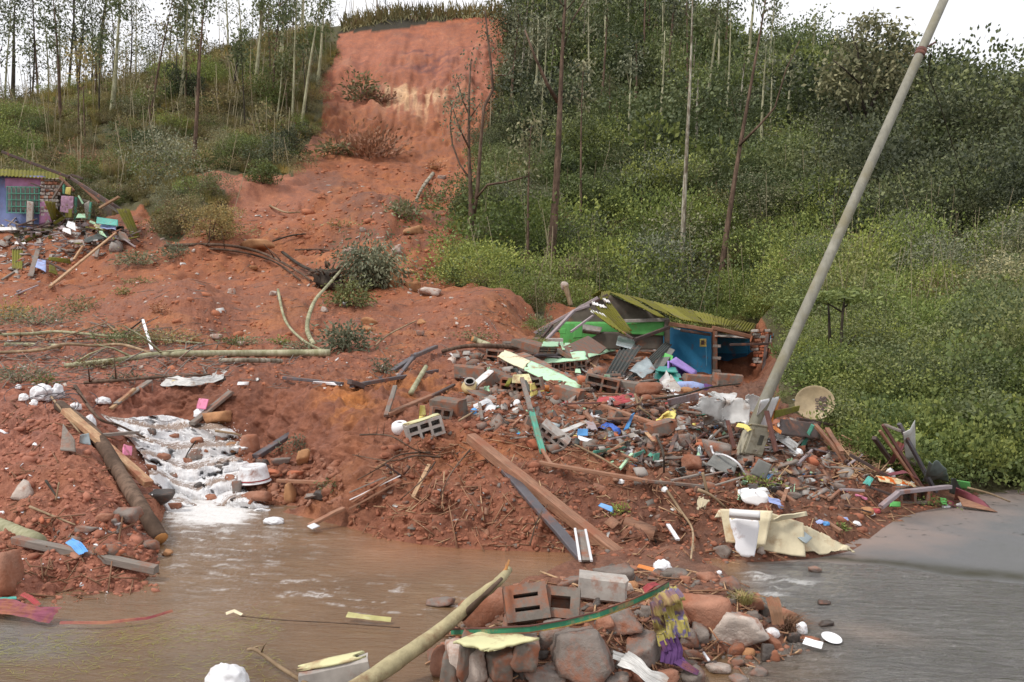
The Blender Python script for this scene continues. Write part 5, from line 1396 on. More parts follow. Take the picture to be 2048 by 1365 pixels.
# satellite dish, turned a little to the side
Yd = min(hit(1600, 830).y, hit(1660, 835).y, hit(1630, 845).y) - .35; dc = PX(1630, 807, Yd); R_ = 37 * Yd / FOC
dsh = root('satellite_dish', dc, 'round tan satellite dish with faded lettering lying against the bright bushes', 'satellite dish')
nn_ = 10; prof = [(R_ * k / nn_, .075 * (k / nn_) ** 2) for k in range(nn_ + 1)] + [(R_ * 1.025, .075), (R_ * 1.03, .064), (R_, .06)] + [(R_ * k / nn_, .075 * (k / nn_) ** 2 - .012) for k in range(nn_ - 1, -1, -1)]
v, f = lathe(prof, 48)
Rd = Matrix.Rotation(math.radians(0), 4, 'Z') @ Matrix.Rotation(math.radians(-24), 4, 'Z') @ Matrix.Rotation(math.radians(78), 4, 'X') @ Matrix.Scale(.90, 4, (0, 1, 0))
o = link('reflector', new_mesh('reflector', v, f), mt['dishm'], dsh); o.matrix_local = Rd
inkm = M('faded_dark_print', (.10, .07, .07), dirt=.0, rough=.8)
def txt(s, size, loc, rz, parent, m, ext=.0015, name='lettering', mat4=None, bold=.004):
    cu = bpy.data.curves.new(name, 'FONT'); cu.body = s; cu.size = size; cu.extrude = ext; cu.align_x = 'CENTER'; cu.align_y = 'CENTER'; cu.offset = bold
    ob = bpy.data.objects.new(name, cu); dg = bpy.context.evaluated_depsgraph_get(); COL.objects.link(ob); dg.update()
    me = bpy.data.meshes.new_from_object(ob.evaluated_get(bpy.context.evaluated_depsgraph_get())); COL.objects.unlink(ob); bpy.data.objects.remove(ob)
    me.materials.clear(); me.name = name; o = link(name, me, m, parent); o.matrix_local = mat4 @ Matrix.Translation(loc) @ Matrix.Rotation(rz, 4, 'Z'); return o
txt('SUN', .115, (.098, -.012, .034), math.radians(-90), dsh, inkm, mat4=Rd)
txt('DTH', .080, (.030, -.012, .026), math.radians(-90), dsh, inkm, mat4=Rd, bold=.002)
v, f = tube([Rd @ Vector((-R_, .02, .06)), Rd @ Vector((-R_ * 1.1, .03, .10))], [.014, .01], 6); link('arm', new_mesh('arm', v, f), mt['galv'], dsh)
v, f = tube([Rd @ Vector((-R_ * .9, -.12, .055)), Rd @ Vector((-R_ * 1.22, -.16, .02))], [.006, .005], 5); link('stay', new_mesh('stay', v, f), mt['black'], dsh)

# ================================================================ COLLAPSED GREEN AND BLUE HOUSE
hb = PX(1330, 770, 22)
hs = root('collapsed_house', hb, 'collapsed single-storey house with green and bright blue inner walls under a mossy corrugated roof', 'house')
def hp(c4, m, name, **k): return panel([PX(*c) for c in c4], m, name, parent=hs, **k)
def hbeam(a, b, wpx, hpx, m, name, **k):
    A, B = PX(*a), PX(*b); Y = (A.y + B.y) / 2; return beam(A, B, wpx * Y / FOC, hpx * Y / FOC, m, name, parent=hs, **k)
# gable wall, upper part dark render, lower part green
hp([(1120,700,22.6),(1335,700,22.2),(1335,644,22.2),(1120,644,22.6)], 'green', 'wall', thick=.15, label=None)
hp([(1085,668,22.75),(1335,641,22.25),(1222,590,22.4),(1160,610,22.6)], 'dark_render', 'gable_wall', thick=.14)
hp([(1248,668,22.0),(1332,672,21.9),(1332,644,21.9),(1248,647,22.0)], 'green', 'wall', thick=.05)
hbeam((1240,643,21.9), (1337,640,21.85), 7, 7, 'lcement', 'lintel')
hbeam((1334,640,21.8), (1334,700,21.8), 10, 10, 'dark_render', 'corner_post')
# blue rooms
hp([(1338,790,23.0),(1425,790,22.6),(1425,660,22.6),(1338,655,23.6)], 'blue', 'wall', thick=.12)
hp([(1334,790,21.9),(1338,790,23.3),(1338,655,23.3),(1334,655,21.9)], 'blue', 'wall', thick=.1)
hp([(1430,775,24.2),(1500,775,24.2),(1500,672,24.2),(1430,668,24.2)], 'blue', 'wall', thick=.12)
hp([(1426,668,22.7),(1426,790,22.7),(1434,790,24.2),(1434,668,24.2)], 'blue', 'wall', thick=.10)
hbeam((1429,660,22.5), (1429,790,22.5), 9, 14, 'cement', 'wall_end')
for k, y_ in enumerate((692, 716, 742)): 
    hbeam((1425,y_,22.45), (1441,y_ + 1,22.45), 7, 6, 'lcement', 'brick_stub')
hp([(1433,762,24.0),(1494,762,24.0),(1494,707,24.0),(1433,707,24.0)], M('doorway_shade_blue', (.02, .10, .20), dirt=.05), 'doorway', thick=.02)  # flat panel standing for the opening, its shade put into the dark blue
hp([(1434,775,23.4),(1500,775,23.2),(1500,752,23.2),(1434,750,23.4)], 'blue', 'low_wall', thick=.08)
hp([(1496,790,23.6),(1518,790,23.2),(1518,705,23.2),(1496,700,23.8)], 'blue', 'wall', thick=.10)
hp([(1514,790,23.0),(1519,790,22.9),(1519,716,22.9),(1514,716,23.0)], 'lblue', 'wall_edge', thick=.03)
# torn brick pier at the far corner
pr = np.random.default_rng(5)
for r_ in range(17):
    y_ = 662 + r_ * 6.2
    x_ = 1503 + abs(math.sin(r_ * .55)) * 5 + (0 if y_ < 735 else 16)
    while x_ < 1540:
        w_ = pr.uniform(10, 18); x1_ = min(x_ + w_, 1542)
        if x1_ - x_ > 4: hbeam((x_, y_ + pr.uniform(-1, 1), 22.8 + pr.uniform(-.08, .08)), (x1_ - 1, y_ + pr.uniform(-1, 1), 22.75 + pr.uniform(-.06, .06)), pr.uniform(9, 13), 5.2, 'brick' if pr.uniform() < .35 else 'lcement' if pr.uniform() < .5 else 'rockr', 'brick')
        x_ = x1_
hp([(1541,775,22.7),(1547,770,22.9),(1547,668,22.9),(1541,672,22.7)], 'lblue', 'wall_edge', thick=.05)
hp([(1523,790,22.6),(1541,790,22.6),(1541,745,22.6),(1523,722,22.6)], 'lcement', 'wall', thick=.12)
# fuse box, lamp tube, water pipe on the blue wall
hp([(1400,694,22.35),(1413,694,22.35),(1413,678,22.35),(1400,678,22.35)], 'yellow', 'fuse_board', thick=.04)
hp([(1403,690,22.25),(1409,690,22.25),(1409,681,22.25),(1403,681,22.25)], 'dark', 'meter', thick=.05)
hbeam((1412,694,22.45), (1413,732,22.45), 1.3, 1.3, 'lblue', 'conduit'); hbeam((1348,657,22.2), (1364,660,22.2), 2.4, 2.4, 'plast', 'lamp_tube')
# fascia beams
hbeam((1338,648,21.7), (1425,662,21.8), 9, 8, 'timber', 'fascia_board'); hbeam((1425,656,21.8), (1500,674,22.0), 9, 8, 'timber', 'fascia_board')
hp([(1430,672,22.3),(1500,676,22.5),(1502,664,24.5),(1428,660,24.5)], 'lcement', 'ceiling', thick=.03)
hbeam((1362,661,21.6), (1420,670,21.9), 6, 5, 'dark', 'fallen_rafter'); hbeam((1460,690,21.8), (1540,688,21.9), 5, 5, 'dark', 'rail')
hbeam((1527,755,22.0), (1536,670,22.2), 8, 7, 'dark', 'post'); hbeam((1534,692,21.9), (1590,732,21.6), 4, 4, 'dark', 'fallen_rafter')
# roof: mossy corrugated sheets of the standing slope
def lerpP(a, b, u_): return tuple(a[i] + (b[i] - a[i]) * u_ for i in range(3))
ridge0, ridge1, eave0, eave1 = (1216,584,22.4), (1508,650,26.4), (1318,634,20.9), (1478,660,23.2)
for k in range(7):
    a0, a1 = lerpP(ridge0, ridge1, k / 7), lerpP(ridge0, ridge1, (k + 1.04) / 7)
    j_ = dr.uniform(-9, 5)
    b0 = lerpP(eave0, eave1, k / 7); b1 = lerpP(eave0, eave1, (k + 1.04) / 7)
    if k == 0: b0, b1 = (1318,634,20.9), (1330,636,21.0)
    if k == 1: b0, b1 = (1322,624,21.4), (1352,638,21.3)
    hp([(a0[0], a0[1], a0[2]), (a1[0], a1[1], a1[2]), (b1[0], b1[1] + j_ * .5, b1[2]), (b0[0], b0[1] + j_ * .5, b0[2])], 'moss', 'roof_sheet', thick=.012, corr=.018, ncorr=6, along='v', nv=10, crumple=.035, cfreq=1.2)
hp([(1480,642,24.5),(1512,648,25.2),(1502,664,22.6),(1468,658,22.4)], 'moss', 'roof_sheet', thick=.012, corr=.018, ncorr=6, along='v', nv=8)
hp([(1450,655,22.9),(1464,660,22.8),(1456,668,22.0),(1444,664,22.0)], 'moss', 'roof_sheet', thick=.012, corr=.018, ncorr=4, along='v', nv=8)
# ridge cap and the narrow strip left on the far slope
hp([(1183,592,22.3),(1203,580,22.3),(1210,584,22.6),(1190,598,22.6)], 'moss', 'ridge_cap', thick=.012, corr=.012, ncorr=4, along='v', nv=5)
hp([(1203,584,22.2),(1222,581,22.2),(1216,596,21.9),(1200,600,21.9)], 'moss', 'ridge_cap', thick=.012, corr=.012, ncorr=4, along='v', nv=5)
# the slope that has slid down at the near gable
def corr_strip(c4, m, nc, name='slid_roof_sheet', lab=None): return hp(c4, m, name, thick=.012, corr=.020, ncorr=nc, along='v', nv=10, crumple=.012)
corr_strip([(1204,597,21.4),(1218,601,21.4),(1264,662,20.8),(1250,666,20.8)], 'moss', 3)
corr_strip([(1181,603,21.1),(1212,613,21.1),(1264,668,20.6),(1240,667,20.6)], 'moss', 5)
corr_strip([(1178,619,20.9),(1212,631,20.9),(1254,672,20.3),(1220,652,20.3)], 'moss', 5)
for q_ in ([(1180,602,21.05),(1212,612,21.05),(1216,619,20.98),(1185,610,20.98)], [(1177,618,20.84),(1212,630,20.84),(1217,638,20.76),(1184,627,20.76)], [(1203,596,21.35),(1218,600,21.35),(1222,607,21.25),(1209,604,21.25)]):
    hp(q_, 'white', 'broken_sheet_edge', thick=.015, corr=.02, ncorr=5, along='v', nv=4, tear=.5)
for (a_, b_, w_, h_, m_) in [((1178,612,21.5),(1148,622,21.4),7,5,'mauve'), ((1148,622,21.4),(1093,680,20.6),7,5,'mauve'), ((1186,632,20.8),(1142,664,20.4),5,4,'mauve'), ((1206,640,20.8),(1266,678,20.2),4,4,'dark'),
                             ((1216,590,22.0),(1165,618,22.1),6,6,'dark'), ((1196,596,21.9),(1060,672,22.4),5,6,'mauve'), ((1270,680,20.4),(1338,655,21.2),7,7,'dark'), ((1105,650,21.6),(1085,675,21.3),5,5,'dark')]:
    hbeam(a_, b_, w_, h_, m_, 'rafter')
corr_strip([(1165,612,22.5),(1186,600,22.5),(1060,668,23.2),(1045,682,23.2)], 'timber', 3, 'roof_sheet')
hp([(1046,684,22.6),(1100,648,22.3),(1110,660,21.8),(1062,700,21.8)], 'corr', 'roof_sheet', thick=.012, corr=.02, ncorr=5, along='u', nu=8)  # dark sheet standing in for the shaded inside of the gable
hp([(1165,648,22.2),(1205,655,22.2),(1202,664,22.1),(1166,660,22.1)], 'lcement', 'block_course', thick=.18)
hp([(1140,700,22.4),(1330,700,22.0),(1330,668,22.0),(1205,664,22.2)], 'dark_render', 'interior_shade_panel', thick=.05)  # dark panel in place of the unlit interior, shade put into its colour
hp([(1120,668,22.0),(1132,668,22.0),(1132,656,22.0),(1116,660,22.0)], 'green', 'wall', thick=.06)
hp([(1146,678,22.0),(1165,676,22.0),(1165,648,22.0),(1150,650,22.0)], 'green', 'wall', thick=.06)
# burnt-looking stump beside the roof
stick([('Y',1142,612,24), ('Y',1136,590,24), ('Y',1130,572,24)], 9, 11, 'wood', 'short broken trunk with pale splintered top behind the fallen gable', 'broken_tree', 'tree stump')
rock(1130, 580, 16, 20, 'rockw', 'pale cloth-wrapped lump on top of the broken trunk', 'lump', 'lump', Y=24, sub=2)

# ================================================================ PURPLE RUIN AT THE FAR END OF THE SLOPE
PY = 41.0
pbse = PX(80, 460, PY)
ph_ = root('purple_ruin', pbse, 'ruined purple and faded blue house front with green window grille and mossy eave', 'house')
def rp(c4, m, name, **k): return panel([PX(*c) for c in c4], m, name, parent=ph_, **k)
def rb(a, b, wpx, hpx, m, name, **k):
    A, B = PX(*a), PX(*b); Y = (A.y + B.y) / 2; return beam(A, B, wpx * Y / FOC, hpx * Y / FOC, m, name, parent=ph_, **k)
rp([(-140,470,PY+.6),(86,470,PY),(86,352,PY),(-140,352,PY+.6)], 'bluw', 'wall', thick=.2)
rp([(10,376,PY-.15),(86,376,PY-.15),(86,354,PY-.15),(10,356,PY-.15)], 'purw', 'wall_band', thick=.02)
rp([(16,424,PY-.2),(78,424,PY-.2),(78,374,PY-.2),(16,374,PY-.2)], 'grime', 'window', thick=.02)
for k in range(8): rb((14 + k * 9.2, 426, PY-.3), (14 + k * 9.2, 373, PY-.3), 1.6, 1.6, 'tealp', 'grille_bar')
for k in range(5): rb((13, 374 + k * 13, PY-.34), (80, 375 + k * 13, PY-.34), 1.4, 1.4, 'tealp', 'grille_bar')
rp([(52,452,PY-.5),(64,452,PY-.5),(66,404,PY-.5),(54,402,PY-.5)], 'lcement', 'pillar', thick=.15)
rp([(78,450,PY-.3),(104,446,PY-.3),(92,402,PY-.3),(80,404,PY-.3)], 'purw', 'wall_stub', thick=.15)
for r_ in range(11):
    x_ = 82
    while x_ < 118 - r_ * .8:
        w_ = pr.uniform(6, 11); rb((x_, 360 + r_ * 7, PY-.2 + pr.uniform(-.1, .1)), (x_ + w_ - .8, 360.5 + r_ * 7, PY-.2), 8, 5.6, 'lcement' if pr.uniform() < .6 else 'rockr', 'brick'); x_ += w_
rp([(100,460,PY+.5),(242,450,PY+.5),(236,415,PY+.5),(110,385,PY+.5)], 'dark_render', 'rear_wall', thick=.1)
for k in range(7):
    x0, x1 = -130 + k * 37, -130 + (k + 1.03) * 37
    yy = lambda x_: 333 + (x_ + 100) * .064
    rp([(x0, yy(x0) - 2, PY+2.4), (x1, yy(x1) - 2, PY+2.4), (x1, yy(x1) + 12, PY-.4), (x0, yy(x0) + 12, PY-.4)], 'moss', 'roof_sheet', thick=.02, corr=.03, ncorr=5, along='v', nv=6)
for (a_, b_, w_, m_) in [((120,355,PY-.6),(148,382,PY-.6),5,'timber'), ((105,398,PY-.8),(128,362,PY-.9),4,'grey'), ((62,367,PY-.9),(104,382,PY-.9),3,'dark'), ((128,360,PY-.5),(128,388,PY-.5),4,'tealp'), ((150,360,PY-.3),(198,405,PY-.4),5,'timber'),
                         ((150,440,PY-.5),(152,395,PY-.5),4,'tealp'), ((178,440,PY-.4),(182,405,PY-.4),4,'tealp'), ((157,392,PY-.6),(166,408,PY-.6),3,'mint')]:
    rb(a_, b_, w_, w_, m_, 'rafter')
rp([(132,375,PY-.7),(142,375,PY-.7),(140,390,PY-.7),(130,388,PY-.7)], 'yellow', 'board', thick=.05)
rp([(172,440,PY-.1),(180,440,PY-.1),(178,402,PY-.1),(168,408,PY-.1)], 'lcement', 'wall_stub', thick=.1)
o = panel([PX(121,425,PY-1), PX(146,428,PY-1), PX(148,394,PY-.8), PX(124,393,PY-.8)], 'mauvec', 'curtain', 'mauve curtain hanging in the broken doorway of the purple ruin', 'curtain', crumple=.10, cfreq=2.2, thick=.01, nu=16, nv=16, smooth=True)
# long black beams fallen across the roof of the ruin
beam(PX(4,304,PY-2.0), PX(138,355,PY-1.6), .14, .14, 'dark', 'fallen_beam', 'long dark beam sloping down over the mossy eave of the purple ruin', 'beam')
beam(PX(136,353,PY-1.5), PX(252,426,PY-2.4), .14, .14, 'dark', 'fallen_beam', 'dark beam continuing down from the eave to the slumped mossy sheets', 'beam')
beam(PX(142,356,PY-1.3), PX(246,432,PY-2.2), .10, .08, 'grey', 'fallen_beam', 'grey batten lying under the dark beam behind the purple ruin', 'beam')
beam(PX(200,416,PY-2.3), PX(238,394,PY-2.5), .13, .10, 'tan', 'fallen_beam', 'fresh orange-tan board sticking up from behind the fallen dark beam', 'board')
beam(PX(142,350,PY-1), PX(166,358,PY-1), .12, .1, 'dark', 'fallen_beam', 'short dark beam end poking past the corner of the mossy eave', 'beam')
RU = [  # sheets and boards of the ruin's rubble (ground px)
 ('p',[(88,402,1.6),(110,405,1.6),(112,440,.4),(104,442,.4)],'moss','mossy_sheet','mossy corrugated sheet leaning on the wall stub of the purple ruin',dict(corr=.03,ncorr=3,along='v')),
 ('p',[(100,412,1.2),(112,418,1.2),(126,436,.3),(112,438,.3)],'moss','mossy_sheet','second mossy sheet slumped beside the leaning one at the purple ruin',dict(corr=.03,ncorr=3,along='v')),
 ('p',[(233,418,1.1),(258,418,1.1),(278,470,.1),(262,472,.1)],'moss','mossy_sheet','large mossy corrugated sheet propped at the end of the dark beam',dict(corr=.04,ncorr=4,along='v')),
 ('p',[(130,419,.9),(144,418,.9),(142,436,.5),(131,436,.5)],'moss','mossy_sheet','small upright yellow-green sheet below the mauve curtain',dict(corr=.03,ncorr=2,along='v')),
 ('p',[(110,450,.3),(132,436,.5),(126,432,.6),(106,446,.4)],'moss','mossy_sheet','narrow mossy strip pointing at the mauve curtain',dict(corr=.02,ncorr=3,along='u')),
 ('p',[(40,492,.1),(92,462,.2),(86,458,.3),(42,484,.2)],'moss','mossy_sheet','long mossy strip lying down the slope below the window grille',dict(corr=.02,ncorr=3,along='u')),
 ('p',[(24,500,.3),(46,500,.3),(44,538,.05),(24,536,.05)],'moss','mossy_sheet','upright mossy square sheet stuck in the red earth below the ruin',dict(corr=.03,ncorr=4,along='v')),
 ('p',[(96,520,.2),(142,528,.2),(140,518,.3),(98,514,.3)],'moss','mossy_sheet','mossy sheet folded over the blue basin below the ruin',dict(corr=.02,ncorr=3,along='u')),
 ('p',[(98,545,.1),(116,552,.1),(108,534,.3),(98,530,.3)],'moss','mossy_sheet','small mossy scrap below the folded mossy sheet',dict(corr=.02,ncorr=2,along='u')),
 ('p',[(192,446,.7),(236,452,.7),(236,440,.9),(194,434,.9)],'teal','painted_board','long turquoise board lying level in front of the ruin',dict()),
 ('p',[(200,456,.5),(232,460,.5),(230,446,.6),(206,442,.6)],'lilac','printed_sheet','pale lilac printed sheet hanging under the turquoise board',dict(crumple=.05)),
 ('p',[(55,552,.1),(66,553,.1),(80,500,.4),(72,496,.4)],'grey','weathered_board','broad grey board standing on end below the ruin',dict()),
 ('p',[(70,535,.2),(92,545,.1),(92,522,.35),(76,518,.35)],'lilac','basin_shard','lilac-blue basin shard beside the broad grey board',dict(crumple=.05)),
 ('p',[(136,488,.15),(170,490,.15),(166,480,.3),(140,480,.3)],'lcement','slab','pale oval slab in the middle of the ruin rubble',dict()),
 ('p',[(172,487,.2),(212,477,.3),(200,466,.3),(166,480,.3)],'corr','roof_sheet_scrap','black curled sheet under the pale slab',dict(crumple=.05)),
 ('p',[(236,480,.2),(262,484,.15),(250,466,.35),(238,462,.4)],'grey','splintered_board','grey broken frame at the lower end of the propped mossy sheet',dict()),
 ('p',[(132,452,.5),(152,462,.4),(150,446,.6),(136,442,.6)],'plast','plaster_shard','pinkish white shard heaped under the mauve curtain',dict()),
 ('p',[(124,462,.4),(142,470,.3),(140,458,.5),(126,456,.5)],'white','plaster_shard','white shard at the near side of the shard heap',dict()),
 ('p',[(178,445,.6),(192,452,.5),(190,446,.6),(180,442,.6)],'mint','plaster_shard','mint shard above the fallen rafter of the ruin',dict()),
 ('p',[(188,453,.5),(206,461,.4),(206,457,.5),(190,449,.6)],'paleyel','plaster_shard','yellow-green strip of plaster on the ruin rubble',dict()),
 ('p',[(198,468,.4),(214,476,.3),(204,462,.5),(198,462,.5)],'mint','plaster_shard','triangular pale green plaster shard on the ruin rubble',dict()),
 ('p',[(152,436,.8),(172,436,.8),(170,428,.9),(156,428,.9)],'mint','painted_board','pale mint board behind the shard heap',dict()),
 ('p',[(-20,462,.3),(34,460,.3),(30,454,.4),(-20,455,.4)],'white','board','white board lying under the blue wall of the ruin',dict()),
 ('b',(40,466,.1),(104,445,.6),4,'dark','fallen_batten','dark batten sloping in front of the window grille'),
 ('b',(36,452,.6),(70,440,.9),3,'dark','fallen_batten','thin dark batten across the pillar of the ruin'),
 ('b',(10,440,.8),(38,450,.6),3,'grey','fallen_batten','grey stick under the blue wall of the ruin'),
 ('b',(40,450,.5),(96,456,.4),3.5,'dark','fallen_batten','black batten lying level at the foot of the ruin'),
 ('b',(178,446,.5),(248,474,.2),5,'timber','fallen_batten','reddish batten through the middle of the ruin rubble'),
 ('b',(100,574,.1),(232,466,.5),5,'tan','fallen_batten','long tan batten pointing down the slope from the ruin rubble'),
 ('b',(148,520,.1),(166,492,.2),5,'tan','fallen_batten','short pale board end sticking out under the black curled sheet'),
 ('b',(4,560,.05),(54,528,.15),4,'grey','fallen_batten','grey batten on the red earth below the ruin'),
 ('b',(84,518,.25),(134,544,.1),4,'dark','fallen_batten','dark batten across the folded mossy sheet'),
 ('b',(34,584,.03),(80,563,.03),3,'mauve','fallen_batten','upper of two pale thin laths on the red slope'),
 ('b',(30,590,.03),(76,571,.03),3,'mauve','fallen_batten','lower of two pale thin laths on the red slope'),
 ('b',(220,519,.03),(256,521,.03),3,'dark','fallen_batten','small dark lath beside the leafy branch below the ruin'),
 ('b',(192,516,.0),(196,498,.3),7,'grey','stub_post','short grey post stub standing in the red earth beside the ruin rubble'),
]
for r_ in RU:
    if r_[0] == 'p':
        k = dict(r_[5]); k.setdefault('thick', .03)
        ppanel(r_[1], r_[2], r_[3], r_[4], nu=8 if k.get('along') == 'u' or not k.get('corr') else 8, nv=8, **k)
    else: pbeam(r_[1], r_[2], r_[3], r_[3] * .8, r_[4], r_[5], r_[6])
block(162, 460, 'hollow block with four slots in the rubble of the purple ruin', (8, 0, 5), 1.15, 2, 2, up=.35)
rock(228, 505, 26, 30, 'lcement', 'grey standing slab-like stone below the ruin rubble', sub=2)
# ================================================================ LOOSE THINGS ON THE SLIDE, THE RUBBLE AND THE HEAPS
Bm = lambda *a, **k: pbeam(*a, **k)
mt['creamp'] = M('pale_cream_plaster', (.62, .60, .42), rough=.8, dirt=.2, var=.08)
mt['wetyel'] = M('wet_yellow_strip', (.36, .33, .14), rough=.4, dirt=.3)
mt['wetred'] = M('wet_dark_red_cloth', (.20, .04, .045), rough=.6, dirt=.35)
# --- bank at the near side of the cascade
stick([(120,812,.05),(190,870,.08),(232,935,.08),(285,1020,.08),(321,1078,.03)], 24, 30, 'brown', 'thick bark-covered log with sawn orange end sloping down beside the cascade', 'log', 'log', sides=14, cut=True)
Bm((132,822,.16), (298,968,.10), 19, 12, 'tan', 'timber_plank', 'long tan plank lying over the bark-covered log by the cascade', 'plank')
stick([(-60,1030,.03),(20,1062,.04),(78,1086,.02)], 36, 33, 'pale', 'smooth grey-green log end coming in from the edge of the near bank', 'log', 'log', sides=12)
Bm((30,1080,.11), (312,1140,.07), 20, 16, 'grey', 'timber_plank', 'weathered flat board half sunk in the red bank above the pond', 'plank')
stick([(150,772,.15),(195,835,.14),(235,850,.12),(290,876,.06)], 7, 4, 'brown', 'thin brown branch reaching down over the top of the cascade', side_twigs=3)
stick([(98,788,.1),(130,830,.1),(160,866,.04)], 5, 3, 'wood', 'thin pale stick crossing the wire tangle above the bark-covered log')
Bm((196,872,.06), (268,866,.10), 22, 6, 'grey', 'timber_plank', 'short grey plank jutting into the top of the cascade', 'plank')
Bm((222,818,.04), (270,778,.10), 9, 5, 'tan', 'timber_plank', 'narrow board with whitish edge leaning on the red undercut bank', 'plank')
Bm((232,808,.06), (300,762,.06), 12, 4, 'grey', 'timber_plank', 'grey board leaning beside the narrow whitish one on the undercut bank', 'plank')
Bm((384,848,.03), (464,783,.08), 26, 6, 'grey', 'timber_plank', 'broad grey plank standing against the red bank behind the cascade', 'plank')
ppanel([(394,818,.12),(412,820,.12),(418,800,.16),(400,798,.16)], 'pink', 'plastic_packet', 'pink and white packet lying on the broad grey plank', 'packet', crumple=.02)
bag(402,834,34,20,'plast','white plastic scrap under the pink packet at the lip of the cascade')
ppanel([(246,910,.08),(262,912,.04),(262,894,.1),(246,890,.12)], 'pink', 'plastic_shard', 'bright pink plastic shard at the side of the cascade', 'plastic', crumple=.02)
panel([pt((120,900,.03)), pt((152,905,.03)), pt((150,880,.15)), pt((126,850,.22))], 'grey', 'torn_sheet', 'grey torn triangular sheet standing beside the bark-covered log', 'sheet', crumple=.03)
ppanel([(158,888,.05),(182,892,.05),(178,868,.12),(160,872,.12)], 'galv', 'torn_sheet', 'small pale grey sheet next to the torn triangular one', 'sheet', crumple=.03)
bag(82,800,42,36,'plast','white bag in the wire tangle at the top of the near bank', crum=.4)
bag(112,798,28,34,'plast','second white bag in the wire tangle, with pink print', crum=.5)
for (x_, y_, w_, h_, l_) in [(46,802,20,16,'small white foam piece at the upper corner of the near bank'),(66,812,18,14,'small white foam piece below the wire tangle'),(35,778,12,10,'tiny white cup among stones at the upper bank corner'),(205,808,34,16,'white plastic scrap between the leaning boards and the tangle'),
                             (178,860,22,34,'crumpled silvery plastic beside the bark-covered log'),(150,820,24,16,'grey-white plastic scrap above the bark-covered log')]:
    bag(x_, y_, w_, h_, 'foam' if 'foam' in l_ else 'plast', l_, 'foam_piece' if 'foam' in l_ else 'plastic_scrap', 'foam' if 'foam' in l_ else 'plastic')
vs_, fs_ = [], []
g0 = pt((95,800,.1))
for k in range(9):
    c_ = pt((60 + k * 12 + dr.uniform(-8, 8), 800 + dr.uniform(-20, 16), .06)) - g0; r_ = dr.uniform(.08, .22)
    ring = [c_ + Vector((math.cos(s / 14 * 5.5 + k) * r_ * 1.3, math.sin(s * .5 + k) * .05, math.sin(s / 14 * 5.5 + k) * r_ * .7)) for s in range(15)]
    v, f = tube(ring, [.005] * 15, 4); b_ = len(vs_); vs_ += v; fs_ += [tuple(i + b_ for i in q) for q in f]
o = link('wire_tangle', new_mesh('wire_tangle', vs_, fs_), mt['steel']); o.location = g0; tag(o, 'tangle of thin grey wires around the white bags on the near bank', 'wire')
rock(38,998,44,42,'rockw','pale grey pointed stone sitting in the near red bank')
rock(318,1010,56,34,'rockd','dark wet square-edged stone at the foot of the cascade', planes=8)
rock(248,1046,52,34,'rock','brown-grey stone beside the sawn end of the log')
rock(206,1046,34,22,'rockr','small red stone next to the brown-grey one near the log end')
rock(172,1066,46,16,'rock','flat grey stone at the water line of the near bank', planes=8)
rock(300,1100,34,20,'rock','muddy grey stone in the water under the sawn log end')
rock(234,1112,28,16,'brick','red brick lump at the water line below the log')
rock(334,1112,20,13,'rocko','orange pebble in the pond beside the sawn log end', sub=2)
rock(146,1118,36,16,'rockr','low red stone on the wet edge of the near bank', planes=9)
rock(-2,1180,60,90,'rockr','large rounded red boulder cut by the edge above the magenta cloth')
cloth([(138,1082,.04),(152,1090,.05),(168,1108,.03)], 18, 'bluep', 'blue plastic rag caught on the weathered flat board', n=14)
cloth([(-40,1206,.04),(20,1216,.04),(72,1228,.03),(112,1232,.02)], 34, 'magenta', 'muddy magenta cloth washed up at the corner of the pond', folds=6)
cloth([(44,1188,.03),(60,1196,.03),(78,1212,.02)], 10, 'redc', 'crimson strap above the muddy magenta cloth', n=14)
cloth([(120,1246,.01),(210,1246,.008),(300,1236,.008),(345,1222,.008)], 7, 'wetred', 'crimson ribbon trailing in the shallow edge of the pond', folds=2, n=20)
Bm((-20,1205,.05), (32,1200,.05), 14, 12, 'teal', 'plastic_tube', 'green plastic tube lying on the magenta cloth', 'tube')
rock(14,1222,46,26,'rockd','dark blue-grey stone in the magenta cloth')
bag(16,1186,16,12,'yellow','little yellow scrap beside the green plastic tube','plastic_scrap','plastic')
for (a_, b_, l_) in [((92,962),(112,992),'crumpled dark tin strip on the near bank'), ((60,1014),(150,1050),'muddy root across the near bank')]:
    stick([a_ + (.02,), b_ + (.02,)], 6, 3, 'wood' if 'root' in l_ else 'dark', l_, 'root' if 'root' in l_ else 'metal_strip', 'root' if 'root' in l_ else 'strip')
stick([(112,1000,.0),(118,965,.12)], 4, 3, 'wood', 'short pale stick standing in the near bank')
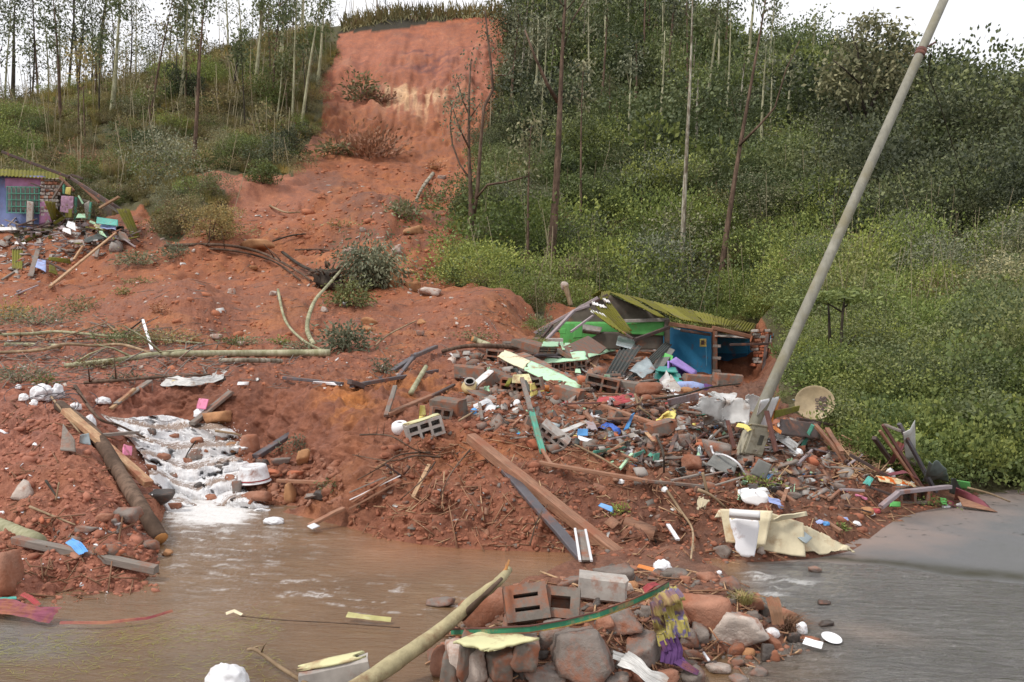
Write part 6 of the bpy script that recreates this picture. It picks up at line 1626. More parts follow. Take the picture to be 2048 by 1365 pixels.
# --- stones in the cascade
for (x_, y_, w_, h_, m_, l_) in [(325,922,24,18,'rockr','round brown stone standing out of the white water'),(386,920,42,26,'rock','grey-brown stone with a twig in the middle of the cascade'),(374,926,20,12,'rockr','small red stone in front of the twiggy one in the cascade'),
      (392,888,28,16,'rockr','red stone near the lip of the cascade'),(494,908,38,44,'rockr','upright red stone at the far side of the cascade'),(462,906,30,24,'rocko','ochre stone beside the upright red one in the cascade'),
      (430,848,56,28,'rocko','mud-brown boulder at the lip of the cascade under the bank'),(466,1004,12,10,'rockd','small dark stone at the foot of the white water'),(345,1018,28,14,'rockr','reddish stone under foam at the foot of the cascade'),
      (522,934,32,18,'rockd','black wet stone behind the upturned white tub'),(472,986,22,30,'rock','grey stone propping the upturned tub'),(508,1002,60,24,'rockr','red stones under the upturned tub'),
      (575,1004,30,44,'rocko','ochre boulder in the trickle beside the tub'),(606,930,26,38,'rocko','tall ochre stone on the bank foot'),(640,1000,34,22,'rockd','dark wet stone at the bank foot by the reddish plank'),
      (545,952,36,14,'brick','orange-red brick lying behind the tub'),(588,952,34,12,'brick','second orange brick in line behind the tub'),(560,930,40,16,'rock','grey flat stone above the orange bricks', ),(620,1002,30,16,'rock','small grey stone in the trickle'),(655,990,30,24,'rockr','crumbling red stone where the trickle meets the pond')]:
    rock(x_, y_, w_, h_, m_, l_)
stick([(392,882,.12),(376,905,.1),(372,916,.05)], 3, 2, 'dark', 'thin black twig stuck on the stone in the cascade', 'twig', 'twig')
stick([(430,862,.03),(470,868,.06),(492,876,.02)], 6, 4, 'wood', 'pale stick lying across the side of the cascade')
# tub
Yt_ = min(hit(508, 968).y, hit(490, 970).y); gt = PX(508, 964, Yt_ - .02); k_ = Yt_ / FOC
tub = root('wash_tub', gt, 'white enamel tub with thin red line resting upside down beside the white water', 'tub')
rb_, rt_, hh_ = 33 * k_, 26 * k_, 33 * k_
v, f = lathe([(rb_, 0), (rb_ * 1.03, .004), (rb_, .01), (rb_ * .95, .015), (rt_ * 1.03, hh_ * .85), (rt_ * .97, hh_), (rt_ * .8, hh_ * 1.01), (rt_ * .78, hh_ * .96), (0.001, hh_ * .96)], 36)
link('bowl', new_mesh('bowl', v, f), mt['plast'], tub)
v, f = lathe([(rb_ * .966, hh_ * .16), (rb_ * .970, hh_ * .2), (rb_ * .955, hh_ * .24)], 36); link('stripe', new_mesh('stripe', v, f), mt['redc'], tub)
v, f = lathe([(rb_ * 1.04, -.002), (rb_ * 1.06, .003), (rb_ * 1.04, .008)], 36); link('rim', new_mesh('rim', v, f), mt['rust'], tub)
tub.rotation_euler = (math.radians(4), math.radians(-2), 0)
Bm((556,962,.06), (652,966,.06), 10, 7, 'timber', 'timber_plank', 'short dark red plank behind the ochre boulder', 'plank')
Bm((618,1052,.03), (688,1016,.05), 15, 6, 'timber', 'timber_plank', 'red-brown board with white end poking into the pond', 'plank')
ppanel([(614,1052,.04),(628,1046,.05),(640,1052,.03),(624,1058,.03)], 'plast', 'paper_scrap', 'white scrap on the end of the board in the pond', 'paper')
bag(546,1048,44,14,'plast','white and pink scrap floating at the foot of the trickle','plastic_scrap','plastic')
# plants on the bank
def sprig(px, py, wpx, hpx, lf, label, n=260, name='leafy_sprig', cat='plant', up=.0, flat_=0.5, ls=None, group=None, droop=-.1):
    g = pt((px, py)); k = g.y / FOC; ls = ls or max(.035, g.y * .0042)
    c_ = np.stack([dr.normal(0, .30, n) * wpx * k, dr.normal(0, .25, n) * wpx * k, np.abs(dr.normal(.35, .25, n)) * hpx * k + up], 1)
    dirs = c_ / (np.linalg.norm(c_, axis=1, keepdims=True) + 1e-6) * [1, 1, flat_] + [0, 0, droop]
    lv, lf2 = leaves(c_, dirs, ls, ls * .20, dr, .5)
    o = root(name, g, label, cat, group); link('leaves', new_mesh('leaves', lv, lf2, False), LM[lf], o)
    st = [tube([Vector((0, 0, -.02)), Vector(c_[i]) * .55, Vector(c_[i])], [.006, .004, .002], 4) for i in range(0, n, max(1, n // 12))]
    v, f = join_py(st); link('stem', new_mesh('stem', v, f), BK['brown'], o); return o
sprig(600,905,60,42,'grey','clump of narrow grey-green leaves on the bank under the long dark beam', 320)
sprig(660,980,40,24,'deep','small muddy green sprig at the bank foot', 120)
# --- beams on the terrace
Bm((512,914,.02), (826,716,.22), 14, 8, 'steel', 'steel_bar', 'very long dark steel bar slanting across the red bank', 'steel bar')
Bm((826,714,.24), (872,694,.12), 9, 7, 'steel', 'steel_bar', 'bent upper end piece continuing the very long dark bar', 'steel bar')
Bm((704,772,.05), (874,742,.06), 9, 7, 'steel', 'steel_channel', 'dark steel channel lying under the very long bar', 'steel bar')
Bm((795,756,.05), (832,708,.22), 7, 6, 'steel', 'steel_channel', 'bent steel strip crossing behind the very long bar', 'steel bar')
Bm((700,764,.10), (726,774,.03), 14, 10, 'dark', 'timber_stub', 'short dark timber stub at the lower end of the steel channel', 'timber')
Bm((568,756,.04), (684,768,.03), 9, 6, 'steel', 'steel_rail', 'grey rail with white strip lying on the red terrace', 'rail')
ppanel([(624,768,.03),(684,772,.03),(682,767,.05),(626,764,.05)], 'plast', 'plastic_strip', 'white strip beneath the grey rail', 'strip')
stick([(822,786,.03),(838,758,.04),(852,734,.04)], 11, 9, 'pale', 'short pale log lying upright beside the steel bars', 'log', 'log', sides=10)
Bm((774,830,.03), (886,783,.05), 12, 8, 'timber', 'timber_plank', 'orange-brown plank lying on the ochre earth', 'plank')
Bm((772,832,.03), (790,774,.28), 9, 7, 'grey', 'timber_post', 'short weathered post standing at the end of the orange-brown plank', 'post')
Bm((850,800,.04), (908,770,.04), 7, 5, 'dark', 'timber_lath', 'dark lath behind the orange-brown plank', 'lath')
# --- fallen trunks on the terrace
stick([(128,732,.05),(240,720,.06),(300,711,.07),(380,708,.08),(520,707,.08),(660,706,.06)], 9, 15, 'pale', 'long pale green trunk lying across the whole red terrace', 'fallen_tree', 'fallen tree', sides=12, side_twigs=4)
stick([(440,722,.04),(500,721,.05),(562,723,.05)], 10, 10, 'white', 'pale whitish trunk piece just below the long green trunk', 'fallen_tree', 'fallen tree', sides=10)
stick([(10,690,.05),(60,690,.05),(120,692,.05)], 9, 8, 'pale', 'pale log end between the thin fallen stems', 'fallen_tree', 'fallen tree', sides=8)
stick([(-80,674,.05),(60,668,.10),(115,664,.12),(200,671,.12),(300,678,.10),(410,688,.06)], 8, 4, 'pale', 'long thin fallen stem, the uppermost one across the terrace', 'dry_branch', 'branch', side_twigs=6)
stick([(-80,708,.05),(70,702,.12),(130,689,.2),(190,692,.2),(245,690,.2),(305,708,.06)], 7, 6, 'wood', 'bow-shaped pale stem above the long green trunk', 'dry_branch', 'branch', side_twigs=5)
stick([(-70,682,.05),(40,684,.1),(130,680,.08),(250,676,.1)], 4, 2, 'brown', 'wispy dark stem between the two pale fallen stems', 'dry_branch', 'branch', side_twigs=8)
stick([(168,766,.04),(250,760,.08),(330,754,.1),(420,750,.04)], 8, 5, 'brown', 'brown branch lying above the undercut bank', 'dry_branch', 'branch', side_twigs=4)
stick([(215,650,.04),(255,672,.1),(290,640,.3)], 4, 3, 'wood', 'forked stick rising beside the white rod', 'dry_branch', 'branch')
stick([(60,650,.04),(90,680,.04),(200,650,.2),(215,640,.25)], 4, 2, 'wood', 'thin slanting stick over the pale fallen stems', 'dry_branch', 'branch')
Bm((304,701,.0), (286,641,.35), 5, 5, 'plast', 'white_rod', 'slim white rod standing askew in front of the round red mound', 'rod')
stick([(244,672,.05),(286,640,.3)], 4, 3, 'dark', 'dark stick propped against the slim white rod', 'dry_branch', 'branch')
stick([(556,580,.05),(570,640,.15),(605,680,.15),(648,702,.05)], 6, 5, 'pale', 'pale bent stem running down to the long green trunk', 'dry_branch', 'branch')
stick([(628,690,.03),(614,655,.2),(628,605,.4),(655,572,.45),(690,532,.35)], 10, 5, 'pale', 'curved pale trunk rising from the uprooted stump', 'bent_tree', 'fallen tree', sides=8)
stick([(330,492,.1),(440,490,.3),(520,505,.4),(590,540,.2),(622,562,.1)], 7, 5, 'brown', 'upper of two long brown stems arching to the uprooted stump', 'dry_branch', 'branch', side_twigs=5)
stick([(355,500,.1),(450,500,.2),(540,520,.2),(600,560,.1)], 5, 4, 'brown', 'lower of two long brown stems arching to the uprooted stump', 'dry_branch', 'branch', side_twigs=5)
stick([(565,505,.3),(600,530,.3),(640,548,.2)], 6, 8, 'dark', 'dark crooked root reaching up from the uprooted stump', 'dry_branch', 'branch')
stick([(590,500,.1),(650,500,.2),(705,512,.2)], 4, 3, 'brown', 'straight brown stem pointing at the drooping leaves', 'dry_branch', 'branch')
stick([(545,483,.1),(580,472,.2),(612,468,.1)], 4, 3, 'dark', 'thin dark root at the lip above the uprooted stump', 'dry_branch', 'branch')
stick([(750,692,.03),(780,668,.06),(832,642,.05)], 4, 3, 'wood', 'thin pale stick lying on the lower slide', 'dry_branch', 'branch')
stick([(832,402,.1),(845,376,.3),(866,348,.3)], 6, 9, 'white', 'white barkless trunk lying high on the slide', 'fallen_tree', 'fallen tree', sides=8)
stick([(540,412,.1),(570,425,.2),(600,425,.1)], 5, 3, 'wood', 'small bleached branch on the upper slide', 'dry_branch', 'branch', side_twigs=3)
sprig(480,470,100,24,'olive','low ragged scrub at the lip above the long brown stems', 200, name='scrub', cat='scrub')
# uprooted stump
g = pt((652,582)); v, f = rock_mesh((1.15, 1.0, .95), 3, 9, .25)
o = root('uprooted_stump', g, 'black uprooted stump with tangled roots in the middle of the slide', 'stump'); link('root_ball', new_mesh('root_ball', v, f, False), BK['dark'], o, loc=(0, .2, .35))
st = []
for k in range(46):
    d = Vector((dr.normal(0, 1), dr.normal(-.3, .6), dr.normal(.2, .7))).normalized(); L = dr.uniform(.25, .6)
    a_ = d * .4 + Vector((0, .2, .4)); st.append(tube([a_, a_ + d * L * .5, a_ + d * L * .9 + Vector((0, 0, -.2 * L))], [.035, .02, .006], 4))
v, f = join_py(st); link('roots', new_mesh('roots', v, f), BK['brown'], o)
sprig(740,575,105,110,'grey','big drooping mass of long grey-green leaves beside the uprooted stump', 3800, name='leafy_bough', cat='bough', ls=.17, droop=-1.1)
sprig(700,612,70,60,'deep','lower green spray of leaves below the uprooted stump', 900, name='leafy_bough', cat='bough', ls=.13, droop=-.6)
sprig(690,702,85,60,'grey','grey-green leaf spray over the thick end of the long pale trunk', 700, name='leafy_bough', cat='bough', ls=.12)
sprig(765,745,40,30,'grey','leafy twig between the long trunk and the steel bars', 240, name='leafy_bough', cat='bough')
sprig(600,700,50,20,'grey','sparse grey leaves behind the long pale trunk', 200, name='leafy_bough', cat='bough')
sprig(272,530,60,30,'grey','leafy eucalyptus branch lying on the red slope below the ruin', 420, name='leafy_bough', cat='bough', ls=.16)
sprig(352,515,50,30,'grey','second leafy eucalyptus branch at the tip of the brown stems', 380, name='leafy_bough', cat='bough', ls=.16)
sprig(805,436,52,40,'grey','blue-green foliage at the foot of the white barkless trunk', 420, name='leafy_bough', cat='bough', ls=.25)
sprig(868,402,46,26,'brown','brown withered bush beside the white barkless trunk', 260, name='withered_bush', cat='bush', ls=.22)
sprig(872,340,34,22,'brown','small withered bush near the top of the lower slide', 160, name='withered_bush', cat='bush', ls=.22)
sprig(738,318,110,62,'brown','wide withered brush left standing on the step of the scar', 900, name='withered_bush', cat='bush', ls=.42, droop=.5)
sprig(668,310,50,30,'olive','small brush at the step of the scar beside the dark bush', 300, name='withered_bush', cat='bush', ls=.36)
sprig(722,205,55,70,'olive','torn green patch hanging on the upper scar', 420, name='withered_bush', cat='bush', ls=.42)
sprig(760,208,50,24,'brown','brown turf lump on the ledge of the upper scar', 260, name='withered_bush', cat='bush', ls=.4)
for (x_, y_, w_, h_, lf, l_) in [(70,650,150,42,'grey','ragged fallen brush along the upper edge of the terrace'),(160,625,70,34,'olive','small green brush on the earth above the fallen stems'),(240,690,90,40,'deep','green weeds behind the bow-shaped stem'),
      (330,688,120,34,'olive','straggling weeds at the foot of the round red mound'),(40,765,90,40,'grey','withered brush behind the wire tangle'),(90,770,36,24,'bright','bright green seedling in the withered brush'),(200,735,90,24,'olive','flattened weeds at the thin end of the long trunk'),
      (25,640,60,44,'grass','tuft of dry grass at the end of the pale stems'),(320,625,30,28,'brown','dry grass stub on the round red mound'),(250,760,60,18,'grey','wilted leaves above the undercut bank'),(490,690,60,22,'grey','wilted leaves behind the middle of the long trunk'),
      (275,570,60,16,'olive','strip of turf on top of the red slope'),(245,590,30,16,'grass','green tuft on the crest of the red slope'),(620,470,90,14,'brown','overhanging turf lip above the hollow of the slide'),(690,455,70,16,'olive','green turf lip beside the brown one'),
      (560,690,30,18,'bright','small bright weed near the pale bent stem'),(465,690,40,22,'deep','weed at the foot of the mound'),(950,680,60,22,'olive','weeds at the corner of the fallen gable'),(1070,655,60,34,'grey','leafy weeds climbing the fallen gable'),
      (1240,1030,30,26,'bright','green weed growing through the brown rubble'),(1520,975,60,34,'bright','green weeds above the white foam blocks'),(1860,1010,60,20,'bright','weeds at the road edge under the bent beam'),(1680,1060,26,14,'bright','tiny green weed beside the cream sheet')]:
    sprig(x_, y_, w_, h_, lf, l_, n=int(np.clip(w_ * h_ * .16, 120, 900)), name='weed_clump', cat='weeds', ls=None)
# boulders on the slide
for (x_, y_, w_, h_, m_, l_) in [(512,498,66,26,'rocko','long ochre boulder on the far side of the terrace'),(826,470,42,22,'rocko','bright orange boulder high on the slide'),(778,575,42,38,'rocko','big rounded orange boulder beside the drooping leaves'),
      (824,582,34,24,'rocko','pale orange boulder to the side of the big rounded one'),(858,592,48,22,'rockw','pale flat boulder at the head of the lower slide'),(738,650,34,18,'rocko','orange stone with dark underside on the lower slide'),
      (735,664,30,16,'rocko','second orange stone right below the dark-sided one'),(845,650,26,14,'rocko','small ochre stone near the thin pale stick'),(790,510,24,26,'rockw','pale pointed stone beside the drooping leaves'),(700,505,34,14,'rockw','flat pale stone in the hollow of the slide'),
      (810,548,44,14,'rocko','low ochre slab above the pale orange boulder'),(868,340,16,10,'rocko','small orange stone near the withered bush'),(884,358,18,9,'rockw','pale chip of stone on the upper slide'),(690,610,16,12,'plast','white round thing among stones on the slide'),
      (648,625,16,14,'rockw','pale round stone under the curved trunk'),(545,592,16,12,'rockw','grey stone near the white stick of the slide'),(462,588,16,14,'rockw','grey-white stone at the end of the long brown stems'),(726,465,14,14,'rock','grey pebble at the edge of the hollow'),
      (505,540,20,10,'rocko','small ochre lump below the long ochre boulder'),(430,682,28,18,'rockw','pinkish white stone at the foot of the mound'),(480,692,16,12,'rockw','small white stone beside the pinkish one'),(392,686,18,12,'rocko','ochre pebble at the foot of the mound'),
      (840,672,18,14,'rock','grey stone on the lower slide'),(890,660,16,12,'rockr','red stone on the lower slide'),(1440,925,60,54,'rock','big grey-brown stone in front of the meter box'),(1386,944,44,40,'rockr','brown boulder in the middle of the brown rubble'),
      (1365,896,40,32,'rock','grey boulder below the crumpled white sheets'),(1200,985,30,20,'rockr','muddy stone under the long broken board'),(1590,1000,26,18,'rock','dark stone beside the foam blocks'),(1735,1032,26,20,'rocko','round orange stone at the edge of the road'),
      (1692,1000,20,14,'rock','grey stone above the road edge')]:
    rock(x_, y_, w_, h_, m_, l_, 'boulder' if w_ > 30 else 'stone', 'boulder' if w_ > 30 else 'stone')
# white litter on the terrace lip
cloth([(328,764,.05),(380,765,.06),(430,758,.06),(446,745,.05)], 26, 'sheet', 'crumpled white and brown striped sacking on the lip above the cascade', 'sacking', folds=7, ragged=.5)
bag(352,772,26,16,'brown' if False else 'clay','crushed tan carton beside the striped sacking','carton','carton')
ppanel([(474,770,.03),(496,770,.03),(498,764,.05),(476,764,.05)], 'plast', 'paper_scrap', 'white card lying on the terrace beside the striped sacking', 'paper')

# --- rubble in front of the house ------------------------------------------------------------
def frag(c4, m, label, th=.10, blocks=4, holes=True, lift=.0, edge='cement', name='wall_fragment', by=(0, 1)):
    """fallen piece of block wall: plaster skin on top, its hollow blocks showing along the near edge"""
    P4 = [pt(q, lift) for q in c4]; o = root(name, P4[0], label, 'wall fragment')
    panel([p + Vector((0, -.004, .006)) for p in P4], m, 'plaster', parent=o, thick=.012, nu=14, nv=8, tear=.10)
    dn = Vector((0, 0, -1))
    a_, b_ = P4[by[0]], P4[by[1]]; L = (b_ - a_).length; n_ = max(1, blocks)
    back_ = (P4[3] + P4[2]) / 2 - (a_ + b_) / 2; W_ = min(back_.length, .6)
    xd = (b_ - a_).normalized(); yd = (back_ - xd * back_.dot(xd)).normalized(); zd = xd.cross(yd)
    if zd.z < 0: zd = -zd
    Rm = Matrix((xd, yd, zd)).transposed().to_4x4()
    for i in range(n_):
        v, f = hollow_block_geo(L / n_ - .012, W_ * .92, th, 2 if holes else 1, 2, chip=.03)
        if not holes: pass
        ob = link('block', new_mesh('block', v, f, False), mt[edge], o)
        c_ = a_ + xd * (L * (i + .5) / n_) + yd * (W_ * .5) - zd * (th * .5 + .012) - P4[0]
        ob.matrix_local = Matrix.Translation(c_) @ Rm @ Euler((dr.normal(0, .03), dr.normal(0, .03), dr.normal(0, .03))).to_matrix().to_4x4()
    return o
frag([('Y',994,714,13.6),('Y',1046,740,12.6),('Y',1062,722,13.0),('Y',1010,700,14.2)], 'creamp', 'cream-plastered wall fragment, the upper end of the long mint slab', .24, 3)
frag([('Y',1046,740,12.5),('Y',1150,788,11.3),('Y',1166,768,11.8),('Y',1062,722,12.9)], 'mint', 'long mint-green plaster slab tilted down over grey blocks', .13, 4)
frag([('Y',1084,728,14.0),('Y',1176,720,14.4),('Y',1170,702,15.2),('Y',1098,708,15.0)], 'mint', 'mint-topped wall fragment with two rows of hollow blocks on edge', .24, 4)
frag([('Y',1066,712,14.6),('Y',1120,716,14.4),('Y',1150,700,15.4),('Y',1090,696,15.6)], 'mauve', 'mauve-grey plaster slab behind the mint-topped fragment', .14, 2)
frag([(1083,694,.5),(1118,694,.5),(1118,684,.5),(1085,684,.5)], 'mint', 'small square mint-faced fragment at the foot of the fallen rafters', .12, 1)
frag([(1176,716,.4),(1232,702,.45),(1230,694,.45),(1176,704,.42)], 'mint', 'narrow mint strip of wall running towards the corrugated sheets', .06, 2, False)
ppanel([(1130,792,.05),(1158,782,.08),(1150,776,.10),(1122,770,.12)], 'mint', 'plaster_shard', 'mint shard broken off the lower end of the long mint slab', 'plaster')
ppanel([(1150,745,.1),(1162,746,.1),(1160,738,.12),(1151,738,.12)], 'mint', 'plaster_shard', 'mint shard beside the red-brown timber', 'plaster')
ppanel([(1208,762,.15),(1222,760,.15),(1220,750,.2),(1210,750,.2)], 'mint', 'plaster_shard', 'oval mint shard on a block below the corrugated sheets', 'plaster')
ppanel([(1155,790,.04),(1172,792,.04),(1168,782,.06),(1156,782,.06)], 'mint', 'plaster_shard', 'little mint shard on the red earth below the long slab', 'plaster')
ppanel([(1120,684,.9),(1126,700,.5),(1130,700,.5),(1126,684,.9)], 'mint', 'plaster_shard', 'thin upright mint sliver next to the small square fragment', 'plaster')
ppanel([(1128,692,.8),(1142,694,.7),(1140,686,.8),(1130,686,.8)], 'mint', 'plaster_shard', 'tilted mint shard behind the mauve-grey slab', 'plaster')
BLK = [ # px, py, label, rot, scale, cols, rows, solid
 (898,826,'dark solid block lying alone beside the yellow scrap',(6,4,-28),1.0,1,1,True),(882,838,'small broken block under the dark solid one',(0,10,20),.6,2,1,False),
 (848,872,'hollow block with pale yellow painted top near the white pot',(0,-16,18),.95,3,2,False),(942,756,'grey block behind the cream clay pot',(0,5,-14),1.1,1,1,True),
 (972,776,'block with one white face behind the white paper scraps',(10,-38,25),.9,1,1,True),(1000,766,'muddy block end beside the white-faced one',(0,20,-30),.9,1,1,True),
 (1030,782,'hollow block below the yellow signboards',(0,8,-25),.95,2,2,False),(1060,782,'hollow block with dark slots under the yellow and white signs',(0,-12,-12),.9,2,2,False),
 (1105,888,'pale block with six slots lying on its side',(18,38,-8),.85,4,2,False),(1206,780,'dark hollow block at the foot of the corrugated sheets',(0,12,-16),1.2,2,2,False),
 (1245,785,'broken block beside the dark hollow one',(0,8,-12),1.1,1,1,True),(1058,692,'grey block at the lower corner of the fallen gable',(0,0,-6),1.2,1,1,True),
 (1036,704,'rounded grey block beside the fallen branch',(0,0,12),1.5,1,1,True),(1000,722,'hollow block with four slots at the upper end of the cream fragment',(0,6,-18),1.2,2,2,False),
 (1110,690,'pale block in front of the small green wall piece',(0,0,0),1.0,1,1,True),(1190,692,'pale hollow block inside the collapsed gable',(0,-4,6),1.3,2,1,False),
 (1822,1004,'hollow block with two square holes beside the road',(0,0,4),.8,2,1,False),(1240,850,'small muddy block behind the blue cloth',(0,20,30),.7,1,1,True),
 (1075,860,'muddy broken block by the tin can',(0,15,10),.6,1,1,True),(1140,800,'crumbled block below the long mint slab',(0,10,-40),1.0,1,1,True),
 (1322,870,'muddy block at the end of the brown plank',(0,-10,20),.8,1,1,True),(1395,770,'block in the doorway rubble of the blue room',(0,5,10),1.1,1,1,True),(1455,768,'stone-like block against the blue doorway',(0,5,10),1.2,1,1,True)]
for (x_, y_, l_, r_, s_, c_, rr_, so_) in BLK:
    o = block(x_, y_, l_, r_, s_, c_, rr_, 'cement' if 'pale' not in l_ else 'lcement', up=.07, solid=so_, face=('paleyel', .008) if 'yellow painted' in l_ else ('white', .006) if 'white face' in l_ else None)
Bm((1172,772,.03), (1200,700,.6), 11, 8, 'timber', 'timber_plank', 'red-brown timber leaning up between the mint fragments', 'plank')
# corrugated sheets etc in front of the blue room
def C4(c4): return [pt(q) for q in c4]
panel(C4([(1207,754,.1),(1238,762,.1),(1284,692,.9),(1246,686,.9)]), 'corr', 'corrugated_sheet', 'dark corrugated sheet standing on edge, nearest the mint strip', 'corrugated sheet', corr=.02, ncorr=5, along='v', nv=8)
panel(C4([(1240,772,.1),(1262,768,.1),(1345,690,.9),(1330,684,1.0)]), 'corr', 'corrugated_sheet', 'long dark corrugated sheet leaning towards the blue room', 'corrugated sheet', corr=.015, ncorr=4, along='v', nv=8)
panel(C4([(1300,738,.5),(1322,742,.5),(1350,700,.9),(1336,694,.9)]), 'grime', 'board', 'dark green board behind the teal cabinet', 'board')
panel(C4([(1232,690,.9),(1268,700,.9),(1272,668,1.2),(1236,672,1.2)]), 'galv', 'flat_sheet', 'light turquoise sheet propped under the fallen mossy strips', 'sheet')
panel([PX(1258,742,13.7), PX(1286,760,13.3), PX(1312,742,13.6), PX(1294,716,14.0)], 'galv', 'bent_sheet', 'crumpled pale metal trunk lid in front of the corrugated sheets', 'metal sheet', crumple=.06)
panel(C4([(1312,730,.6),(1342,732,.6),(1346,712,.8),(1330,706,.8)]), 'green', 'painted_board', 'bright green painted board above the teal cabinet', 'board')
def yp(c4, par, m, nm, **k): return panel([PX(*c) for c in c4], m, nm, parent=par, **k)
o = root('teal_cabinet', PX(1330, 765, 13.7), 'overturned turquoise metal cabinet in front of the purple shelf', 'cabinet')
yp([(1306,768,13.6),(1330,772,13.5),(1334,742,13.9),(1312,738,14.0)], o, 'teal', 'side_panel', thick=.03)
yp([(1312,740,13.7),(1356,744,13.6),(1350,733,14.1),(1318,733,14.2)], o, 'teal', 'top_panel', thick=.03)
yp([(1334,758,13.6),(1368,772,13.4),(1360,748,13.8),(1340,744,13.8)], o, 'teal', 'door', thick=.03, crumple=.02)
o = root('purple_shelf', PX(1365, 760, 14.3), 'tipped purple wooden shelf box with dark inside in front of the blue wall', 'shelf')
yp([(1340,722,14.0),(1352,714,14.4),(1394,742,14.3),(1388,750,13.9)], o, 'purple', 'side_board', thick=.03)
yp([(1344,727,14.3),(1386,751,14.2),(1386,766,14.2),(1346,744,14.3)], o, 'purple_shade', 'back_board', thick=.02)  # shade inside the box put into this board's darker purple
yp([(1344,744,14.1),(1386,766,13.9),(1380,774,13.6),(1340,752,13.8)], o, 'purple', 'side_board', thick=.03)
yp([(1386,749,13.9),(1394,743,14.3),(1392,762,14.2),(1384,770,13.8)], o, 'purple', 'end_board', thick=.03)
yp([(1338,722,14.0),(1344,726,14.2),(1344,746,14.2),(1338,742,13.9)], o, 'purple', 'end_board', thick=.03)
# rolled mattress
mg = PX(1386,780,13.0); km = mg.y / FOC
o = root('rolled_mattress', mg, 'lilac-blue rolled mattress with purple end lying before the blue room', 'mattress')
v, f = tube([Vector((-36 * km, 0, 2 * km)), Vector((-28 * km, 0, 5 * km)), Vector((0, 0, 4 * km)), Vector((20 * km, 0, 2 * km))], [8 * km, 12 * km, 13 * km, 10 * km], 16); link('roll', new_mesh('roll', v, f), mt['lilac'], o)
v, f = tube([Vector((20 * km, 0, 2 * km)), Vector((24 * km, -.01, 2 * km)), Vector((38 * km, -.01, 1 * km))], [9 * km, 11 * km, 8 * km], 14); link('end_cover', new_mesh('end_cover', v, f), mt['purplec'], o)
# folded grey carton sheet
o = panel([PX(1322,764,12.7), PX(1340,796,12.0), PX(1358,786,12.2), PX(1334,742,12.9)], 'sheet', 'bent_sheet', 'rust-stained grey sheet folded upright in front of the mattress', 'metal sheet', crumple=.03)
panel([PX(1340,796,11.9), PX(1362,808,11.7), PX(1366,782,12.1), PX(1340,752,12.7)], 'lcement', 'bent_sheet', 'brown-stained lower half of the folded upright sheet', 'metal sheet', crumple=.04)
panel([PX(1318,760,12.8), PX(1334,790,12.2), PX(1340,794,12.1), PX(1334,744,12.95)], 'mauve', 'bent_sheet', 'narrow side flap of the folded upright sheet', 'metal sheet')
panel(C4([(1338,812,.1),(1400,800,.15),(1396,786,.25),(1336,800,.2)]), 'mauve', 'board', 'mauve-brown board lying under the mattress', 'board')
panel(C4([(1306,845,.05),(1342,852,.05),(1356,818,.2),(1330,822,.2)]), 'yellow', 'painted_board', 'torn bright yellow panel at the end of the brown plank', 'panel', tear=.6, nu=16, nv=14)
cloth([(1196,800,.05),(1235,798,.08),(1268,790,.08)], 16, 'redc', 'red cloth spread over the rubble below the dark block', folds=3)
cloth([(1225,808,.05),(1262,800,.06)], 11, 'redc', 'second strip of red cloth beside the first', folds=2, n=14)
rock(1300,790,60,30,'rockr','mound of red earth beside the folded sheet','earth_clod','clod', sub=3, rough=.12, bulge=.45)
rock(1374,786,24,14,'rocko','orange stone in front of the mattress')
stick([(1270,790,.15),(1280,815,.15),(1300,830,.02)], 6, 4, 'wood', 'forked pale root below the red cloth', 'root', 'root'); stick([(1285,795,.2),(1272,822,.05)], 5, 3, 'wood', 'second pale root below the red cloth', 'root', 'root')
stick([(1310,798,.1),(1365,790,.2),(1420,775,.2),(1480,768,.2)], 5, 3, 'dark', 'dark bent rod running from the folded sheet to the blue doorway', 'bent_rod', 'rod')
Bm((1205,812,.06), (1362,866,.06), 11, 7, 'timber', 'timber_plank', 'brown plank running from the red cloth to the yellow panel', 'plank')
Bm((1142,800,.05), (1196,852,.05), 9, 6, 'timber', 'timber_plank', 'dark brown plank below the crumbled block', 'plank')
# crumpled white sheets
WH = [([(1368,818,.3),(1440,848,.15),(1452,800,.5),(1404,790,.5)],'big crumpled grey-white metal sheet, nearest the yellow panel'),([(1400,852,.1),(1460,862,.1),(1470,820,.35),(1420,812,.4)],'lower fold of the crumpled white sheets'),
      ([(1436,842,.2),(1492,856,.2),(1500,800,.5),(1452,792,.6)],'middle crumpled white sheet before the pole'),([(1410,795,.5),(1470,800,.5),(1476,786,.6),(1430,780,.6)],'upper grey strip of the crumpled sheets'),
      ([(1478,820,.4),(1515,830,.3),(1530,795,.5),(1495,790,.6)],'crumpled white sheet just behind the pole')]
for q_, l_ in WH: panel(C4(q_), 'sheet', 'crumpled_sheet', l_, 'metal sheet', crumple=.075, cfreq=1.9, nu=22, nv=18, tear=.4)
panel(C4([(1504,868,.15),(1534,866,.15),(1558,798,.7),(1520,806,.7)]), 'plast', 'door_panel', 'smooth white panel with orange edge standing behind the pole', 'panel', thick=.03)
panel(C4([(1534,866,.16),(1538,866,.16),(1562,797,.72),(1558,798,.72)]), 'orange', 'edge_strip', 'orange edging strip on the smooth white panel', 'strip', thick=.02)
panel(C4([(1548,838,.3),(1598,822,.3),(1600,812,.4),(1552,822,.4)]), 'moss', 'mossy_sheet', 'mossy board lying between the white panel and the dish', 'sheet')
panel(C4([(1560,868,.2),(1640,880,.1),(1640,846,.2),(1560,840,.3)]), 'dark', 'dark_sheet', 'blackish sheet underneath the dish', 'sheet', crumple=.02)
Bm((1596,838,.25), (1695,856,.15), 7, 5, 'dark', 'timber_lath', 'dark lath lying just below the dish', 'lath')
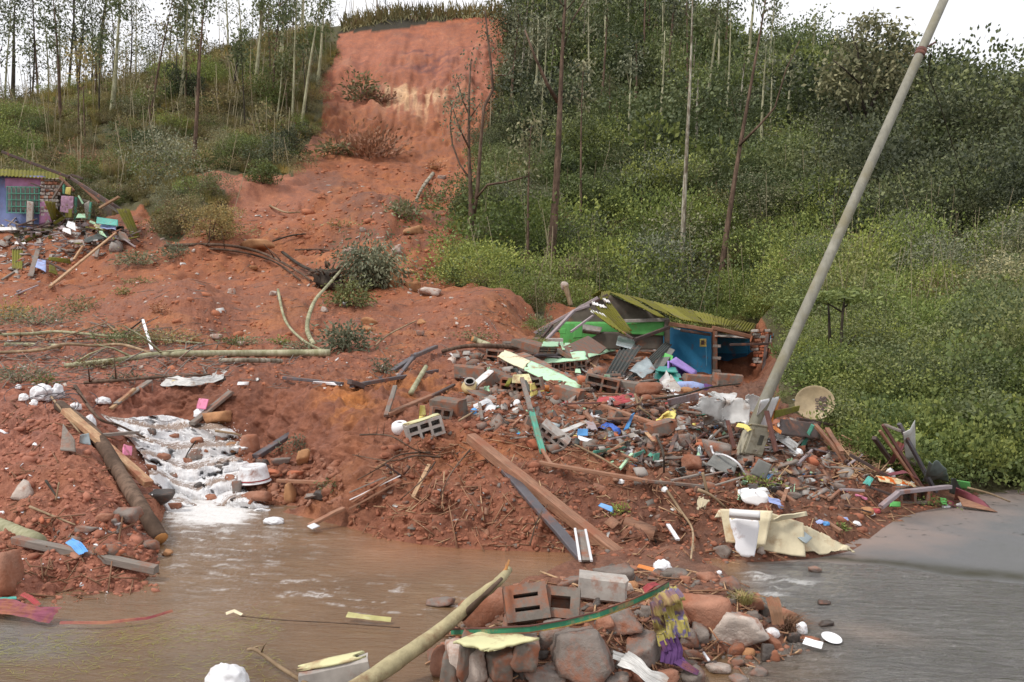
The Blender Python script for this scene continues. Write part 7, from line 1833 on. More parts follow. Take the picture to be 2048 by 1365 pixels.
Bm((1604,896,.02), (1626,850,.3), 9, 7, 'tealp', 'timber_post', 'green painted stake below the dish', 'stake')
Bm((1630,850,.3), (1690,922,.04), 8, 7, 'timber', 'timber_plank', 'thin brown plank sloping from the dish towards the road', 'plank')
Bm((1654,858,.25), (1684,906,.1), 9, 7, 'timber', 'timber_plank', 'orange-brown plank beside the thin sloping one', 'plank')
Bm((1640,895,.04), (1696,925,.03), 8, 6, 'dark', 'timber_plank', 'dark plank end in the shade of the bright bushes', 'plank')
# smaller finds on the red earth
pg = pt((940,786)); kp = pg.y / FOC
o = root('clay_pot', pg, 'cream clay pot with wide grey mouth lying tilted on the red earth', 'pot')
Rp = Matrix.Rotation(math.radians(38), 4, 'X')
v, f = lathe([(.002, -13 * kp), (9 * kp, -12 * kp), (16 * kp, -6 * kp), (17.5 * kp, 0), (15 * kp, 6 * kp), (10 * kp, 10 * kp)], 32); ob = link('belly', new_mesh('belly', v, f), mt['clay'], o); ob.matrix_local = Matrix.Translation((0, 0, 12 * kp)) @ Rp
v, f = lathe([(9.5 * kp, 9.5 * kp), (9.5 * kp, 13 * kp), (11.5 * kp, 15 * kp), (11 * kp, 16 * kp), (8 * kp, 14.5 * kp)], 32); ob = link('neck', new_mesh('neck', v, f), mt['lcement'], o); ob.matrix_local = Matrix.Translation((0, 0, 12 * kp)) @ Rp
v, f = lathe([(8 * kp, 14.5 * kp), (8 * kp, 4 * kp), (.001, 3 * kp)], 32); ob = link('mouth', new_mesh('mouth', v, f), mt['black'], o); ob.matrix_local = Matrix.Translation((0, 0, 12 * kp)) @ Rp  # inside of the neck coloured plain black
pg = pt((801,866)); kp = pg.y / FOC
o = root('white_pot', pg, 'squat round white plastic pot with a hole on top', 'pot')
v, f = lathe([(13 * kp, 0), (17 * kp, 5 * kp), (18 * kp, 12 * kp), (16.5 * kp, 19 * kp), (12 * kp, 22.5 * kp), (6 * kp, 23 * kp), (5.5 * kp, 20 * kp)], 32); ob = link('body', new_mesh('body', v, f), mt['plast'], o)
v, f = lathe([(5.5 * kp, 21 * kp), (.001, 20.5 * kp)], 20); ob = link('hole', new_mesh('hole', v, f), mt['dark'], o); o.rotation_euler = (math.radians(14), 0, 0)
ppanel([(838,832,.06),(852,830,.06),(850,812,.12),(840,812,.12)], 'yellow', 'plastic_shard', 'small bright yellow plate beside the dark solid block', 'plastic', crumple=.01)
ppanel([(838,838,.03),(850,838,.03),(850,832,.05),(839,832,.05)], 'yellow', 'plastic_shard', 'lower broken half of the small yellow plate', 'plastic')
stick([(918,842,.03),(948,824,.04)], 5, 4, 'tan' if False else 'wood', 'orange-tan stick ending at the blue knob', 'stick', 'stick')
bag(948,828,15,13,'bluep','small round blue knob on the orange-tan stick','plastic_ball','plastic', crum=.1)
cloth([(948,816,.04),(962,808,.08),(975,802,.06),(986,818,.03)], 14, 'plast', 'torn white wrapper beside the blue knob', 'wrapper', 'wrapper', n=18)
ppanel([(966,824,.03),(986,826,.03),(994,812,.04),(976,808,.05)], 'plast', 'paper_scrap', 'white printed card next to the torn wrapper', 'paper', crumple=.01)
bag(1034,812,16,14,'plast','white paper cup on the red earth below the signboards','paper_cup','cup', crum=.05)
cg = pt((1110,858)); kc = cg.y / FOC
o = root('tin_can', cg, 'open tin can lying on its side', 'can'); v, f = lathe([(.001, -9 * kc), (5.5 * kc, -9 * kc), (5.5 * kc, 9 * kc), (5.0 * kc, 9 * kc), (5 * kc, -5 * kc)], 24)
ob = link('body', new_mesh('body', v, f), mt['galv'], o); ob.matrix_local = Matrix.Translation((0, 0, 6 * kc)) @ Matrix.Rotation(math.radians(-75), 4, 'Y')
# signboards
def sign(c4, m, label, txt_=None, name='signboard'):
    return panel(C4(c4), m, name, label, 'signboard', thick=.012, crumple=.012, cfreq=2)
sign([(1024,766,.15),(1066,770,.15),(1058,748,.25),(1026,750,.25)], 'paleyel', 'faded yellow signboard lying behind the yellow and white one')
sign([(1062,794,.06),(1094,782,.08),(1082,762,.2),(1060,768,.2)], 'yellow', 'bright yellow signboard with white edge lying on the blocks')
sign([(1060,797,.08),(1090,780,.10),(1092,776,.11),(1058,792,.1)], 'plast', 'white bottom edge of the bright yellow signboard')
panel(C4([(1044,762,.24),(1052,760,.24),(1066,782,.12),(1060,784,.12)]), 'grime', 'signboard', 'grey and white strip bent over the top of the signboards', 'signboard', crumple=.01)
ppanel([(1010,772,.12),(1018,774,.12),(1026,756,.2),(1018,756,.2)], 'moss', 'board', 'mossy green board end beside the faded signboard')
g = pt((1078,776,.1)); kc = g.y / FOC; v, f = tube([Vector((-18 * kc, 0, 3 * kc)), Vector((0, 0, 1 * kc)), Vector((20 * kc, 0, -2 * kc))], [4 * kc, 6 * kc, 7 * kc], 14)
o = link('orange_tube', new_mesh('orange_tube', v, f), mt['orange']); o.location = g; tag(o, 'orange-red cylinder lying between the mint slab and the signboards', 'cylinder')
Bm((1044,758,.35), (1062,822,.25), 9, 7, 'grey', 'timber_post', 'upper bare half of the broken painted pole', 'pole')
Bm((1062,820,.25), (1086,906,.04), 11, 8, 'tealp', 'timber_post', 'lower teal-painted half of the broken pole', 'pole')
Bm((1084,900,.06), (1108,938,.02), 7, 5, 'timber', 'timber_lath', 'splintered brown tip below the teal pole', 'lath')
# blue, white and teal bits
ppanel([(1154,872,.04),(1176,872,.04),(1176,858,.08),(1156,858,.08)], 'bluep', 'plastic_tray', 'light blue square tray on the rubble', 'tray')
ppanel([(1172,860,.06),(1196,862,.06),(1188,842,.12),(1173,842,.12)], 'mauve', 'plastic_shard', 'grey-blue torn shard above the light blue tray', 'plastic', tear=.5)
cloth([(1202,858,.04),(1218,848,.1),(1232,858,.08),(1238,868,.03)], 14, 'bluec', 'bright blue cloth bunched on the rubble', folds=4, n=20)
panel(C4([(1246,862,.06),(1256,858,.1),(1268,826,.3),(1262,830,.3)]), 'bluep', 'plastic_shard', 'pointed bright blue shard standing up behind the blue cloth', 'plastic')
cloth([(1094,866,.03),(1130,862,.05),(1172,844,.05)], 11, 'sheet', 'long white and pink striped strip beside the tin can', 'plastic_strip', 'strip', folds=2, n=20)
cloth([(1156,876,.04),(1186,884,.04)], 10, 'plast', 'pinkish white strip under the light blue tray', 'plastic_strip', 'strip', folds=2, n=12)
ppanel([(1186,908,.03),(1254,898,.03),(1252,893,.05),(1188,902,.05)], 'tealp', 'painted_board', 'long teal strip of board on the rubble', 'board')
ppanel([(1268,916,.04),(1292,906,.04),(1290,900,.06),(1270,908,.06)], 'tealp', 'painted_board', 'short teal board piece in line with the long strip', 'board')
ppanel([(1307,922,.04),(1318,922,.04),(1320,906,.08),(1309,908,.08)], 'tealp', 'painted_board', 'upright dark green tile piece', 'board')
Bm((1240,938,.03), (1264,908,.06), 6, 4, 'mint', 'plastic_brush', 'pale turquoise handle with flat end', 'handle')
stick([(1150,890,.04),(1200,915,.05),(1238,938,.02)], 5, 4, 'wood', 'thin yellowish stick beside the turquoise handle')
stick([(1210,912,.03),(1240,890,.08),(1262,882,.06)], 6, 5, 'wood', 'curved barkless stick over the long teal strip')
Bm((1082,926,.08), (1292,962,.10), 14, 7, 'timber', 'broken_board', 'long splintered brown board across the front of the rubble', 'board', split=.4)
Bm((1285,962,.11), (1412,974,.06), 9, 6, 'grey', 'broken_board', 'greenish far end of the long splintered board', 'board', split=.5)
Bm((1342,962,.10), (1396,950,.14), 6, 4, 'grey', 'broken_board', 'thin greenish lath above the long splintered board', 'lath')
stick([(1312,870,.05),(1326,905,.25),(1328,945,.06)], 6, 4, 'dark', 'dark curved root standing in the brown rubble', 'root', 'root')
stick([(1320,960,.06),(1360,1020,.06),(1385,1060,.05),(1382,1118,.02)], 6, 4, 'wood', 'long thin root hanging down the face of the rubble', 'root', 'root')
stick([(1405,945,.2),(1412,975,.1),(1415,992,.03)], 6, 6, 'wood', 'short split pale stick standing beside the broken board')
stick([(1395,980,.1),(1420,990,.1),(1450,1015,.04)], 8, 5, 'mauve' if False else 'wood', 'splintered pinkish branch near the tan shard')
# white hose
stick([(1422,892,.25),(1428,908,.18),(1450,911,.2),(1475,926,.18),(1490,950,.08)], 5, 4, 'plast', 'curved white plastic pipe in front of the meter box', 'plastic_pipe', 'pipe')
panel(C4([(1500,948,.12),(1532,960,.08),(1544,930,.25),(1518,918,.3)]), 'grime', 'metal_plate', 'grey square plate hanging under the meter box', 'plate', thick=.02)
ppanel([(1412,930,.04),(1468,950,.04),(1476,925,.15),(1432,905,.18)], 'grime', 'metal_plate', 'dark grey curved sheet behind the white plastic pipe', 'plate', crumple=.02)
cloth([(1548,870,.1),(1570,880,.1),(1592,898,.05)], 22, 'sheet', 'transparent-looking crumpled plastic beside the meter box', 'plastic_film', 'plastic', folds=5)
bag(1590,912,36,18,'foam','white moulded tray below the green painted stake','foam_tray','tray', crum=.15)
bag(1540,898,18,12,'yellow','small yellow scrap beside the meter box','plastic_scrap','plastic')
for (a_, b_, w_, h_, l_) in [(1486,1000,40,26,'smaller white foam block, tilted'),(1512,1012,56,34,'largest white foam block above the cream sheet'),(1520,992,40,16,'flat white foam slab on top of the largest foam block')]:
    rock(a_, b_, w_, h_, 'foam', l_, 'foam_block', 'foam', planes=8, rough=.01)
ppanel([(1392,1022,.06),(1406,1018,.05),(1422,1000,.15),(1396,990,.18)], 'cream', 'torn_shard', 'ragged tan shard standing in the brown rubble', 'shard', tear=1.0, nu=18, nv=18)
ppanel([(1430,1035,.05),(1452,1034,.05),(1446,1020,.1),(1438,1020,.1)], 'cream', 'torn_shard', 'small tan triangle above the cream metal sheet', 'shard')
# cream sheets on the road
panel(C4([(1452,1085,.05),(1530,1092,.10),(1545,1022,.30),(1440,1018,.25)]), 'cream', 'metal_sheet', 'yellowed metal sheet behind the hanging white panel', 'metal sheet', crumple=.03, cfreq=2, nu=20, nv=16)
panel(C4([(1500,1096,.03),(1610,1112,.02),(1606,1045,.22),(1530,1022,.32)]), 'cream', 'metal_sheet', 'large rust-stained cream sheet sloping down to the road', 'metal sheet', crumple=.04, cfreq=2, nu=20, nv=20)
panel(C4([(1600,1112,.015),(1716,1106,.01),(1660,1072,.10),(1600,1042,.23)]), 'cream', 'metal_sheet', 'pointed pale end of the cream sheet reaching over the tarmac', 'metal sheet', crumple=.03, cfreq=2, nu=20, nv=16, tear=.3)
panel(C4([(1575,1062,.16),(1612,1088,.12),(1625,1076,.14),(1578,1040,.22)]), 'galv', 'glass_pane', 'pale green glassy patch lying on the cream sheet', 'pane', crumple=.01)
panel(C4([(1540,1045,.27),(1614,1030,.30),(1612,1022,.34),(1560,1032,.32)]), 'cream', 'metal_sheet', 'folded cream flap with torn edge on top of the large sheet', 'metal sheet', crumple=.03)
panel(C4([(1474,1112,.05),(1510,1117,.05),(1520,1040,.34),(1458,1034,.34)]), 'plast', 'plastic_board', 'white plastic panel hanging at the front of the yellowed sheet', 'panel', thick=.02, tear=.25, nu=14, nv=14, crumple=.01)
panel(C4([(1458,1036,.35),(1520,1042,.35),(1520,1036,.39),(1458,1031,.39)]), 'white', 'panel_rim', 'thick white rim piece along the top of the hanging white panel', 'panel', thick=.05)
rock(1528,1108,26,22,'rockw','pale stone between the white panel and the cream sheet'); rock(1450,1118,40,30,'rock','grey stone at the foot of the hanging white panel')
# big timbers in the middle
Bm(('Y',942,877,7.62), ('Y',1254,1124,6.25), 25, 22, 'timber', 'timber_beam', 'long square red-brown beam slanting down the face of the rubble', 'beam')
Bm(('Y',1000,930,7.35), ('Y',1192,1146,5.85), 22, 8, 'steel', 'timber_board', 'long dark grey board crossing under the red-brown beam', 'board')
Bm((1160,1122,.01), (1150,1058,.28), 5, 4, 'plast', 'white_rod', 'nearer of two thin white rods beside the dark grey board', 'rod')
Bm((1183,1122,.01), (1171,1060,.28), 5, 4, 'plast', 'white_rod', 'further of two thin white rods beside the dark grey board', 'rod')
Bm((1172,1122,.01), (1162,1062,.25), 16, 4, 'grey', 'timber_lath', 'grey lath between the two thin white rods', 'lath')
Bm((1556,984,.05), (1682,1064,.05), 10, 8, 'timber', 'timber_plank', 'brown plank running down to the cream sheet', 'plank')
Bm((1336,1050,.04), (1356,1080,.04), 8, 4, 'plast', 'plastic_strip', 'white bent strip on the brown face of the rubble', 'strip')
ppanel([(1196,1012,.03),(1226,1026,.03),(1226,1014,.06),(1202,1006,.06)], 'bluep', 'plastic_shard', 'blue oval plastic piece low on the brown rubble', 'plastic')
cloth([(1536,1000,.05),(1560,1006,.05)], 16, 'lilac', 'small pale blue rag beside the foam blocks', n=12)
# broken laths fanning out of the bank foot
for (a_, b_, w_, m_, l_) in [((700,1018,.04),(800,962,.10),8,'timber','lowest red-brown lath of the fan at the bank foot'),((705,1005,.05),(790,950,.12),7,'timber','second red-brown lath of the fan at the bank foot'),((700,985,.04),(770,955,.1),5,'grey','thin grey lath of the fan at the bank foot'),
        ((826,995,.03),(858,930,.15),8,'tan','upright tan lath beside the fan'),((772,930,.1),(802,952,.05),7,'dark','short black lath at the top of the fan'),((700,1000,.05),(800,952,.1),4,'plast','bent white cable duct above the fan')]:
    Bm(a_, b_, w_, w_ * .5, m_, 'broken_lath', l_, 'lath')
for (p_, l_) in [([(860,905,.04),(800,910,.15),(760,935,.1),(715,960,.03)],'dark wiry branch arching over the bank foot'),([(880,915,.04),(830,912,.15),(780,922,.12),(705,910,.08)],'second wiry branch reaching towards the long steel bar'),([(870,925,.04),(845,960,.12),(800,1000,.03)],'wiry root hanging towards the fan of laths'),
                 ([(720,870,.04),(780,872,.12),(830,900,.08),(870,910,.02)],'thin curved twig below the squat white pot'),([(940,900,.03),(900,950,.1),(880,1000,.02)],'thin root on the red face below the beam end'),([(1060,1090,.0),(1075,1040,.06),(1095,1010,.03)],'thin root on the red face beside the dark board')]:
    stick(p_, 4, 2, 'brown', l_, 'root', 'root', side_twigs=6)
# tree pieces at the corner of the gable
stick([(885,703,.05),(930,693,.10),(980,692,.12),(1040,696,.08)], 8, 10, 'brown', 'brown barkless branch lying in front of the fallen gable', 'fallen_tree', 'fallen tree', sides=8)
stick([(978,690,.1),(960,684,.12),(945,678,.15)], 10, 12, 'pale', 'short sawn pale log with orange end beside the brown branch', 'log', 'log', sides=12, cut=True)
for (x_, y_, l_) in [(912,712,'pale grey tile on the red earth below the brown branch'),(933,706,'second pale grey tile near the first')]:
    ppanel([(x_ - 8, y_ + 4, .02), (x_ + 8, y_ + 4, .02), (x_ + 7, y_ - 4, .05), (x_ - 6, y_ - 4, .05)], 'lcement', 'tile_piece', l_, 'tile')

# --- wreckage beside the far end of the road -------------------------------------------------
for (a_, b_, w_, m_, n_, l_) in [((1798,848,.9),(1872,985,.05),8,'steel','steel_post','straight dark post leaning over the magenta cloth'),((1766,850,.8),(1846,978,.1),7,'rust','steel_post','rusty post parallel to the straight dark one'),
      ((1760,862,.7),(1850,990,.05),6,'timber','timber_lath','reddish lath crossing the rusty post'),((1748,876,.5),(1782,922,.2),9,'dark','timber_lath','short dark board behind the rusty post'),((1770,850,.9),(1800,862,.8),6,'grey','timber_lath','grey lath across the tops of the posts'),
      ((1700,910,.2),(1780,955,.1),8,'dark','timber_lath','dark board lying towards the floral quilt'),((1762,1014,.05),(1796,986,.2),11,'mauve','bent_beam','lower half of the bent grey beam at the road edge'),((1796,985,.2),(1900,974,.2),10,'mauve','bent_beam','upper half of the bent grey beam at the road edge'),
      ((1742,975,.1),(1792,994,.1),6,'dark','timber_lath','blue-black lath under the bent grey beam'),((1692,982,.05),(1732,998,.05),5,'pink','plastic_pipe','pink plastic pipe on the brown rubble'),((1690,1012,.03),(1745,1026,.03),4,'dark','iron_rod','dark iron rod beside the round orange stone'),
      ((1935,976,.15),(2020,1004,.03),5,'wood','curved_stick','long curved stick over the maroon sheets')]:
    M_ = m_ if m_ in mt else None
    if M_: Bm(a_, b_, w_, w_ * .8, m_, n_, l_, n_.replace('_', ' '))
    else: stick([a_, ((a_[0] + b_[0]) / 2, (a_[1] + b_[1]) / 2 - 3, .12), b_], w_, w_ * .6, m_, l_, n_, 'stick')
panel(C4([(1812,925,.2),(1832,930,.2),(1830,840,.9),(1806,868,.7)]), 'sheet', 'striped_sack', 'pale striped sacking stretched upright behind the straight dark post', 'sacking', crumple=.05, nu=14, nv=14)
cloth([(1802,886,.5),(1794,905,.4),(1782,928,.2)], 14, 'magenta', 'magenta cloth roll hanging on the rusty post', folds=4, n=20)
panel(C4([(1845,960,.15),(1898,968,.15),(1892,932,.4),(1858,928,.45)]), 'tarp', 'tarpaulin', 'dark grey-green tarpaulin heaped beside the posts', 'tarpaulin', crumple=.10, cfreq=2.4, nu=20, nv=16, smooth=True)
panel(C4([(1898,985,.1),(1925,990,.05),(1912,958,.3),(1902,955,.3)]), 'tarp', 'tarpaulin', 'small upright grey-blue sheet next to the tarpaulin', 'tarpaulin', crumple=.05)
QP = [(1755,958,.2),(1800,964,.2),(1838,974,.1)]
cloth(QP, 18, 'orange', 'orange and white floral quilt in the wreckage', 'quilt', 'quilt', folds=5)
cloth([(1776,950,.3),(1810,944,.3),(1835,958,.2)], 9, 'maroon', 'maroon blanket edge above the floral quilt', 'blanket', 'blanket', folds=2)
bag(1782,960,18,26,'plast','white round appliance top poking out of the floral quilt','appliance_part','appliance', crum=.15)
bag(1815,985,50,22,'galv','grey crumpled plastic below the floral quilt','plastic_film','plastic', crum=.5)
bag(1827,982,16,20,'plast','white crumpled bag beside the grey plastic')
for q_, l_ in [([(1912,974,.15),(1942,980,.1),(1940,966,.2),(1914,962,.25)],'bright green board beside the tarpaulin'),([(1780,1013,.02),(1801,1014,.02),(1801,1004,.06),(1783,1003,.06)],'bright green board lying under the bent grey beam'),([(1882,1008,.03),(1894,1012,.02),(1892,998,.08),(1880,996,.1)],'bright green scrap at the road edge')]:
    panel(C4(q_), 'green', 'painted_board', l_, 'board')
panel(C4([(1908,1000,.05),(1985,1022,.01),(1970,1004,.06),(1912,976,.2)]), 'maroon', 'fallen_sheet', 'maroon sheet lying flat at the edge of the road', 'sheet', crumple=.02)
panel(C4([(1925,1012,.03),(1995,1024,.005),(1985,1018,.02),(1915,992,.12)]), 'timber', 'fallen_sheet', 'brown board under the maroon sheet at the road edge', 'sheet')
panel(C4([(1893,1010,.02),(1912,1014,.01),(1906,1004,.04),(1890,1000,.06)]), 'maroon', 'fallen_sheet', 'pink-red scrap beside the bright green scrap', 'sheet')
cloth([(1732,970,.1),(1742,955,.15),(1748,962,.1)], 12, 'teal', 'turquoise rag at the end of the dark board', n=12)
cloth([(1950,858,.35),(1925,846,.45),(1905,842,.4)], 12, 'mauve', 'pale cloth caught in the roadside bushes', n=14)
for (x_, y_, w_, h_, m_, l_) in [(1752,1026,22,12,'redc','red crumpled cloth at the road edge'),(1744,1032,18,8,'plast','white paper beside the red crumpled cloth'),(1894,1016,18,8,'plast','white paper on the tarmac below the green scrap'),(1925,1012,22,7,'plast','white paper at the tip of the maroon sheet'),
      (1712,1052,24,10,'plast','white scrap at the corner of road and rubble'),(1690,1042,18,8,'lilac','pale blue scrap above the road'),(1640,1048,20,8,'lilac','pale blue cloth piece beside the brown plank'),(1560,1018,18,10,'lilac','crumpled pale blue bag beside the foam blocks'),
      (1562,962,10,10,'plast','small white cup high in the brown rubble'),(1655,1052,14,9,'bluep','tiny blue bottle top near the brown plank end'),(1330,985,14,12,'foam','small white lump on the brown rubble'),(1240,968,20,10,'foam','white crushed cup below the splintered board'),
      (1425,885,14,16,'plast','white handle-like piece beside the curved white pipe'),(1400,918,12,30,'galv','blue-white bottle standing in the rubble')]:
    bag(x_, y_, w_, h_, m_, l_, 'litter_piece', 'litter')

# --- heap in the foreground ------------------------------------------------------------------
stick([(700,1385,.05),(790,1325,.11),(880,1262,.20),(950,1200,.24),(995,1165,.24),(1018,1140,.26)], 40, 14, 'peel', 'thick pale peeled branch with splintered tip lying across the near heap', 'branch', 'branch', sides=14)
for k in range(5): 
    pass
gsp = pt((1008,1150,.25))
vs_, fs_ = join_py([tube([Vector((0, 0, 0)) + Vector((dr.normal(0, .006), 0, dr.normal(0, .004))), Vector((.03 + dr.normal(0, .008), .02, .05 + dr.uniform(0, .03)))], [.006, .001], 4) for _ in range(9)])
o = link('splinter', new_mesh('splinter', vs_, fs_), mt['cutwood']); o.location = gsp; tag(o, 'bundle of sharp pale splinters at the tip of the peeled branch', 'splinters')
rock(975,1252,120,84,'rockr','long rounded red-brown stone under the peeled branch','boulder','boulder', planes=7, bulge=.45, rot=(0,-.5,0))
def bigblock(px, py, label, rot, s, cols_, rows_, m='cement', up=.1, dims=(.40,.20,.20)): return block(px, py, label, rot, s, cols_, rows_, m, up, dims=dims, wall=.048)
bigblock(1052,1240,'large hollow block with two long slots filled with red mud',(-30,-6,6),.66,1,2,'cement',.08,dims=(.34,.2,.28))
bigblock(1122,1240,'large hollow block end with one square opening beside the slotted one',(-30,2,-8),.66,1,1,'cement',.08,dims=(.30,.2,.24))
block(1206,1206,'smooth grey solid block at the back of the near heap',(0,4,-10),.62,1,1,'lcement',.09,solid=True,dims=(.42,.2,.22))
rock(1408,1262,118,86,'rockr','big mud-smeared concrete block in the middle of the near heap','concrete_block','concrete block',planes=7,rot=(0,-.22,0),rough=.05,sub=4)
rock(1352,1248,60,50,'rockr','red muddy block end joined to the big smeared one','concrete_block','concrete block',planes=7,rot=(0,-.2,0))
# painted wall lump with ribbed side
o = root('painted_wall_lump', pt((990,1340,.02)), 'lump of block wall with yellow and white paint on top', 'wall fragment')
Yl = min(hit(x_, 1352).y for x_ in (930, 990, 1060)) - .10
Pq = [PX(904, 1288, Yl), PX(975, 1306, Yl - .04), PX(1080, 1280, Yl), PX(975, 1262, Yl + .28)]
panel(Pq, 'paleyel', 'painted_top', parent=o, thick=.012, nu=16, nv=10, tear=.12)
for i, (x0, x1, y_, z_) in enumerate([(908, 962, 1304, 1375), (964, 1024, 1312, 1375), (1026, 1082, 1296, 1370)]):
    a_ = PX(x0, y_, Yl); b_ = PX(x1, y_ - 4, Yl); hh__ = (z_ - y_) * Yl / FOC
    v, f = rock_mesh(((b_ - a_).length * 1.08, .26, hh__ * 1.1), 4, 5, .06); ob = link('block', new_mesh('block', v, f, False), mt['cement'], o)
    ob.location = (a_ + b_) / 2 + Vector((0, .12, -hh__ / 2 + .004)) - o.location; ob.rotation_euler = (.05, dr.normal(0, .04), dr.normal(0, .1))
stick([(925,1235,.2),(965,1195,.26),(1003,1158,.27)], 16, 7, 'brown', 'brown broken limb splitting off beside the peeled branch', 'branch', 'branch', sides=10)
g_ = .55
for (x_, y_, w_, h_, m_, l_, kw) in [
  (930,1370,92,92,'rockw','pale grey angular stone in front of the painted wall lump',{}),(882,1352,46,62,'rockr','red-orange rounded stone at the water side of the near heap',dict(bulge=.45)),(898,1384,40,84,'cement','narrow grey slab stone standing beside the pale angular one',dict(planes=7)),
  (1168,1368,150,118,'rock','largest grey and rust-stained stone of the near heap',dict(planes=10)),(1108,1302,70,60,'rock','muddy brown stone behind the painted wall lump',{}),(1090,1372,90,40,'rock','low brown stone between the painted lump and the largest stone',{}),
  (1240,1272,96,56,'rock','grey-brown stone under the green strip',{}),(1292,1340,84,74,'rock','square brown-grey stone below the patterned cloth',dict(planes=9)),(1228,1170,80,44,'rock','triangular brown stone at the back edge of the near heap',dict(planes=9)),
  (1178,1180,44,24,'rockd','small dark stone beside the triangular one',{}),(1145,1172,70,18,'rock','flat wet stone at the water edge behind the hollow blocks',dict(planes=8)),(1478,1300,124,86,'rockw','great pinkish grey boulder with black wet underside',dict(planes=10)),
  (1402,1292,34,46,'rock','narrow grey stone standing beneath the big smeared block',{}),(1378,1296,44,44,'rock','dark grey stone beside the narrow standing one',{}),(1476,1312,38,26,'rock','blue-grey stone in front of the great boulder',{}),(1498,1314,28,18,'rocko','orange stone in front of the great boulder',dict(bulge=.45)),
  (1538,1322,30,36,'rockd','small upright slate-grey stone at the tip of the near heap',{}),(1388,1318,36,18,'rock','grey pebble beside the white stick',{}),(1440,1348,50,20,'rockw','flat pinkish stone at the water edge of the near heap',{}),(1390,1368,50,34,'rock','greenish grey stone under the purple cloth',{}),
  (1266,1180,24,20,'rocko','yellow-orange lump beside the red cloth',dict(bulge=.45)),(1300,1235,40,26,'rock','brown stone under the patterned cloth',{}),(1462,1180,44,26,'rock','muddy stone at the back corner of the smeared block',{}),(1508,1218,44,30,'rockr','earthy red lump beside the great boulder',{}),
  (1350,1160,60,22,'rock','grey slab lying behind the patterned cloth',dict(planes=8)),(1420,1162,50,16,'rockr','flat red stone at the back of the near heap',{}),(1330,1372,60,34,'rockr','reddish stone at the very front of the near heap',{}),(1480,1368,40,16,'rock','wet pebble in the shallow water in front',{}),
  (1516,1352,40,18,'rock','second wet pebble in the shallow water in front',{}),(1650,1210,26,9,'rockd','flat dark stone lying on the wet road',{}),(1655,1254,30,12,'rockd','second flat dark stone on the wet road near the white plate',{}),(1632,1146,28,14,'rock','grey stone standing in the flow beyond the near heap',{}),
  (1230,1380,60,30,'rock','brown stone under the frayed sack',{}),(1030,1200,60,26,'rock','stone crust behind the slotted block',dict(planes=8)),(880,1215,60,20,'rock','grey stone at the waterline beside the peeled branch',{})]:
    rock(x_, y_, w_, h_, m_, l_, 'boulder' if w_ > 60 else 'stone', 'boulder' if w_ > 60 else 'stone', sub=4 if w_ > 70 else 3, **kw)
# green painted steel strip, bent
gp_ = [(902,1264,.16),(980,1262,.18),(1060,1258,.18),(1130,1246,.20),(1200,1228,.22),(1265,1204,.24),(1315,1182,.24),(1338,1168,.22)]
Pn = [pt(q) for q in gp_]; o = root('bent_strip', Pn[0], 'long bent green painted steel strip with rusty edges laid over the near heap', 'steel strip')
for (w0, dz, m_, nm) in ((.030, 0, 'greenp', 'web'), (.006, .016, 'rust', 'edge'), (.006, -.016, 'yellow', 'edge')):
    vv, ff = [], []
    for i, p in enumerate(Pn):
        q = p - Pn[0] + Vector((0, 0, dz)); hw = w0 / 2
        yo = -.006 if nm == 'web' else -.010
        vv += [q + Vector((0, yo, -hw)), q + Vector((0, yo, hw)), q + Vector((0, yo + .008, hw)), q + Vector((0, yo + .008, -hw))]
    for i in range(len(Pn) - 1):
        for s in range(4): ff.append((i * 4 + s, i * 4 + (s + 1) % 4, (i + 1) * 4 + (s + 1) % 4, (i + 1) * 4 + s))
    ff += [(3, 2, 1, 0), tuple(len(vv) - 4 + s for s in range(4))]
    link(nm, new_mesh(nm, vv, ff, False), M('yellow_rust', (.45, .33, .08), dirt=.5, dirt_col=(.2, .09, .05), rough=.8) if m_ == 'yellow' else mt[m_], o)
# cloths
t = NT('patterned_cloth'); n = t.noise(18, 3, .5); n2_ = t.noise(5, 4, .6)
c = t.mix(t.ramp(n, [(.50, 0), (.56, 1)]), (.40, .34, .11), (.17, .14, .26)); c = t.mix(t.ramp(n2_, [(.5, 0), (.62, .8)]), c, (.30, .17, .12)); t.set(color=c, rough=.95, spec=.1); mt['pattern'] = t.m
t = NT('floral_quilt'); n = t.noise(14, 2, .5); c = t.mix(t.ramp(n, [(.46, 0), (.52, 1)]), (.68, .16, .03), (.72, .62, .40)); t.set(color=c, rough=.95, spec=.1); mt['floral'] = t.m
for o in COL.objects:
    if o.name.startswith('quilt'): o.data.materials.clear(); o.data.materials.append(mt['floral'])
cloth([(1330,1186,.30),(1345,1205,.28),(1352,1240,.22),(1358,1275,.14)], 46, 'pattern', 'yellow and blue patterned cloth draped over the green strip', folds=3, depth=.6, n=44)
cloth([(1312,1200,.28),(1318,1235,.20),(1328,1262,.12),(1335,1290,.08)], 34, 'pattern', 'second fold of patterned cloth hanging on the water side', folds=3, depth=.6, n=40)
cloth([(1335,1275,.10),(1345,1300,.06),(1340,1330,.03)], 40, 'purplec', 'muddy violet cloth below the patterned one', folds=5, depth=.5)
cloth([(1350,1318,.05),(1368,1330,.06),(1396,1348,.03)], 28, 'purplec', 'dark purple lace cloth lying on the front stones', folds=6, wend=10)
cloth([(1246,1318,.10),(1272,1330,.12),(1296,1352,.08),(1330,1372,.05)], 34, 'sheet', 'frayed white sack with brown stripes at the front of the near heap', 'sacking', 'sacking', folds=7, ragged=.6)
cloth([(1225,1310,.06),(1262,1322,.08)], 22, 'sheet', 'ragged white end of the frayed sack', 'sacking', 'sacking', folds=5)
cloth([(1288,1182,.12),(1300,1172,.16),(1314,1168,.14)], 14, 'redc', 'small bright red cloth at the back of the near heap', n=14)
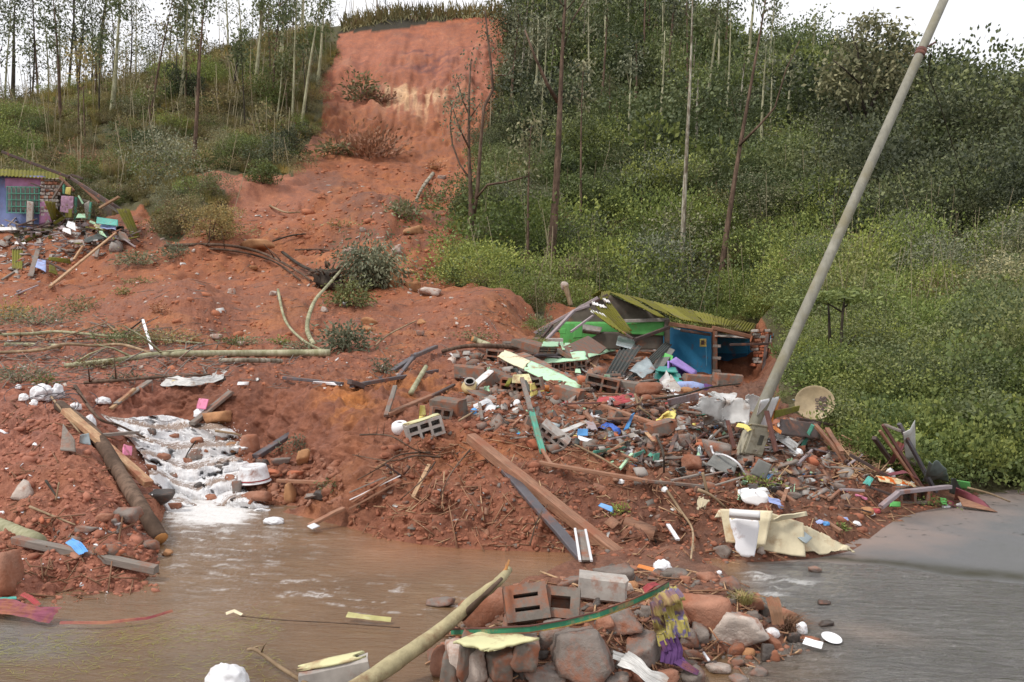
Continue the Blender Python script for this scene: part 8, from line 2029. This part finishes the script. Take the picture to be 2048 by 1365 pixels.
cloth([(1276,1132,.05),(1292,1136,.05),(1308,1140,.04)], 9, 'orange', 'orange strip of cloth at the rear waterline', n=12)
bag(1326,1146,40,28,'plast','white torn bag behind the near heap'); bag(1440,1150,12,8,'plast','tiny white scrap at the back corner of the near heap','litter_piece','litter')
cloth([(1545,1196,.10),(1552,1225,.08),(1556,1250,.04)], 26, 'brownc', 'striped brown rag hanging from the tip of the near heap', folds=4)
g = pt((1585,1262)); geo = blades_geo(dr, 420, .20, .16, .003, 1.4); o = link('root_mat', new_mesh('root_mat', geo[0], geo[1], False), mt['brownc']); o.location = g + Vector((-.04, .05, 0)); tag(o, 'matted brown roots and grass at the tip of the near heap', 'roots')
g = pt((1486,1205)); geo = blades_geo(dr, 200, .09, .12, .003, 1.2); o = link('grass_clump', new_mesh('grass_clump', geo[0], geo[1], False), LM['grass']); o.location = g; tag(o, 'dry grass tuft beside the muddy stone of the near heap', 'grass tuft')
pg = pt((1662,1284)); kp = pg.y / FOC
v, f = lathe([(.001, 2 * kp), (12 * kp, 2.5 * kp), (19 * kp, 7 * kp), (20 * kp, 8 * kp), (19 * kp, 8.5 * kp), (12 * kp, 4.5 * kp), (.001, 4 * kp)], 28)
o = link('plate', new_mesh('plate', v, f), mt['plast']); o.location = pg + Vector((0, 0, .004)); o.rotation_euler = (math.radians(14), math.radians(6), 0); tag(o, 'white oval plate lying alone on the wet road', 'plate')
bag(1546,1276,32,20,'plast','white cup half beside the great boulder','broken_cup','cup', crum=.12); bag(1606,1268,24,24,'plast','white shell-shaped cup piece against the root mat','broken_cup','cup', crum=.15)
cloth([(1608,1282,.01),(1628,1288,.01),(1645,1292,.01)], 16, 'plast', 'torn white paper between the plate and the root mat', 'paper_scrap', 'paper', n=14)
stick([(1407,1306,.04),(1418,1322,.02)], 6, 6, 'plast', 'short white stick among the small stones', 'stick', 'stick')
stick([(496,1300,.03),(515,1302,.06),(560,1335,.05),(620,1372,.03)], 7, 9, 'rust' if False else 'wood', 'thin reddish twig rising out of the pond in front', 'branch', 'branch', side_twigs=2)
for q_ in [1]:
    block(668,1372,'grey block with yellow painted edge in the pond in front',(0,-9,8),.80,1,1,'lcement',.06,solid=True,dims=(.42,.12,.13),face=('paleyel',.01))
bag(450,1385,88,62,'plast','big white plastic bag with red print half sunk in the pond')
cloth([(694,1230,.008),(740,1236,.008),(782,1240,.006)], 11, 'wetyel', 'pale yellow strip submerged in the pond', 'plastic_strip', 'strip', folds=1, n=14)
cloth([(452,1228,.01),(468,1222,.03),(484,1230,.01)], 6, 'cream', 'curled dry leaf floating on the pond', 'floating_leaf', 'leaf', folds=1, n=12)
stick([(480,1232,.008),(560,1240,.008),(700,1248,.006),(800,1256,.004)], 3, 2, 'brown', 'thin dark stem lying just under the pond surface', 'stem', 'stem')
# ================================================================ MASSES NOBODY COULD COUNT
def bits(name, pts, nrm, size, kindf, mat, rng):
    vs, fs, b = [], [], 0
    for p, n_, s in zip(pts, nrm, size):
        v, f = kindf(s); 
        q = Vector(n_).to_track_quat('Z', 'Y').to_matrix() @ Matrix.Rotation(rng.uniform(0, 6.28), 3, 'Z') @ Matrix.Rotation(rng.normal(0, .35), 3, 'X')
        v = np.array(v) @ np.array(q).T + np.array(p)
        vs.append(v); fs.append(np.array(f) + b); b += len(v)
    return link(name, new_mesh(name, np.concatenate(vs), np.concatenate(fs), False), mat, kind='stuff')
br = np.random.default_rng(99)
D0, F0 = ico(1)
def peb(s):
    r = 1 + br.normal(0, .27, len(D0)); p = np.clip(D0 * r[:, None], -br.uniform(.5, .9), br.uniform(.5, .9)) * np.array([1.2, br.uniform(.6, 1), br.uniform(.4, .8)]) * s; return p, F0
def chip(s):
    a, b_, c_ = s * br.uniform(.7, 1.6), s * br.uniform(.3, .9), s * .12
    v = np.array([(x, y, z) for z in (-c_, c_) for y in (-b_, b_) for x in (-a, a)]) + br.normal(0, s * .12, (8, 3)); return v, QF
QF = [(0, 2, 3, 1), (4, 5, 7, 6), (0, 1, 5, 4), (2, 6, 7, 3), (0, 4, 6, 2), (1, 3, 7, 5)]
def twig(s):
    L = s * 4; v = np.array([(x, y, z) for z in (-.0025 * (1 + s * 12), .0025 * (1 + s * 12)) for y in (-.003 - s * .04, .003 + s * .04) for x in (-L, L)]); v[:, 2] += br.uniform(0, .02) ; return v, QF
def sample(poly, n, spx):
    out = []
    xs_ = [p[0] for p in poly]; ys_ = [p[1] for p in poly]
    while len(out) < n:
        x_, y_ = br.uniform(min(xs_), max(xs_)), br.uniform(min(ys_), max(ys_))
        if not in_poly(np.array([x_]), np.array([y_]), poly)[0]: continue
        p, nn_ = hitn(x_, y_)
        if p.y > 70: continue
        out.append((p, (nn_ * .7 + Vector((0, 0, .5))).normalized(), br.lognormal(0, .45) * spx * p.y / FOC))
    return [o[0] for o in out], [o[1] for o in out], [o[2] for o in out]
RUBBLE = [(900,700),(1180,760),(1380,790),(1620,850),(1760,960),(1900,1000),(1760,1060),(1650,1110),(1480,1130),(1000,1100),(760,1080),(700,1050),(760,900),(880,800)]
CORE = [(900,700),(1180,740),(1400,780),(1620,850),(1740,960),(1640,1000),(1420,960),(1200,920),(960,860)]
LOW = [(760,900),(950,890),(1200,940),(1420,980),(1660,1010),(1700,1050),(1480,1120),(1000,1095),(760,1080)]
SL = [(0,480),(280,440),(600,400),(640,330),(900,330),(920,520),(1070,640),(980,700),(700,780),(0,780)]
NB = [(0,800),(200,800),(300,980),(320,1180),(0,1230)]
HEAP = [(880,1260),(1040,1165),(1290,1130),(1460,1150),(1560,1215),(1640,1295),(1500,1340),(1250,1364),(880,1364)]
FOOT = [(60,1040),(300,1040),(330,1110),(250,1130),(120,1110)]
TR = [(480,920),(680,920),(690,1010),(500,1010)]
def red(nm, c, d=.3): return M(nm, c, dirt=d, sc=12, bump=.6, rough=.9)
clod_m = red('mud_clod', (.30, .115, .068), .3)
def all_bits():
    for (nm, poly, n_, s_, kf, m_) in [
        ('mud_clods', RUBBLE, 2600, 4.2, peb, clod_m), ('mud_clods', NB, 1300, 4, peb, red('pale_mud_clod', (.38, .155, .10), .2)), ('slide_clods', SL, 2200, 3.2, peb, red('slide_clod', (.34, .125, .065), .2)),
        ('gravel_grey', RUBBLE, 260, 3.6, peb, mt['rock']), ('gravel_grey', HEAP, 620, 5, peb, mt['rock']), ('gravel_red', HEAP, 520, 6, peb, mt['rockr']), ('gravel_grey', SL, 330, 3.4, peb, mt['rockw']), ('gravel_grey', FOOT, 70, 4.5, peb, mt['rock']),
        ('gravel_red', TR, 260, 5.5, peb, mt['rockr']), ('gravel_red', FOOT, 50, 5, peb, mt['brick']),
        ('board_chips', CORE, 330, 6, chip, mt['grey']), ('board_chips', CORE, 260, 6, chip, mt['timber']), ('board_chips', CORE, 150, 6, chip, mt['dark']), ('cement_chips', CORE, 340, 6, chip, mt['lcement']), ('cement_chips', CORE, 260, 7, chip, mt['cement']),
        ('white_chips', CORE, 90, 3.8, chip, mt['plast']), ('mint_chips', CORE, 60, 4.5, chip, mt['mint']), ('blue_chips', CORE, 34, 4, chip, mt['bluep']), ('teal_chips', CORE, 34, 5, chip, mt['tealp']), ('yellow_chips', CORE, 22, 4, chip, mt['yellow']),
        ('board_chips', LOW, 90, 5, chip, mt['timber']), ('cement_chips', LOW, 90, 5, chip, mt['cement']), ('white_chips', LOW, 30, 4, chip, mt['sheet']), ('white_chips', NB, 34, 4, chip, mt['plast']), ('white_chips', SL, 70, 2.6, chip, mt['sheet']), ('cement_chips', HEAP, 140, 7, chip, mt['cement']), ('red_chips', CORE, 30, 4, chip, mt['redc']),
        ('twig_litter', RUBBLE, 520, 4, twig, mt['brownc']), ('twig_litter', NB, 160, 5, twig, mt['brownc']), ('twig_litter', SL, 420, 4, twig, mt['grey']), ('twig_litter', HEAP, 260, 4.5, twig, mt['brownc']), ('pale_twigs', RUBBLE, 200, 4, twig, mt['tan']),
        ('pale_twigs', HEAP, 130, 6, twig, mt['tan']), ('pale_twigs', [(1650,800),(1790,810),(1800,960),(1700,960)], 420, 7, twig, mt['tan']), ('twig_litter', [(0,640),(460,660),(460,760),(0,770)], 520, 6, twig, mt['grey']),
        ('ruin_chips', [(0,450),(130,430),(250,455),(260,490),(60,560),(0,570)], 160, 4, chip, mt['lcement']), ('ruin_chips', [(0,450),(130,430),(250,455),(240,480),(60,540),(0,550)], 90, 4, chip, mt['white']), ('ruin_chips', [(0,450),(130,430),(250,455),(240,480),(60,540),(0,550)], 110, 5, chip, mt['grey'])]:
        p_, n2, s2 = sample(poly, n_, s_); bits(nm, p_, n2, s2, kf, m_, br)
all_bits()
# hanging roots and grass fringe under the lip of the scar
vs_, fs_ = [], []
b = 0
for k in range(1500):
    x_ = br.uniform(684, 1005); y_ = 66 - (x_ - 690) * .118 + br.normal(2, 3)
    c = int(np.argmin(np.abs(cols - x_))); r = len(TP) - 7 - int(br.integers(0, 3)); p = np.array(G[r, c]); p[2] += br.uniform(-.2, .5); L = br.uniform(.4, 1.4)
    s_ = br.normal(0, .1, 3); q = p + np.array([br.normal(0, .3), -br.uniform(.2, .8), L * br.choice([-1, .8])])
    w_ = np.array([.06, 0, 0]); vs_ += [p - w_, p + w_, q + w_ * .3, q - w_ * .3]; fs_.append([b, b + 1, b + 2, b + 3]); b += 4
link('turf_fringe', new_mesh('turf_fringe', np.array(vs_), np.array(fs_), False), LM['olive'], kind='stuff')
# yellow-green grass strands drowned in the near corner of the pond
vs_, fs_ = [], []; b = 0
for k in range(1500):
    x_, y_ = br.uniform(-80, 560), 0
    y_ = 1300 - x_ * .09 + br.normal(0, 16) if br.uniform() < .7 else 1330 + br.normal(0, 20)
    p = hit(x_, min(y_, 1362)); a_ = br.normal(0.1, .7); L = br.uniform(.02, .07); d = np.array([math.cos(a_), math.sin(a_), 0]); s_ = np.array([-d[1], d[0], 0]) * .0012
    p0 = np.array(p) + [0, 0, .003]; p1 = p0 + d * L + [0, 0, br.uniform(0, .006)]
    vs_ += [p0 - s_, p0 + s_, p1 + s_ * .4, p1 - s_ * .4]; fs_.append([b, b + 1, b + 2, b + 3]); b += 4
link('drowned_grass', new_mesh('drowned_grass', np.array(vs_), np.array(fs_), False), M('wet_yellow_grass', (.26, .25, .05), dirt=.1, rough=.5), kind='stuff')


# ---- more of the same wreckage: splintered laths, chunks of block and shards strewn over the rubble
MARKS = [(940,775,'the cream clay pot'),(1100,760,'the long mint slab'),(1130,710,'the mint-topped fragment'),(1190,690,'the fallen gable'),(1235,730,'the corrugated sheets'),(1330,755,'the turquoise cabinet'),(1400,760,'the blue room'),(1230,800,'the red cloth'),
         (1330,835,'the yellow panel'),(1440,830,'the crumpled white sheets'),(1500,890,'the meter box'),(1628,806,'the satellite dish'),(1230,860,'the blue cloth'),(1085,870,'the teal pole'),(960,890,'the upper end of the red-brown beam'),(1240,945,'the long splintered board'),
         (1400,925,'the big brown boulder'),(1500,990,'the white foam blocks'),(1580,1050,'the cream metal sheet'),(1690,990,'the pink plastic pipe'),(1040,800,'the white paper cup'),(1300,900,'the teal board strips'),(1640,920,'the green stake')]
def near_mark(x_, y_): return min(MARKS, key=lambda m_: (m_[0] - x_) ** 2 + ((m_[1] - y_) * 1.5) ** 2)[2]
CW_ = dict(grey='grey', dark='dark', timber='red-brown', mauve='mauve-grey', tan='tan', rust='rusty', tealp='teal-painted', lcement='pale grey', sheet='off-white', grime='dark grey', galv='silvery', mint='mint-green', cement='grey cement', plast='white', corr='blackish', rock='grey stone', rockr='red earthy', brick='brick-red')
LZ = [((900,700),(1200,740),(1380,800),(1620,870),(1740,960),(1640,1010),(1420,970),(1150,920),(930,850))]
def strew(poly, n, fn):
    xs_ = [p[0] for p in poly]; ys_ = [p[1] for p in poly]; k = 0
    while k < n:
        x_, y_ = br.uniform(min(xs_), max(xs_)), br.uniform(min(ys_), max(ys_))
        if in_poly(np.array([x_]), np.array([y_]), poly)[0]: fn(x_, y_); k += 1
def lath(x_, y_):
    L = br.uniform(18, 70); a_ = br.normal(.35, .6) * br.choice([-1, 1]); m_ = ['grey', 'dark', 'timber', 'mauve', 'tan', 'rust', 'tealp'][int(br.choice(7, p=[.27, .25, .2, .1, .08, .07, .03]))]
    pbeam((x_, y_, br.uniform(.0, .08)), (x_ + L * math.cos(a_), y_ + L * math.sin(a_) * .6, br.uniform(.0, .14)), br.uniform(3.5, 8), br.uniform(2, 5), m_, 'splintered_lath', ('long ' if L > 46 else 'short ') + CW_[m_] + ' splintered lath beside ' + near_mark(x_, y_), 'lath', 'splintered laths strewn over the rubble', split=.3)
strew(list(LZ[0]), 105, lath)
def shard(x_, y_):
    w_, h_ = br.uniform(9, 24), br.uniform(6, 15); m_ = ['lcement', 'mauve', 'sheet', 'grime', 'galv', 'mint', 'cement', 'plast', 'corr'][int(br.choice(9, p=[.2, .12, .16, .12, .08, .08, .12, .06, .06]))]
    ppanel([(x_, y_, br.uniform(0, .03)), (x_ + w_, y_ + br.normal(0, 3), br.uniform(0, .05)), (x_ + w_ * br.uniform(.5, 1), y_ - h_, br.uniform(.04, .14)), (x_ + br.normal(0, 3), y_ - h_ * br.uniform(.5, 1), br.uniform(.03, .12))], m_, 'wall_shard', ('larger ' if w_ > 16 else 'small ') + CW_[m_] + ' torn shard beside ' + near_mark(x_, y_), 'shard', group='torn shards strewn over the rubble', crumple=.02, tear=.5, nu=8, nv=8)
strew([(900,700),(1200,740),(1380,800),(1620,870),(1700,960),(1500,1010),(1150,900),(930,820)], 85, shard)
def chunk(x_, y_):
    w_ = br.uniform(14, 30); m_ = ['cement', 'rock', 'lcement', 'rockr', 'brick'][int(br.choice(5, p=[.35, .25, .15, .2, .05]))]; rock(x_, y_, w_, w_ * br.uniform(.5, .9), m_, ('larger ' if w_ > 22 else 'small ') + CW_[m_] + ' chunk beside ' + near_mark(x_, y_), 'rubble_chunk', 'rubble chunk', 'muddy chunks strewn over the rubble', sub=2, planes=7)
strew([(900,700),(1200,740),(1380,790),(1620,860),(1740,970),(1640,1020),(1420,1010),(1180,940),(930,850)], 80, chunk)
def chunk2(x_, y_):
    w_ = br.uniform(16, 40); m_ = ['cement', 'rock', 'rockd', 'rockr', 'rockw'][int(br.choice(5, p=[.2, .3, .15, .25, .1]))]
    HM = [(990,1290,'the painted wall lump'),(1080,1220,'the slotted hollow block'),(1206,1195,'the smooth solid block'),(1345,1230,'the patterned cloth'),(1408,1210,'the big smeared block'),(1478,1260,'the great pinkish boulder'),(1280,1340,'the frayed sack'),(1168,1320,'the largest grey stone'),(1580,1250,'the root mat'),(1400,1335,'the purple lace cloth'),(1300,1150,'the white torn bag')]
    nm_ = min(HM, key=lambda q_: (q_[0] - x_) ** 2 + (q_[1] - y_) ** 2)[2]
    rock(x_, y_, w_, w_ * br.uniform(.5, .9), m_, ('larger ' if w_ > 28 else 'small ') + dict(cement='cement-grey', rock='grey-brown', rockd='dark wet', rockr='red earthy', rockw='pale')[m_] + ' stone packed beside ' + nm_, 'heap_stone', 'stone', 'stones packed into the near heap', sub=3, planes=8)
strew([(890,1290),(1040,1185),(1290,1140),(1460,1160),(1540,1225),(1600,1300),(1480,1350),(1250,1364),(880,1364)], 64, chunk2)
def lath2(x_, y_):
    L = br.uniform(14, 40); a_ = br.normal(.3, .6) * br.choice([-1, 1])
    pbeam((x_, y_, br.uniform(.0, .5)), (x_ + L * math.cos(a_), y_ + L * math.sin(a_) * .6, br.uniform(.0, .6)), br.uniform(2.5, 5), 2.5, ['grey', 'dark', 'timber', 'mauve', 'moss'][int(br.integers(0, 5))], 'broken_batten', 'short broken batten in the rubble of the purple ruin', 'batten', 'broken battens in the ruin rubble')
strew([(0,450),(130,435),(250,452),(262,480),(150,500),(20,490)], 42, lath2)
def shard2(x_, y_):
    w_, h_ = br.uniform(7, 18), br.uniform(5, 11)
    ppanel([(x_, y_, .05), (x_ + w_, y_ + br.normal(0, 2), .05), (x_ + w_ * .8, y_ - h_, .3), (x_, y_ - h_ * .8, .3)], ['lcement', 'white', 'grime', 'mint', 'cement', 'moss', 'corr', 'mauve'][int(br.integers(0, 8))], 'rubble_slab', 'small slab in the rubble of the purple ruin', 'slab', group='small slabs in the ruin rubble', thick=.05, tear=.4, nu=6, nv=6)
strew([(0,455),(130,435),(250,455),(262,480),(150,500),(20,500)], 48, shard2)

strew([(1110,695),(1330,690),(1345,775),(1180,770)], 40, lath)
strew([(1110,695),(1330,700),(1345,775),(1180,770)], 26, shard)
strew([(1110,700),(1330,720),(1345,780),(1180,780)], 16, chunk)

# stones the cascade runs over, and spray
for (x_, y_, w_, m_) in [(300,868,26,'rockd'),(345,876,20,'rockr'),(440,880,26,'rock'),(300,940,24,'rockr'),(350,955,26,'rock'),(430,945,30,'rockd'),(460,960,24,'rockr'),(395,975,22,'rockd'),(330,990,26,'rock'),(420,1000,26,'rockr'),(280,905,20,'rockd'),(415,905,18,'rockr')]:
    rock(x_, y_, w_, w_ * .6, m_, 'wet stone showing through the white water of the cascade', 'wet_stone', 'stone', 'wet stones in the cascade', sink=.3)
dv, df = [], []
for k in range(700):
    x_, y_ = br.uniform(255, 500), br.uniform(850, 1030)
    if x_ < 215 + (y_ - 828) * .55: continue
    p = hit(x_, y_); s_ = .0008 * p.y * br.lognormal(-.6, .5) ; p = np.array(p) + [br.normal(0, .02), -br.uniform(.01, .08), br.uniform(.0, .06)]
    dv.append(D0 * s_ + p); df.append(F0 + len(D0) * len(df))
link('water_spray', new_mesh('water_spray', np.concatenate(dv), np.concatenate(df)), mt['foam'], kind='stuff')
